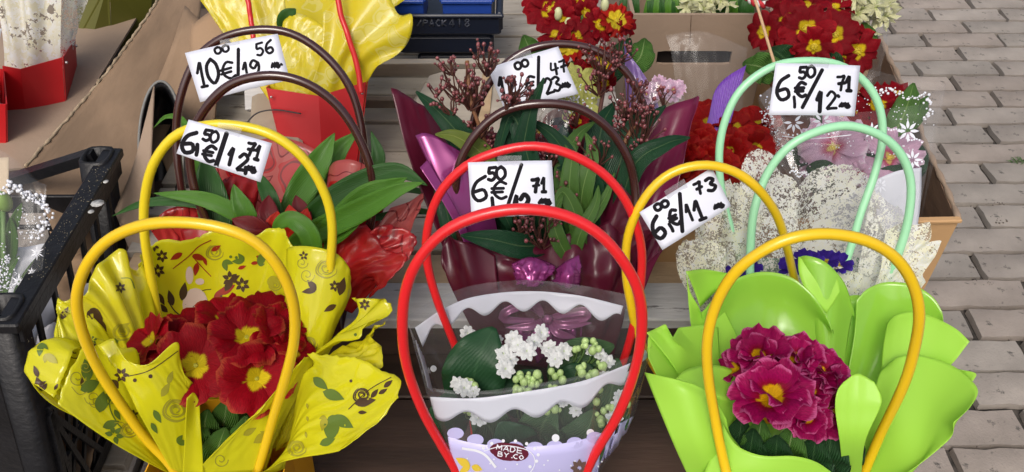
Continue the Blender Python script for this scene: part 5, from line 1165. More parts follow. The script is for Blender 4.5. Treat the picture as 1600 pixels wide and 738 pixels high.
for q, w_, m_ in (
  ([(440, 400, .97), (480, 370, .94), (560, 330, .91), (620, 298, .89), (662, 285, .885)], .034, LEAFG),
  ([(450, 380, .97), (500, 330, .95), (560, 290, .94), (620, 268, .93), (668, 290, .92)], .038, LEAFD),
  ([(460, 400, .97), (520, 360, .93), (570, 310, .91), (610, 290, .90), (636, 278, .89)], .040, LEAFG),
  ([(440, 360, .98), (470, 300, .99), (500, 250, 1.0), (523, 208, 1.0)], .042, LEAFG),
  ([(450, 350, .99), (500, 290, 1.01), (525, 240, 1.03), (560, 205, 1.03)], .040, LEAFG),
  ([(520, 340, 1.04), (560, 290, 1.04), (590, 250, 1.03), (580, 205, 1.03)], .030, LEAFD),
  ([(430, 375, .97), (380, 340, .95), (320, 312, .94), (240, 302, .93)], .024, LEAFG),
  ([(430, 380, .97), (360, 330, .96), (290, 315, .95), (225, 318, .95), (175, 338, .96)], .016, LEAFD),
  ([(350, 400, .98), (335, 330, .97), (325, 280, .965), (318, 240, .96)], .045, LEAFD),
  ([(400, 390, .96), (385, 340, .94), (372, 310, .935), (365, 288, .935)], .030, LEAFG),
  ([(440, 380, .97), (425, 320, .96), (410, 285, .965), (400, 270, .97)], .024, LEAFD),
  ([(345, 430, .98), (330, 330, 1.05), (292, 200, 1.14), (262, 182, 1.15), (240, 200, 1.15)], .018, LEAFG),
  ([(492, 440, .93), (490, 400, .905), (480, 362, .895), (455, 343, .895), (435, 352, .90), (430, 378, .91)], .027, LEAFG),
  ([(560, 345, 1.0), (600, 338, 1.0), (645, 330, .99), (700, 335, .985)], .012, LEAFD),
  ([(560, 310, 1.0), (620, 296, 1.0), (660, 300, .99), (700, 312, .985)], .010, LEAFD),
):
    strap(t, pts3(q), w_*.84, m_, prof='strap', fold=.34, ruff=.07, thick=.0006, nv=34)
for q, m_ in (([(445, 380, .96), (470, 355, .945), (480, 325, .94)], BRACT), ([(445, 380, .96), (455, 350, .94), (452, 320, .935)], BRACT), ([(440, 385, .96), (430, 355, .945), (434, 330, .94)], BRACT), ([(430, 385, .95), (400, 358, .935), (362, 342, .93)], BRACTD), ([(435, 380, .95), (420, 340, .945), (420, 305, .95)], BRACTD), ([(450, 385, .96), (480, 365, .94), (505, 350, .935)], BRACT), ([(440, 390, .955), (400, 375, .935), (372, 378, .93)], BRACTD), ([(460, 380, .96), (470, 340, .95), (462, 305, .95)], BRACTD)):
    strap(t, pts3(q), .027, m_, name='bract', prof='strap', fold=.3)
mb = MB()
for k in range(5): 
    c = P(455+k*4, 345+(k % 2)*6, .93); mb.ball(c, .0035, 6, 5, (1, 1, 1.6))
mb.build('inner_bud', bract_y, t)['kind'] = 'stuff'

# ---- burgundy wrap with skimmia
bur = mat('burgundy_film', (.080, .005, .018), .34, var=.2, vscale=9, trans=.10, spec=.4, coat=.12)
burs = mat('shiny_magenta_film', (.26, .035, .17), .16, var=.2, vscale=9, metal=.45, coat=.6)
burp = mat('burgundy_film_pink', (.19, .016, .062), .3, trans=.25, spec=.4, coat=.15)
rib = mat('mauve_ribbon', (.27, .07, .17), .28, metal=.3, coat=.3)
bc = P(860, 420, 1.02)
t = UB = thing('gift_bag', 'dark burgundy wrapped gift bag with brown handles and mauve bow, skimmia inside', 'gift bag', (bc.x, bc.y, .702), 'gift bags in the second row')
gift_bag(t, P(860, 425, 1.04), .15, .11, P(860, 425, 1.04).z-.702, mat('plum_card_bag', (.05, .008, .016), .4), 1.1)
U = {}
U['left_tall'] = Sheet([[(720, 470, 1.0), (760, 470, 1.02), (800, 460, 1.04)],
  [(690, 380, .97), (740, 350, .99), (800, 340, 1.03)],
  [(640, 250, .94), (690, 240, .965), (760, 250, 1.0)],
  [(611, 137, .935), (625, 142, .94), (660, 165, .955), (700, 190, .98), (760, 205, 1.0)]], 36, 30, wrinkle=.002, seed=31)
U['left_shiny'] = Sheet([[(735, 400, .95), (760, 380, .955), (780, 370, .97)],
  [(690, 300, .925), (725, 270, .925), (760, 290, .945)],
  [(650, 212, .925), (665, 208, .92), (690, 218, .92), (715, 235, .93), (730, 260, .94)]], 30, 24, folds=1.5, amp=.003, seed=32)
U['left_edge'] = Sheet([[(745, 420, .94), (755, 410, .945)], [(700, 330, .915), (712, 325, .92)], [(656, 262, .91), (668, 250, .915)]], 10, 20)
U['back'] = Sheet([[(720, 430, 1.06), (860, 430, 1.09), (1000, 430, 1.06)],
  [(700, 300, 1.05), (860, 280, 1.09), (1020, 290, 1.05)],
  [(690, 190, 1.04), (760, 205, 1.05), (860, 215, 1.08), (970, 200, 1.06), (1040, 170, 1.04), (1092, 152, 1.02)]], 40, 24, folds=3, amp=.006, seed=33)
U['right'] = Sheet([[(960, 450, 1.02), (990, 450, 1.01), (1010, 445, 1.0)],
  [(960, 350, 1.01), (1010, 330, .995), (1050, 330, .98)],
  [(985, 200, 1.01), (1040, 168, 1.0), (1078, 155, .99), (1092, 152, .98), (1080, 190, .97)]], 30, 26, wrinkle=.002, seed=34)
U['right_low'] = Sheet([[(890, 470, .99), (930, 475, .98), (980, 465, .975)],
  [(900, 400, .965), (960, 380, .955), (1010, 380, .945)],
  [(920, 262, .96), (960, 240, .955), (975, 290, .94), (1010, 330, .935), (1060, 350, .925), (1100, 345, .93)]], 40, 28, folds=2, amp=.004, seed=35, wrinkle=.003)
U['right_fold'] = Sheet([[(960, 480, .98), (1000, 470, .97)], [(1000, 420, .955), (1030, 400, .955)], [(1062, 370, .945), (1075, 345, .955)]], 12, 16)
U['front'] = Sheet([[(760, 560, .975), (860, 575, .96), (960, 555, .975)],
  [(720, 470, .965), (860, 500, .94), (980, 470, .96)],
  [(690, 410, .955), (760, 410, .945), (860, 440, .93), (940, 420, .94), (985, 400, .95)],
  [(700, 360, .955), (740, 372, .95), (800, 380, .945), (870, 370, .94), (940, 350, .95), (975, 330, .955)]], 70, 40, folds=4.5, amp=.006, seed=36, wrinkle=.005)
U['front_left'] = Sheet([[(740, 520, .965), (780, 540, .96), (800, 540, .965)],
  [(700, 440, .945), (740, 440, .935), (780, 460, .94)],
  [(692, 400, .94), (700, 368, .945), (722, 376, .93), (750, 385, .93), (775, 400, .935)]], 30, 26, folds=1.2, amp=.005, seed=37)
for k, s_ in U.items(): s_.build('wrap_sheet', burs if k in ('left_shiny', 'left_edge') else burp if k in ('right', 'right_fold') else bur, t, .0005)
# crumpled glossy knot and loops of the film at the front
Sheet([[(800, 412, .925), (830, 402, .915), (868, 415, .925)], [(802, 425, .915), (830, 425, .905), (866, 422, .915)], [(808, 442, .92), (830, 448, .908), (850, 440, .92)]], 22, 16, wrinkle=.006, seed=38).build('crumpled_fold', burs, t)
Sheet([[(868, 420, .925), (885, 408, .915), (905, 398, .92)], [(870, 432, .92), (890, 428, .905), (908, 425, .92)], [(862, 440, .925), (885, 450, .91), (905, 448, .925)]], 18, 12, wrinkle=.004, seed=39).build('crumpled_fold', burs, t)
# ribbon bow seen through the clear bag
for q in ([(855, 498, .945), (825, 478, .93), (790, 488, .925), (792, 500, .935), (855, 500, .945)], [(855, 498, .945), (890, 490, .93), (915, 487, .925), (912, 498, .93), (858, 502, .945)], [(855, 498, .945), (830, 510, .93), (790, 512, .935)], [(855, 500, .945), (880, 508, .93), (925, 505, .935)], [(848, 495, .94), (835, 475, .93), (815, 462, .935)], [(860, 500, .94), (870, 520, .93), (900, 528, .935)]):
    strap(t, pts3(q), .010, rib, name='bow_loop', prof='strap', fold=.3, ruff=.1)
mb = MB(); c = P(856, 499, .935); mb.ball(c, .006, 8, 6); mb.build('bow_knot', rib, t)
Sheet([[(812, 500, .955), (856, 505, .94), (905, 498, .955)], [(808, 520, .95), (856, 525, .935), (910, 518, .95)], [(820, 560, .96), (856, 565, .95), (900, 560, .96)]], 30, 16, folds=5, amp=.006, seed=41, fold_top=.5).build('gathered_neck', burs, t)
handle(t, [(745, 440, .97), (722, 380, .955), (712, 310, .935), (718, 255, .915), (745, 208, .90), (790, 173, .892), (850, 162, .888), (905, 170, .892), (950, 200, .902), (980, 245, .918), (992, 300, .935), (990, 360, .95), (975, 430, .97)], .0052, brn_h)
handle(t, [(760, 400, 1.10), (735, 300, 1.07), (735, 230, 1.05), (747, 165, 1.03), (775, 115, 1.015), (815, 83, 1.008), (865, 70, 1.005), (915, 74, 1.008), (955, 92, 1.013), (985, 122, 1.02), (1008, 175, 1.035), (1012, 240, 1.055), (1000, 330, 1.08)], .0050, brn_h)
pc = P(860, 420, 1.02)
t = thing('skimmia_bouquet', 'bunch of skimmia with pink brown buds and dark glossy leaves in burgundy film', 'flowers', (pc.x, pc.y, .72))
budm = mat('skimmia_bud', (.19, .05, .055), .35, var=.6, vscale=200, coat=.3); bstem = mat('skimmia_stem', (.085, .030, .022), .5); twig = mat('twig_brown', (.20, .085, .035), .6)
mb = MB(); mb.tube(cr(pts3([(860, 460, 1.02), (800, 330, .97), (750, 200, .93), (735, 155, .92), (730, 95, .915)]), 30), .0023, 8); mb.build('branch', twig, t)
mb = MB(); mb.tube(cr(pts3([(870, 460, 1.02), (900, 330, 1.0), (930, 210, 1.0), (945, 130, 1.02)]), 30), .0026, 8); mb.build('branch', bstem, t)
mb = MB(); mb.tube(cr(pts3([(880, 460, 1.02), (930, 330, .97), (975, 225, .95), (1010, 170, .955)]), 30), .0030, 8); mb.build('branch', twig, t)
for x, y, d, r, n in ((720, 128, .915, .030, 46), (758, 92, .93, .022, 30), (700, 100, .93, .014, 12), (700, 160, .92, .016, 18), (686, 135, .93, .014, 12), (805, 140, .885, .020, 34), (790, 160, .88, .010, 8), (735, 145, .91, .022, 30), (750, 200, .93, .018, 20), (755, 215, .93, .016, 18), (940, 92, 1.0, .026, 60), (970, 80, 1.01, .018, 26), (930, 128, 1.0, .020, 22), (985, 160, .95, .030, 50), (1000, 200, .945, .032, 60), (1040, 150, .955, .014, 12), (845, 360, .925, .026, 36), (815, 352, .925, .014, 14), (930, 235, .93, .020, 18), (860, 250, .94, .018, 26), (830, 245, .94, .016, 18), (885, 300, .94, .018, 14), (895, 175, .97, .020, 16), (900, 260, .94, .012, 10)):
    skimmia(t, P(x, y, d), r, int(n*.58), budm, bstem, seed=x, up=(random.uniform(-.3, .3), .1, 1), br=.0023)
for q, w_, m_ in (
  ([(800, 360, .96), (745, 250, .94), (700, 190, .93), (650, 143, .93)], .036, LEAFS),
  ([(790, 330, .96), (760, 250, .93), (715, 215, .92), (680, 210, .92)], .030, LEAFY),
  ([(860, 420, 1.0), (820, 280, .93), (825, 190, .90), (850, 122, .895)], .032, LEAFS),
  ([(850, 420, 1.0), (830, 270, .92), (800, 180, .91), (775, 250, .91)], .030, LEAFS),
  ([(860, 420, 1.0), (800, 270, .93), (790, 210, .92), (838, 145, .91)], .030, LEAFS),
  ([(870, 400, .98), (900, 290, .94), (870, 220, .93), (825, 185, .93)], .030, LEAFS),
  ([(930, 400, .98), (915, 300, .94), (890, 250, .935), (850, 235, .935)], .030, LEAFS),
  ([(900, 400, .98), (910, 300, .935), (925, 240, .93), (915, 208, .93)], .034, LEAFM),
  ([(900, 400, .98), (890, 300, .935), (893, 240, .93), (880, 212, .93)], .032, LEAFM),
  ([(910, 410, .96), (900, 340, .93), (880, 300, .925), (865, 320, .92)], .028, LEAFM),
  ([(900, 420, .95), (875, 380, .93), (865, 340, .925), (880, 305, .92)], .026, LEAFM),
  ([(895, 420, .96), (905, 370, .93), (930, 320, .925), (935, 290, .93)], .022, LEAFM),
  ([(870, 380, .96), (820, 385, .93), (770, 375, .92), (720, 368, .92)], .034, LEAFS),
  ([(960, 360, .96), (990, 260, .93), (1040, 225, .92), (1078, 215, .92)], .030, LEAFS),
  ([(950, 370, .97), (965, 270, .95), (985, 210, .95), (1010, 165, .95)], .040, LEAFS),
  ([(940, 370, .98), (935, 260, .97), (940, 200, .97), (960, 160, .98)], .044, LEAFS),
  ([(930, 370, .98), (965, 240, .97), (1000, 200, .96), (1040, 165, .96)], .036, LEAFS),
  ([(890, 380, .97), (880, 270, .95), (900, 215, .95), (930, 190, .96)], .030, LEAFM),
  ([(750, 330, .96), (740, 270, .95), (720, 230, .95), (690, 205, .95)], .034, LEAFS),
  ([(720, 420, .96), (700, 340, .95), (690, 290, .95), (700, 250, .96)], .026, LEAFS),
  ([(870, 330, .97), (840, 290, .96), (810, 250, .96), (770, 230, .97)], .034, LEAFS),
  ([(880, 330, .97), (940, 300, .96), (950, 250, .96), (940, 220, .97)], .034, LEAFS),
  ([(860, 400, .96), (915, 350, .93), (945, 310, .93), (960, 270, .93)], .020, LEAFM),
  ([(905, 345, .96), (930, 295, .94), (905, 270, .935), (870, 262, .94)], .024, LEAFS)):
    strap(t, pts3(q), w_*(.74 if m_ is LEAFM else .88), m_, prof='oval', fold=.28, ruff=.06, thick=.0006)
# dark core of stems and foliage
for k in range(26):
    x = random.uniform(740, 990); y = random.uniform(230, 380); d = random.uniform(.975, 1.05)
    a = random.uniform(-60, 60); strap(t, pts3([(x, y+50, d+.03), (x+a*.4, y, d), (x+a, y-45, d)]), .034, LEAFS, prof='oval', fold=.2, nv=10, nu=5, thick=0)

# ---- cream lace wrap with mint handles
lace = speckled('cream_speckled_paper', (.85, .85, .72), (.42, .38, .36), 250, .64, .68, 16)
lace2 = speckled('cream_speckled_paper_light', (.84, .82, .58), (.46, .42, .33), 260, .70, .5, 12)
bc = P(1270, 440, 1.03)
t = CB = thing('gift_bag', 'cream flake printed gift bag with mint green handles behind the green wrap', 'gift bag', (bc.x, bc.y, .702), 'gift bags in the second row')
gift_bag(t, P(1270, 450, 1.02), .16, .11, P(1270, 450, 1.02).z-.702, mat('mint_card_bag', (.30, .55, .36), .45), 1.1)
C = {}
C['tall_left'] = Sheet([[(1170, 500, 1.0), (1190, 500, 1.0), (1240, 500, 1.01)], [(1150, 380, .985), (1190, 360, .985), (1250, 380, .995)],
  [(1158, 270, .975), (1190, 260, .975), (1240, 310, .985)], [(1163, 250, .975), (1170, 238, .975), (1188, 233, .975), (1207, 242, .975), (1218, 268, .978), (1238, 278, .98), (1248, 292, .985)]], 36, 26, wrinkle=.001, seed=51, rag=.002)
C['back'] = Sheet([[(1220, 520, 1.03), (1300, 520, 1.04), (1380, 510, 1.03)], [(1220, 400, 1.02), (1300, 390, 1.035), (1390, 400, 1.02)],
  [(1232, 330, .99), (1300, 300, 1.0), (1370, 330, .995)], [(1240, 300, .985), (1252, 283, .985), (1280, 264, .985), (1320, 256, .985), (1350, 270, .985), (1368, 300, .99), (1378, 330, .99)]], 44, 28, folds=2.5, amp=.003, seed=52, rag=.002)
C['right_a'] = Sheet([[(1300, 520, 1.0), (1340, 510, .99), (1370, 500, .99)], [(1340, 420, .975), (1370, 410, .97), (1390, 400, .97)],
  [(1352, 350, .965), (1362, 308, .965), (1375, 304, .965), (1393, 322, .965), (1405, 324, .965), (1414, 340, .965), (1412, 360, .965)]], 40, 22, wrinkle=.001, seed=53, rag=.004)
C['right_b'] = Sheet([[(1320, 520, .98), (1350, 510, .975), (1380, 500, .97)], [(1370, 440, .95), (1400, 430, .945), (1420, 450, .945)],
  [(1384, 360, .945), (1412, 347, .94), (1430, 352, .94), (1452, 346, .94), (1456, 362, .94), (1450, 378, .935), (1472, 375, .93), (1462, 400, .93), (1440, 430, .935), (1447, 440, .93), (1430, 462, .94)]], 44, 24, wrinkle=.004, seed=54, sharp_top=True)
C['left'] = Sheet([[(1140, 520, .99), (1180, 520, .995), (1210, 520, 1.0)], [(1090, 440, .96), (1130, 420, .965), (1180, 400, .985)],
  [(1085, 330, .955), (1120, 290, .96), (1150, 285, .965), (1175, 300, .975), (1200, 330, .985)]], 44, 24, folds=3, amp=.003, seed=55, rag=.004)
C['left_low'] = Sheet([[(1110, 510, .97), (1130, 510, .965), (1160, 500, .965)], [(1065, 440, .945), (1100, 430, .94), (1135, 430, .94)],
  [(1055, 398, .945), (1068, 378, .94), (1100, 374, .935), (1130, 385, .935), (1136, 400, .94)]], 36, 20, wrinkle=.002, seed=56, rag=.004)
C['front'] = Sheet([[(1150, 540, .98), (1240, 540, .97), (1340, 540, .97)], [(1200, 480, .95), (1280, 470, .945), (1340, 470, .95)], [(1190, 440, .95), (1240, 425, .945), (1300, 415, .94), (1350, 430, .945)]], 34, 20, wrinkle=.003, seed=57)
for k, s_ in C.items(): s_.build('wrap_sheet', lace2 if k in ('right_b', 'left', 'left_low', 'front') else lace, t, 0)
handle(t, [(1175, 510, .97), (1172, 450, .955), (1172, 390, .94), (1180, 325, .92), (1203, 265, .905), (1245, 220, .892), (1310, 198, .888), (1365, 207, .890), (1403, 235, .898), (1422, 280, .91), (1420, 335, .925), (1405, 390, .94), (1380, 450, .96), (1340, 530, .98)], .0049, mint_h)
DS = .93
handle(t, [(1160, 420, 1.06), (1135, 330, 1.04), (1124, 260, 1.02), (1130, 200, 1.005), (1155, 145, .992), (1200, 108, .985), (1250, 96, .982), (1305, 100, .985), (1348, 125, .99), (1373, 165, .998), (1379, 215, 1.01), (1368, 270, 1.02), (1345, 335, 1.03), (1325, 400, 1.045), (1300, 470, 1.05)], .0047, mint_h)
DS = 1.0
pet_pu = petal_mat('violet_petal', (.035, .012, .22), (.5, .4, .02), .25, (.06, .03, .35)); petal_mesh('vio', pet_pu, 1.0, .12, .10, .3, 3, 9)
t = thing('primrose_plant', 'violet primrose barely showing over the rim of the cream flake printed bag', 'flower', (bc.x, bc.y, .702))
pot(t, (bc.x, bc.y, bc.z-.03), .045, .08)
for x, y, d in ((1150, 430, .962), (1168, 420, .966), (1262, 410, .955), (1288, 410, .95), (1308, 418, .948), (1240, 420, .958)):
    flower(t, P(x, y, d), toward(x, y, d, 0, 1.0), .019, 'vio', None, 5, 1, jit=.2)

# ================================================================ BACK ROW
# red bag with pale yellow printed wrap
ywp = speckled('pale_yellow_print_film', (.80, .70, .05), (.80, .66, .03), 30, 2, 0, 6)
ywp = printed('yellow_pale_print', (.78, .66, .025), (.80, .72, .16), (.76, .66, .05), 14, .97, .3, .35)
bc = P(500, 150, 1.27)
t = thing('gift_bag', 'tall red card gift bag with pale yellow printed wrap and thin red handle at back', 'gift bag', PZ(505, 268, .71), 'gift bags at the back')
tl, tr = P(418, 138, 1.20), P(572, 128, 1.20); bl_, br_ = P(452, 275, 1.235), P(556, 268, 1.235); tb = [P(432, 120, 1.33), P(566, 112, 1.33)]; bb = [P(462, 250, 1.34), P(552, 246, 1.34)]
ctr = (tl+tr)/2; mid = P(498, 150, 1.19); midb = P(505, 280, 1.225)
red2 = mat('red_card', (.50, .008, .012), .45, var=.06, vscale=10)
mk('bag_panel', [tl, mid, tr, bl_, midb, br_], [(0, 1, 4, 3), (1, 2, 5, 4)], red2, t, False, None, .0015)
mk('bag_panel', [tl+Vector((-.002, .002, 0)), tb[0], bb[0], bl_+Vector((-.002, .002, 0))], [(0, 1, 2, 3)], red2, t, False, None, .0015)
mk('bag_panel', [tr+Vector((.002, .002, 0)), tb[1], bb[1], br_+Vector((.002, .002, 0))], [(0, 1, 2, 3)], red2, t, False, None, .0015)
mk('bag_panel', [tb[0], tb[1], bb[1], bb[0]], [(0, 1, 2, 3)], red2, t, False, None, .0015)
mb = MB(); mb.ball(P(566, 146, 1.195), .0022, 8, 5); mb.build('rivet', mat('rivet', (.5, .45, .45), .3, metal=.8), t); mb = MB(); mb.ball(P(424, 152, 1.195), .0022, 8, 5); mb.build('rivet', MATS['rivet'], t)
W_ = [Sheet([[(440, 190, 1.30), (500, 190, 1.30), (550, 190, 1.30)], [(400, 80, 1.32), (480, 60, 1.34), (560, 60, 1.32)], [(310, -10, 1.30), (400, -60, 1.36), (520, -70, 1.38), (640, -10, 1.30)]], 40, 26, folds=2, amp=.008, seed=61),
 Sheet([[(440, 175, 1.22), (470, 180, 1.21), (500, 175, 1.22)], [(425, 110, 1.20), (460, 90, 1.19), (520, 110, 1.19)], [(440, 40, 1.20), (455, 22, 1.195), (480, 25, 1.19), (510, 45, 1.185), (545, 80, 1.19)]], 36, 26, wrinkle=.004, seed=62),
 Sheet([[(470, 175, 1.21), (510, 180, 1.21), (555, 165, 1.23)], [(500, 90, 1.18), (545, 80, 1.18), (585, 110, 1.19)], [(505, 20, 1.18), (540, -20, 1.18), (600, -15, 1.18), (620, 20, 1.17), (645, 24, 1.165), (640, 60, 1.17), (600, 100, 1.18)]], 40, 28, folds=2.5, amp=.007, seed=63),
 Sheet([[(430, 170, 1.24), (450, 170, 1.23), (470, 170, 1.22)], [(370, 80, 1.22), (410, 70, 1.21), (450, 80, 1.21)], [(312, 0, 1.21), (330, -20, 1.21), (400, -30, 1.21), (445, -20, 1.21)]], 34, 24, wrinkle=.006, seed=64)]
for s_ in W_: s_.build('wrap_sheet', ywp, t, .0004)
thin = mat('red_thin_tube', (.62, .02, .02), .3)
handle(t, [(565, 145, 1.18), (555, 90, 1.17), (535, 30, 1.16), (520, -30, 1.155), (500, -80, 1.15)], .0042, thin)
handle(t, [(396, 60, 1.175), (390, 15, 1.17), (382, -20, 1.165), (378, -60, 1.16)], .0038, thin)
strap(t, pts3([(455, 60, 1.23), (448, 30, 1.20), (462, 14, 1.19)]), .03, LEAFD, prof='oval')

# plant tray with blue pots
t = thing('plant_tray', 'dark navy plastic plant tray with embossed PACK 418 lettering at the back', 'tray', P(700, 90, 1.42))
nav = mat('navy_plastic', (.010, .014, .028), .35, bump=.1, bscale=60)
def tray_box(name, x0, x1, ya_, yb_, d0, d1, m, bev=.008):
    a = P(x0, yb_, d0); b = P(x1, yb_, d0); c = P(x0, ya_, d0); h = (c-a).length
    mb = MB(); ctr_ = (a+b)/2; w__ = (b-a).length
    zt_ = c.z; zb_ = a.z; yy = (a.y+c.y)/2
    mb.box((ctr_.x, yy+d1/2, (zt_+zb_)/2), (w__, d1, abs(zt_-zb_)), None, bev); return mb.build(name, m, t, False)
yT = PY(700, 60, 1.30).y
def slab(name, x0, x1, ytop, ybot, yf, dep, bev=.004):
    a = PY(x0, ytop, yf); b = PY(x1, ybot, yf); mb = MB(); mb.box(((a.x+b.x)/2, yf+dep/2, (a.z+b.z)/2), (b.x-a.x, dep, a.z-b.z), None, bev); return mb.build(name, nav, t, False)
slab('rim', 606, 783, 27, 56, 1.275, .012, .004); slab('tray_body', 618, 772, 56, 86, 1.287, .20, .006); slab('tray_foot', 652, 744, 86, 102, 1.30, .16, .005)
for nm, (xa, xb) in (('side_rim', (606, 612)), ('side_rim', (777, 783))):
    a = PY(xa, 27, 1.275); b = PY(xb, 56, 1.275); mb = MB(); mb.box(((a.x+b.x)/2, 1.29+.10, (a.z+b.z)/2), (b.x-a.x+.006, .20, a.z-b.z), None, .003); mb.build(nm, nav, t, False)
slab('rim_lip', 602, 787, 24, 30, 1.270, .008, .002)
trayY = 1.2745
for k, (xa, xb) in enumerate(((592, 662), (692, 768))):
    blue = mat('blue_pot', (.020, .065, .34), .35); tt_ = thing('blue_pot', ('bright blue square plastic pot at the left corner of the navy tray', 'bright blue square plastic pot at the right corner of the navy tray')[k], 'pot', P((xa+xb)/2, 26, 1.43), 'blue pots in the tray')
    a = PY(xa, 20, 1.30); b = PY(xb, 20, 1.30); r_ = (b.x-a.x)/2; zz_ = PY(700, 27, 1.275).z; c = Vector(((a.x+b.x)/2, 1.30+r_, zz_+.012))
    for sx, sy, lx_, ly_ in ((0, -1, 2*r_, .004), (0, 1, 2*r_, .004), (-1, 0, .004, 2*r_-.008), (1, 0, .004, 2*r_-.008)):
        mb = MB(); mb.box(c+Vector((sx*(r_-.002), sy*(r_-.002), -.02)), (lx_, ly_, .05), None, .001); mb.build('pot_wall', blue, tt_, False)
        mb = MB(); mb.box(c+Vector((sx*(r_+.001), sy*(r_+.001), .005)), (lx_+.004 if lx_ > .01 else .008, ly_+.004 if ly_ > .01 else .008, .006), None, .001); mb.build('pot_rim', blue, tt_, False)
    mb = MB(); mb.box(c+Vector((0, 0, -.042)), (2*r_, 2*r_, .004)); mb.build('pot_bottom', blue, tt_, False)
LT.update({'P': [[(0, 1), (0, 0), (.9, .1), (.9, .45), (0, .55)]], 'K': [[(0, 0), (0, 1)], [(1, 0), (0, .55), (1, 1)]], '4': [[(.7, 1), (.7, 0), (0, .7), (1, .7)]], '1': [[(.2, .2), (.5, 0), (.5, 1)]], '8': [[(.5, 0), (.1, .25), (.5, .48), (.95, .75), (.5, 1), (.05, .75), (.5, .48), (.9, .25), (.5, 0)]], '/': [[(1, 0), (0, 1)]]})
mb = MB()
def emb(txt, x, y, w_, h_, gap):
    cx = x
    for ch in txt:
        if ch == ' ': cx += w_*.8; continue
        for st in LT[ch]:
            q = [PY(cx+a*w_, y+b*h_, trayY) for a, b in st]; mb.tube(q, .0014, 5)
        cx += w_*gap
emb('/PACK', 652, 31, 6.5, 10, 1.5); emb('418', 702, 29, 8, 13, 1.5)
mb.build('embossed_lettering', mat('navy_relief', (.075, .085, .115), .3), t)['kind'] = 'stuff'

# red yellow centred primroses at back centre + purple cellophane
pc = P(900, 180, 1.2)
t = thing('primrose_plant', 'red and yellow primroses behind the skimmia, in front of the cardboard hand hole box', 'flower', (pc.x, pc.y, .70))
varg = petal_mat('red_yellow_petal', (.40, .012, .008), (.78, .60, .03), .52, (.40, .02, .01)); petal_mesh('var', varg, .75, .2, .1, .2, 4, 12)
pot(t, (pc.x, pc.y, .80), .05, .09)
for x, y, d, r, k_, sx, sy in ((858, 16, 1.14, .036, 'drk', 0, .4), (840, 5, 1.15, .026, 'drk', -.8, .5), (905, -2, 1.16, .030, 'drk', .3, .6), (878, 33, 1.12, .026, 'drk', 0, -.3), (900, 62, 1.10, .030, 'drk', .2, .4), (870, 58, 1.10, .028, 'drk', -.4, 1.2), (935, 40, 1.12, .026, 'drk', .5, .2), (962, 32, 1.12, .026, 'var', .6, .2), (978, 38, 1.13, .020, 'drk', .9, .1), (890, 80, 1.09, .027, 'var', -.2, .8), (938, 100, 1.08, .026, 'var', .3, .1), (925, 118, 1.08, .022, 'drk', 0, -.5), (905, 115, 1.08, .020, 'drk', 0, 0), (915, 20, 1.13, .020, 'drk', 0, 0), (945, 130, 1.07, .018, 'drk', .4, -.4)):
    flower(t, P(x, y, d), toward(x, y, d, sx, sy), r, k_, eye_m, 7 if k_ == 'var' else 6, 1, er=.14, jit=.2)
for q, m_, w_ in (([(850, 100, 1.13), (830, 80, 1.12), (818, 55, 1.12)], prim_leaf, .035), ([(980, 110, 1.14), (1000, 90, 1.13), (1008, 60, 1.14)], prim_leaf, .04), ([(880, 130, 1.12), (860, 100, 1.11), (845, 60, 1.12)], prim_leaf_d, .04), ([(920, 140, 1.12), (960, 100, 1.12), (985, 60, 1.13)], prim_leaf_d, .04), ([(880, 150, 1.10), (885, 120, 1.09), (895, 95, 1.10)], prim_leaf, .02), ([(900, 150, 1.10), (905, 120, 1.09), (920, 90, 1.10)], prim_leaf, .02), ([(900, 60, 1.14), (915, 30, 1.13), (905, 5, 1.13)], LEAFM, .014), ([(930, 50, 1.14), (945, 20, 1.13), (942, -10, 1.13)], LEAFM, .014)):
    strap(t, pts3(q), w_, m_, prof='oval', ruff=.25, fold=.15)
mb = MB()
for x, y in ((945, 8), (888, 38), (905, 45), (872, 22)): mb.ball(P(x, y, 1.11), .006, 8, 6, (1, 1, 1.7))
mb.build('closed_bud', mat('cream_bud', (.55, .58, .32), .5), t)['kind'] = 'stuff'
# alstroemeria-like pale yellow petals under the tag
yp = petal_mat('pale_yellow_petal', (.72, .74, .22), (.60, .62, .15), .2); petal_mesh('pal', yp, .7, -.1, .06, .3, 3, 15)
t2 = thing('lily_flowers', 'pale yellow petalled blooms peeking out beside the price tag among skimmia', 'flower', P(900, 300, 1.05))
for x, y, d, r in ((905, 135, 1.05, .030), (890, 160, 1.04, .028), (912, 165, 1.04, .022)): flower(t2, P(x, y, d), toward(x, y, d, .3, .3), r, 'pal', eye_m, 5, 1, er=.1, jit=.3)
mb = MB(); mb.tube(cr(pts3([(905, 140, 1.05), (895, 230, 1.06), (880, 330, 1.08)]), 12), .0025, 6); mb.build('stem', MATS['green_stem'], t2)
t3 = thing('cellophane_sleeve', 'clear sleeve with small red blooms and white specks seen under the tags', 'sleeve', P(860, 300, 1.0))
for x, y in ((842, 205), (905, 190), (862, 212)): flower(t3, P(x, y, .99), toward(x, y, .99), .014, 'drk', None, 6, 2, jit=.3)
mb = MB()
for k in range(90): mb.ball(P(900+random.gauss(0, 18), 155+random.gauss(0, 12), 1.03+random.uniform(-.02, .02)), .0013, 5, 4)
mb.build('gypsophila_bud', bandw, t3)['kind'] = 'stuff'
Sheet([[(835, 240, .96), (860, 245, .955), (885, 240, .96)], [(828, 170, .965), (860, 160, .96), (890, 165, .965)]], 14, 14, wrinkle=.004, seed=70).build('film_panel', clear, t3, 0)

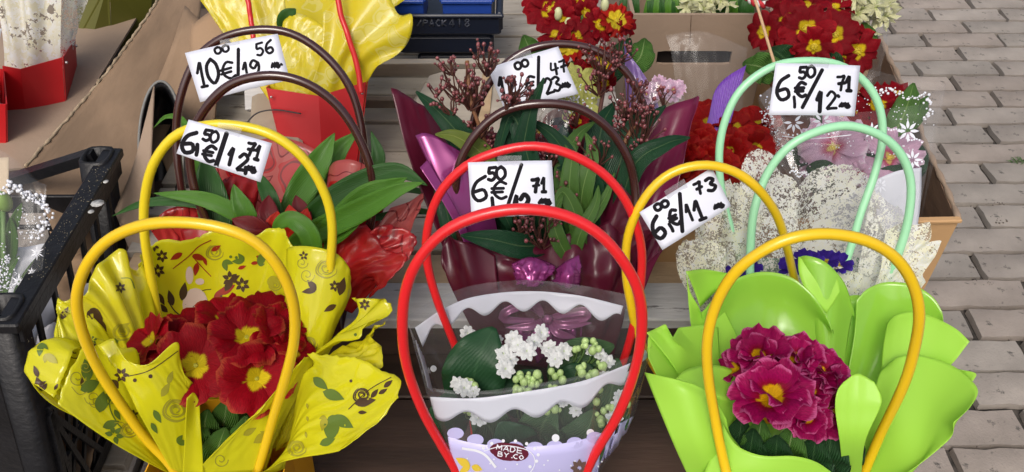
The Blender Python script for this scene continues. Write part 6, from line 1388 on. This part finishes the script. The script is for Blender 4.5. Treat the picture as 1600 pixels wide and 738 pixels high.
purp = mat('lilac_film', (.40, .26, .62), .25, trans=.45, alpha=.85, coat=.5)
purp2 = mat('violet_corrugated_film', (.25, .09, .56), .3, trans=.3, coat=.3)
t = thing('lilac_sleeve', 'pale lilac cellophane cone behind the skimmia with pink and white blooms', 'sleeve', P(1020, 240, 1.1))
Sheet([[(985, 240, 1.10), (1020, 245, 1.09), (1050, 240, 1.10)], [(978, 150, 1.09), (1000, 150, 1.08), (1030, 170, 1.08)], [(974, 54, 1.09), (980, 80, 1.08), (1002, 110, 1.075), (1020, 140, 1.075)]], 24, 22, wrinkle=.002, seed=71).build('film_panel', purp, t, .0003)
Sheet([[(990, 240, 1.08), (1040, 245, 1.07), (1070, 235, 1.08)], [(990, 175, 1.07), (1030, 165, 1.06), (1070, 180, 1.07)], [(990, 140, 1.07), (1025, 128, 1.06), (1068, 128, 1.065)]], 24, 18, wrinkle=.004, seed=72).build('film_panel', clear, t, 0)
pk = petal_mat('pale_pink_petal', (.66, .42, .57), (.60, .45, .10), .14, (.74, .60, .70), throat=(.42, .01, .08), vein=.7); petal_mesh('pnk', pk, .95, .16, .12, .26, 5, 18, 4)
for x, y in ((1030, 138), (1052, 142), (1010, 150)): flower(t, P(x, y, 1.075), toward(x, y, 1.07, 0, .5), .018, 'pnk', None, 6, 2, jit=.3)
t = thing('violet_sleeve', 'bright violet ribbed paper fan standing behind the dark red primroses', 'sleeve', P(1130, 260, 1.1))
rows = []
for v in range(7):
    f_ = v/6; L0 = np.array((1095-5*f_+10*f_, 215-20*f_, 1.10)); row = []
    for u in range(33):
        a = u/32; bx_ = 1098+a*34; by_ = 215+a*10; tx = 1112+a*54-18*math.sin(a*3.14)*(1-a); ty = 168-66*a**1.1-12*math.sin(a*3.14)
        row.append((bx_*(1-f_)+tx*f_, by_*(1-f_)+ty*f_, 1.09+(.0016 if u % 2 else -.0016)))
    rows.append(row)
Sheet(rows, 66, 12).build('ribbed_sheet', purp2, t, .0003)
clear_thin = film('clear_film_thin', (1, 1, 1), .04, .035, .12)
bc_ = Sheet([[(1060, 170, 1.16), (1120, 180, 1.15), (1160, 170, 1.16)], [(1050, 90, 1.15), (1100, 85, 1.14), (1165, 100, 1.15)], [(1040, 55, 1.15), (1100, 50, 1.14), (1168, 75, 1.15)]], 26, 20, wrinkle=.0025, seed=73); bc_.build('film_panel', clear_thin, t, 0)

# dark red primroses behind the cream bag
DS = 1.07
velvet = petal_mat('velvet_red_petal', (.30, .004, .004), (.55, .42, .015), .27, (.36, .02, .008)); petal_mesh('vel', velvet, 1.15, .06, .08, .30, 5, 20)
pc = P(1130, 250, 1.12)
t = thing('primrose_plant', 'dense velvety dark red primroses between burgundy film and cream speckled bag', 'flower', (pc.x, pc.y, .70))
pot(t, (pc.x, pc.y, .79), .055, .085)
for x, y, d, r, sx, sy in ((1107, 195, 1.04, .034, -.1, .6), (1094, 228, 1.0, .030, -.2, .1), (1060, 250, .99, .038, -.5, .2), (1105, 248, .985, .028, .1, -.1), (1150, 205, 1.03, .030, .2, .8), (1182, 200, 1.04, .032, .3, .8), (1178, 232, 1.01, .032, .3, .2), (1140, 238, 1.0, .030, 0, .2), (1125, 262, .985, .026, 0, 0), (1200, 222, 1.03, .026, .7, .4), (1075, 215, 1.03, .028, -.5, .7), (1160, 260, 1.0, .030, 0, 0), (1042, 270, 1.0, .026, -.5, 0)):
    flower(t, P(x, y, d), toward(x, y, d, sx, sy), r, 'vel', eye_m, 6, 2, er=.1, jit=.25)
DS = 1.0
# primrose with yellow eyes at top right
pc = P(1265, 110, 1.28)
t = thing('primrose_plant', 'crimson primroses with bright yellow eyes at top right beside the wooden stick', 'flower', (pc.x, pc.y, .70))
pot(t, (pc.x, pc.y, .80), .055, .09)
for x, y, d, r, sx, sy in ((1194, 50, 1.16, .030, -.7, .1), (1230, 38, 1.15, .038, -.3, .4), (1261, 46, 1.13, .040, 0, .2), (1303, 54, 1.13, .038, .2, .2), (1338, 80, 1.14, .036, .6, 0), (1272, 72, 1.12, .030, 0, -.3), (1262, 15, 1.17, .036, 0, 1.0), (1300, 15, 1.18, .034, .3, 1.2), (1225, 12, 1.18, .032, -.4, 1.2), (1330, 42, 1.17, .030, .9, .9), (1312, 92, 1.14, .024, .2, -.6), (1245, 75, 1.15, .026, -.4, -.5)):
    flower(t, P(x, y, d), toward(x, y, d, sx, sy), r, 'drk', eye_m, 5, 1, er=.17, jit=.12)
for q, m_, w_ in (([(1215, 120, 1.16), (1190, 105, 1.14), (1160, 100, 1.13)], prim_leaf, .045), ([(1250, 110, 1.16), (1225, 90, 1.14), (1205, 75, 1.14)], prim_leaf_d, .045), ([(1290, 110, 1.17), (1310, 95, 1.15), (1335, 100, 1.14)], prim_leaf_d, .045), ([(1330, 90, 1.19), (1352, 65, 1.18), (1350, 35, 1.18)], prim_leaf, .035), ([(1260, 120, 1.15), (1255, 95, 1.14), (1240, 80, 1.14)], prim_leaf_d, .04), ([(1280, 115, 1.14), (1295, 100, 1.13), (1280, 85, 1.13)], prim_leaf_d, .04)):
    strap(t, pts3(q), w_, m_, prof='oval', ruff=.3, fold=.15)
# pink primrose in a printed clear sleeve, right
DS = 1.09
pc = P(1335, 270, 1.05)
t = thing('primrose_plant', 'pink primroses with dark red throats inside the lace printed clear sleeve', 'flower', (pc.x, pc.y, .63))
pot(t, (pc.x, pc.y, .74), .05, .09)
for x, y, d, r, sx, sy in ((1302, 232, 1.0, .045, -.2, .3), (1388, 248, 1.0, .044, .3, .3), (1345, 272, .99, .018, 0, -.2), (1272, 258, 1.01, .020, -.6, .2)):
    flower(t, P(x, y, d), toward(x, y, d, sx, sy), r, 'pnk', eye_m, 7, 1, er=.09, jit=.25)
for x, y, d, r in ((1370, 165, 1.09, .034), (1390, 180, 1.09, .028), (1345, 180, 1.09, .030), (1400, 150, 1.1, .028), (1310, 190, 1.08, .028)):
    flower(t, P(x, y, d), toward(x, y, d, .3, .6), r, 'drk', eye_m, 5, 1, er=.17, jit=.2)
for q, m_, w_ in (([(1385, 230, 1.06), (1412, 180, 1.05), (1428, 130, 1.06)], LEAFM, .036), ([(1405, 215, 1.06), (1432, 180, 1.05), (1450, 150, 1.06)], LEAFM, .022), ([(1300, 270, 1.05), (1262, 240, 1.03), (1250, 260, 1.01)], prim_leaf_d, .05), ([(1350, 290, 1.03), (1340, 245, 1.01), (1345, 225, 1.02)], prim_leaf_d, .045), ([(1420, 290, 1.03), (1434, 250, 1.01), (1436, 225, 1.02)], prim_leaf_d, .026), ([(1300, 300, 1.03), (1280, 270, .99), (1260, 262, .985)], prim_leaf_d, .045), ([(1370, 300, 1.03), (1400, 280, .99), (1425, 262, .985)], prim_leaf_d, .045), ([(1300, 240, 1.06), (1290, 200, 1.05), (1300, 180, 1.05)], prim_leaf_d, .05)):
    strap(t, pts3(q), w_, m_, prof='oval', ruff=.25, fold=.15)
t = SL = thing('clear_sleeve', 'clear plastic sleeve printed with white lace flowers and dots, pink primroses inside', 'sleeve', (pc.x, pc.y, .63))
S = {}
S['front'] = Sheet([[(1330, 420, 1.0), (1370, 420, .995), (1425, 415, 1.0)], [(1270, 320, .98), (1360, 315, .965), (1440, 310, .98)], [(1215, 250, .98), (1340, 235, .955), (1455, 230, .98)], [(1200, 190, .985), (1260, 178, .97), (1350, 175, .955), (1462, 160, .985)]], 44, 26, wrinkle=.001, seed=81)
S['back'] = Sheet([[(1330, 410, 1.02), (1370, 400, 1.04), (1420, 410, 1.02)], [(1220, 250, 1.07), (1340, 220, 1.12), (1455, 240, 1.06)], [(1200, 160, 1.07), (1290, 115, 1.12), (1350, 108, 1.13), (1400, 118, 1.11), (1478, 132, 1.06)]], 36, 22, wrinkle=.002, seed=82)
S['right'] = Sheet([[(1425, 415, 1.0), (1425, 405, 1.01), (1420, 410, 1.02)], [(1455, 240, .98), (1462, 235, 1.02), (1463, 240, 1.06)], [(1462, 160, .985), (1476, 140, 1.02), (1478, 132, 1.06)]], 10, 20)
for k, s_ in S.items(): s_.build('film_panel', clear_thin, t, 0)
inner_p = mat('white_inner_paper', (.74, .76, .82), .5, trans=.2)
Sheet([[(1330, 420, .998), (1375, 420, .992), (1425, 415, .998)], [(1290, 340, .985), (1370, 330, .970), (1438, 320, .984)], [(1322, 306, .975), (1350, 290, .965), (1400, 268, .962), (1440, 262, .975)]], 28, 20).build('paper_cone', inner_p, t, .0004)
p = Prints([S['front'], S['right']])
for x, y, r in ((1240, 192, 16), (1285, 190, 16), (1362, 205, 14), (1418, 205, 18), (1425, 250, 16), (1375, 290, 12), (1230, 235, 12), (1350, 280, 8)):
    for k in range(8):
        p.leaf(x+.2*r*math.cos(k*.785), y+.2*r*math.sin(k*.785), r*.8, k*45, .34)
for a, b in (((1225, 208), (1330, 205)), ((1240, 262), (1290, 290)), ((1340, 300), (1440, 255)), ((1380, 195), (1440, 225)), ((1225, 268), (1260, 275))):
    for k in range(16): p.disc(a[0]+(b[0]-a[0])*k/15, a[1]+(b[1]-a[1])*k/15+4*math.sin(k*.8), 1.5)
p.stroke([(1222, 213), (1270, 217), (1330, 211)], 1.3); p.stroke([(1340, 306), (1390, 290), (1440, 262)], 1.3)
p.build('lace_print', bandw, t)['kind'] = 'stuff'
mb = MB(); rg = random.Random(8)
def dots(path, n, sp, r0, r1, d_):
    c = cr(path, n)
    for q in c: mb.ball(P(q[0]+rg.gauss(0, sp), q[1]+rg.gauss(0, sp), d_+rg.uniform(-.004, .004)), rg.uniform(r0, r1), 6, 5)
dots([(1365, 140), (1400, 142), (1420, 155), (1445, 150), (1452, 175), (1440, 190)], 60, 3.5, .0010, .0024, 1.03)
dots([(1330, 150), (1370, 165), (1410, 180), (1440, 200)], 46, 9, .0006, .0013, 1.03); dots([(1280, 225), (1340, 225), (1380, 240), (1430, 240)], 60, 14, .0005, .0011, .975); dots([(1200, 150), (1202, 200), (1215, 225)], 40, 6, .0006, .0016, 1.0); dots([(1215, 240), (1240, 250), (1260, 262)], 26, 8, .0006, .0013, .985)
mb.build('gypsophila_bud', bandw, t)['kind'] = 'stuff'
Sheet([[(1250, 300, .97), (1260, 310, .97)], [(1205, 190, .985), (1222, 185, .98)], [(1186, 152, .995), (1205, 135, 1.0)]], 8, 18).build('film_panel', clear, t, 0)
# second lace sleeve left of it (partly hidden)
t = thing('clear_sleeve', 'narrow clear sleeve with white specks under the 6,50 tag on mint handles', 'sleeve', P(1215, 280, 1.02))
s_ = Sheet([[(1205, 270, 1.01), (1220, 275, 1.0), (1235, 270, 1.01)], [(1188, 170, 1.03), (1205, 165, 1.01), (1225, 170, 1.02)], [(1183, 155, 1.04), (1200, 140, 1.02), (1222, 130, 1.03)]], 16, 20); s_.build('film_panel', clear, t, 0)
mb = MB(); dots([(1198, 165), (1203, 200), (1212, 240)], 70, 7, .0006, .0016, 1.0); mb.build('white_speck', bandw, t)['kind'] = 'stuff'

DS = 1.0
# hyacinths, leaves, martenitsa cord, stick
cream_pet = petal_mat('hyacinth_petal', (.72, .72, .42), (.50, .55, .22), .3, (.80, .80, .60)); petal_mesh('hya', cream_pet, .42, -.2, .03, -.5, 3, 25)
def hyacinth(label, spots, leaves, loc):
    t = thing('hyacinth_plant', label, 'flower', loc, 'white hyacinths')
    for x, y, d, r in spots: flower(t, P(x, y, d), toward(x, y, d, random.uniform(-.7, .7), random.uniform(-.2, .9)), r, 'hya', None, 6, 1, jit=.3, open_=.3)
    for q, w_ in leaves: strap(t, pts3(q), w_, LEAFD, prof='strap', fold=.3)
    c = np.mean([[s_[0], s_[1]] for s_ in spots], 0); mb = MB(); mb.tube([P(c[0], c[1], spots[0][2]+.02), P(c[0], c[1], spots[0][2]+.02)-Vector((0, -.01, .12))], .006, 8); mb.build('stem', MATS['green_stem'], t)
    return t
rg = random.Random(12)
hyacinth('cream white hyacinth blooms just over the rim of the back cardboard box', [(rg.uniform(1072, 1138), rg.uniform(-12, 18), rg.uniform(1.27, 1.30), .015) for k in range(22)], [([(1050, 60, 1.36), (1040, 20, 1.33), (1030, -30, 1.32)], .02), ([(1150, 60, 1.36), (1155, 20, 1.33), (1160, -30, 1.32)], .02)], PZ(1100, 40, .72))
hyacinth('pale yellow white hyacinth blooms at the top edge, right of the crimson primroses', [(rg.uniform(1312, 1388), rg.uniform(-14, 32), rg.uniform(1.17, 1.21), .017) for k in range(34)]+[(1362, 50, 1.18, .013), (1378, 28, 1.18, .015)], [([(1350, 110, 1.24), (1345, 70, 1.2), (1352, 40, 1.19)], .02), ([(1340, 90, 1.24), (1325, 50, 1.22), (1320, 10, 1.21)], .018)], PZ(1345, 60, .72))
t = thing('leafy_stems', 'row of dark green upright leaves rising from the back cardboard box', 'leaves', PZ(1000, 40, .72))
for k in range(22):
    x = rg.uniform(955, 1230); strap(t, pts3([(x, 60, 1.36), (x+rg.uniform(-8, 8), 20, 1.31), (x+rg.uniform(-14, 14), -40, 1.30)]), .024, LEAFD if k % 3 else LEAFG, prof='strap', fold=.4)
t = thing('cord', 'twisted red and white cord lying across the back edge beside the hyacinths', 'cord', P(1200, 8, 1.22))
for s_, m_ in ((0, mat('cord_white', (.75, .72, .70), .7)), (math.pi, mat('cord_red', (.50, .02, .03), .7))):
    c = cr(pts3([(1165, -6, 1.235), (1178, 4, 1.23), (1195, 8, 1.228), (1215, 6, 1.226), (1240, 2, 1.224), (1262, -6, 1.222)]), 90); mb = MB(); mb.tube([Vector(q)+Vector((0, math.cos(i*.45+s_), math.sin(i*.45+s_)))*.0030 for i, q in enumerate(c)], .0034, 6); mb.build('strand', m_, t)
o = MB().tube(cr(pts3([(1168, -30, 1.06), (1183, 10, 1.05), (1198, 60, 1.03), (1212, 105, 1.01), (1232, 160, 1.0)]), 20), .0020, 7).build('wooden_stick', mat('stick_wood', (.55, .36, .20), .6)); tag(o, 'thin pale wooden stick leaning down to the tag on the mint handles', 'stick')
t = thing('clear_sleeve', 'plain clear sleeve round the hyacinth at the top right corner of the box', 'sleeve', P(1380, 90, 1.22))
Sheet([[(1345, 130, 1.24), (1370, 120, 1.235), (1375, 118, 1.24)], [(1340, 40, 1.20), (1375, 45, 1.18), (1388, 50, 1.2)], [(1335, -40, 1.18), (1380, -40, 1.16), (1402, -40, 1.18)]], 16, 20, wrinkle=.003, seed=90).build('film_panel', clear, t, 0)

# ---------------- far left bags
DS = 1.14
t = thing('gift_bag', 'red card gift bag with cream speckled wrap at far left on cardboard', 'gift bag', PZ(70, 215, .75), 'gift bags at the back')
q = {'tl': (4, 103, 1.14), 'tr': (97, 90, 1.16), 'bl': (10, 216, 1.20), 'br': (105, 210, 1.22), 'tr2': (117, 62, 1.25), 'br2': (124, 168, 1.30), 'tl2': (10, 85, 1.26), 'bl2': (20, 190, 1.31)}
V_ = {k: P(*v) for k, v in q.items()}
mk('bag_panel', [V_['tl'], P(32, 108, 1.145), V_['tr'], V_['br'], P(45, 218, 1.205), V_['bl']], [(0, 1, 4, 5), (1, 2, 3, 4)], red2, t, False, None, .0015)
mk('bag_panel', [V_['tr']+Vector((.001, .001, 0)), V_['tr2'], V_['br2'], V_['br']+Vector((.001, .001, 0))], [(0, 1, 2, 3)], red2, t, False, None, .0015)
mk('bag_panel', [V_['tr2'], V_['tl2'], V_['bl2'], V_['br2']], [(0, 1, 2, 3)], red2, t, False, None, .0015)
mb = MB(); mb.ball(P(104, 98, 1.155), .0025, 8, 5); mb.build('rivet', MATS['rivet'], t); mb = MB(); mb.ball(P(119, 72, 1.235), .0025, 8, 5); mb.build('rivet', MATS['rivet'], t)
lace3 = speckled('cream_speckled_brown', (.74, .70, .50), (.22, .19, .15), 150, .90, .25, 22)
Sheet([[(8, 150, 1.19), (50, 145, 1.185), (95, 135, 1.20)], [(2, 60, 1.155), (50, 55, 1.15), (95, 60, 1.165)], [(-20, -40, 1.15), (40, -50, 1.14), (100, -50, 1.15)]], 30, 24, folds=2.5, amp=.010, seed=95).build('wrap_sheet', lace3, t, 0)
Sheet([[(90, 120, 1.22), (100, 110, 1.22), (112, 90, 1.24)], [(95, 40, 1.20), (110, 30, 1.2), (125, 35, 1.21)], [(100, -40, 1.18), (125, -45, 1.18), (150, -30, 1.18)]], 20, 20, folds=1.5, amp=.006, seed=96).build('wrap_sheet', lace, t, 0)
t = thing('gift_bag', 'red card gift bag cut off by the left edge of the photo', 'gift bag', PZ(-20, 240, .75), 'gift bags at the back')
a, b, c_, d_ = P(-60, 160, 1.08), P(9, 163, 1.08), P(10, 244, 1.13), P(-60, 246, 1.13)
for V4 in ([a, b, c_, d_], [b+Vector((.001, .001, 0)), b+Vector((-.05, .10, 0)), c_+Vector((-.05, .09, 0)), c_+Vector((.001, .001, 0))], [a+Vector((0, .1, 0)), b+Vector((-.05, .102, 0)), c_+Vector((-.05, .09, 0)), d_+Vector((0, .09, 0))], [a, a+Vector((0, .1, 0)), d_+Vector((0, .09, 0)), d_]): mk('bag_panel', V4, [(0, 1, 2, 3)], red2, t, False, None, .0015)
Sheet([[(-40, 180, 1.10), (0, 180, 1.09)], [(-50, 100, 1.08), (-2, 80, 1.07)], [(-60, 40, 1.06), (3, 45, 1.06)]], 12, 16).build('wrap_sheet', inner_p, t, .0004)
t = thing('gift_bag', 'olive green card gift bag standing behind the red bag at top left', 'gift bag', PZ(180, 90, .75), 'gift bags at the back')
olv = mat('olive_card', (.105, .105, .012), .5, var=.05, vscale=10)
pA = [P(118, -30, 1.33), P(170, -30, 1.32), P(240, -30, 1.36), P(232, 50, 1.41), P(175, 82, 1.39), P(136, 86, 1.37), P(124, 55, 1.36)]
mk('bag_panel', [pA[0], pA[1], pA[4], pA[5], pA[6]], [(0, 1, 2, 3, 4)], olv, t, False, None, .0015); mk('bag_panel', [pA[1]+Vector((.001, 0, 0)), pA[2], pA[3], pA[4]+Vector((.001, 0, 0))], [(0, 1, 2, 3)], olv, t, False, None, .0015)
mk('bag_panel', [v+Vector((0, .10, 0)) for v in (pA[0], pA[2], pA[3], pA[5])], [(0, 1, 2, 3)], olv, t, False, None, .0015)
DS = 1.09
# flowers in the black crate (white lilies buds + gypsophila in clear sleeve)
t = thing('flower_sleeve', 'green budded flowers and white baby breath in clear sleeve at left edge', 'sleeve', P(20, 420, 1.0))
F_ = Sheet([[(-30, 520, .90), (20, 530, .90), (30, 500, .91)], [(-30, 400, .90), (40, 400, .895), (66, 420, .90)], [(-30, 300, .90), (20, 290, .895), (72, 300, .90)], [(-30, 225, .91), (10, 240, .905), (72, 292, .91)]], 28, 24, wrinkle=.002, seed=97); F_.build('film_panel', clear_thin, t, 0)
Sheet([[(-30, 560, .97), (10, 560, .96), (40, 540, .97)], [(-30, 440, .96), (30, 430, .95), (70, 420, .96)], [(-30, 350, .96), (20, 385, .95), (74, 380, .96)]], 20, 18, wrinkle=.003, seed=98).build('paper_cone', inner_p, t, .0004)
Sheet([[(-30, 420, .95), (0, 410, .95)], [(-30, 300, .96), (12, 300, .955)], [(-30, 248, .96), (14, 246, .955)]], 10, 12).build('paper_cone', mat('tan_paper', (.50, .40, .28), .7), t, .0004)
for q, w_ in (([(5, 430, .94), (0, 370, .93), (8, 330, .92)], .014), ([(15, 420, .94), (18, 370, .93), (16, 340, .92)], .014), ([(0, 400, .94), (25, 340, .925), (34, 318, .92)], .012), ([(10, 390, .93), (-5, 340, .93), (-10, 310, .93)], .014), ([(20, 480, .94), (40, 440, .93), (60, 400, .93)], .014), ([(10, 480, .94), (45, 460, .93), (60, 430, .93)], .012), ([(0, 480, .94), (10, 430, .93), (30, 400, .93)], .012)):
    strap(t, pts3(q), w_, LEAFM, prof='oval', fold=.3)
mb = MB(); mb.ball(P(5, 315, .915), .010, 10, 8, (1, 1, 1.5)); mb.build('closed_bud', mat('lime_bud', (.22, .36, .07), .5), t)
mb = MB(); mb.tube(pts3([(8, 440, .94), (6, 380, .925), (5, 330, .92)]), .003, 6); mb.build('stem', MATS['green_stem'], t)
mb = MB(); dots([(2, 300), (25, 292), (50, 310), (70, 320), (72, 345), (60, 365)], 110, 5, .0010, .0026, .895); dots([(10, 400), (5, 430), (12, 460)], 130, 9, .0006, .0014, .90); dots([(30, 330), (55, 360), (30, 370)], 50, 8, .0006, .0012, .90); mb.build('gypsophila_bud', bandw, t)['kind'] = 'stuff'
p = Prints([F_])
for x, y, r in ((30, 440, 12), (22, 468, 9), (58, 395, 11), (10, 480, 9), (50, 425, 7)):
    for k in range(12): p.leaf(x+.1*r*math.cos(k*.52), y+.1*r*math.sin(k*.52), r*(.6+.4*(k%2)), k*30, .16)
p.build('lace_print', bandw, t)['kind'] = 'stuff'

DS = 1.0
# ================================================================ PRICE TAGS (lettering read off the photograph)
GRP = 'handwritten price tags'
price_tag('tilted white tag reading 10,00 € / 19,56 лв. taped to the rear brown handle', [(289, 83, .965), (434, 53, .965), (453, 125, .965), (313, 160, .965)],
 [('1', 304, 100, 16, 38, -12), ('0', 319, 95, 20, 38, -12), ('€', 343, 100, 22, 26, -12), ('o', 334, 74, 12, 12, -10), ('o', 346, 71, 12, 12, -10), ('|', 363, 78, 16, 55, -3), ('l', 377, 99, 12, 24, -10), ('9', 388, 96, 18, 24, -10), ('5', 398, 69, 13, 19, -10), ('6', 412, 65, 14, 20, -10), ('v', 423, 95, 14, 14, -10), ('.', 437, 98, 6, 6, 0)], GRP, lw=.0030)
price_tag('white tag reading 6,50 € / 12,71 hanging tilted on the rear yellow handle at left', [(295, 187, .745), (425, 224, .745), (407, 285, .745), (276, 240, .745)],
 [('6', 288, 203, 25, 34, 14), ('5', 320, 202, 14, 17, 14), ('0', 331, 204, 14, 18, 14), (',', 305, 226, 8, 16, 5), ('€', 321, 226, 20, 24, 15), ('/', 339, 209, 16, 50, 2), ('l', 360, 231, 10, 26, 14), ('2', 375, 239, 17, 26, 14), ('7', 388, 222, 14, 20, 16), ('1', 402, 227, 9, 22, 16), (',', 381, 262, 6, 9, 0), ('v', 387, 256, 16, 12, 14)], GRP, lw=.0031)
price_tag('white tag reading 12,00 € / 23,47 hidden partly by skimmia buds', [(762, 107, .985), (872, 73, .985), (904, 147, .985), (790, 176, .985)],
 [('1', 776, 122, 12, 30, -12), ('2', 788, 122, 16, 28, -12), ('o', 802, 98, 12, 13, -15), ('o', 813, 94, 12, 13, -15), ('€', 818, 122, 18, 24, -12), ('|', 832, 90, 16, 62, -2), ('4', 858, 100, 13, 18, -10), ('7', 872, 96, 11, 18, -12), ('2', 848, 124, 14, 24, -12), ('3', 861, 122, 13, 22, -12), ('v', 876, 128, 14, 12, -14)], GRP, lw=.0030)
price_tag('white tag reading 6,50 € / 12,71 on the rear red handle of the clear bag', [(731, 254, .752), (862, 251, .752), (868, 335, .752), (737, 341, .752)],
 [('6', 736, 276, 28, 38, 0), ('5', 762, 262, 14, 20, 0), ('0', 775, 261, 16, 20, 0), ('€', 769, 284, 24, 26, 2), (',', 766, 310, 6, 16, -4), ('/', 790, 258, 26, 70, 0), ('1', 803, 306, 8, 28, 0), ('2', 812, 304, 16, 30, 0), ('7', 830, 280, 13, 20, 0), ('1', 845, 278, 9, 22, 0), ('v', 843, 308, 19, 12, 2)], GRP, lw=.0030)
price_tag('taped white tag reading 6,00 € / 11,73 on the rear yellow handle', [(999, 332, .775), (1112, 262, .775), (1142, 322, .775), (1035, 391, .775)],
 [('6', 1010, 346, 22, 34, -26), ('o', 1020, 320, 13, 12, -20), ('o', 1031, 315, 13, 12, -20), ('€', 1041, 332, 16, 24, -22), (',', 1043, 352, 6, 12, -30), ('|', 1056, 304, 10, 58, -6), ('l', 1067, 322, 11, 26, -22), ('1', 1078, 318, 18, 30, -22), ('7', 1082, 288, 13, 18, -20), ('3', 1100, 281, 16, 20, -16), ('v', 1113, 318, 17, 12, -20)], GRP, lw=.0030)
price_tag('white tag reading 6,50 € / 12,71 under the rear mint green handle', [(1212, 99, .905), (1344, 103, .905), (1335, 182, .905), (1201, 180, .905)],
 [('6', 1212, 118, 25, 38, 2), ('5', 1248, 105, 13, 18, 2), ('0', 1261, 103, 14, 18, 4), ('€', 1243, 129, 17, 22, 2), (',', 1238, 152, 5, 16, -4), ('/', 1252, 110, 34, 58, 0), ('l', 1276, 144, 12, 30, 3), ('2', 1291, 143, 17, 27, 2), ('7', 1307, 119, 14, 22, 2), ('1', 1321, 120, 11, 22, 2), ('.', 1306, 147, 7, 7, 0), ('v', 1312, 158, 17, 11, 2)], GRP, lw=.0036)
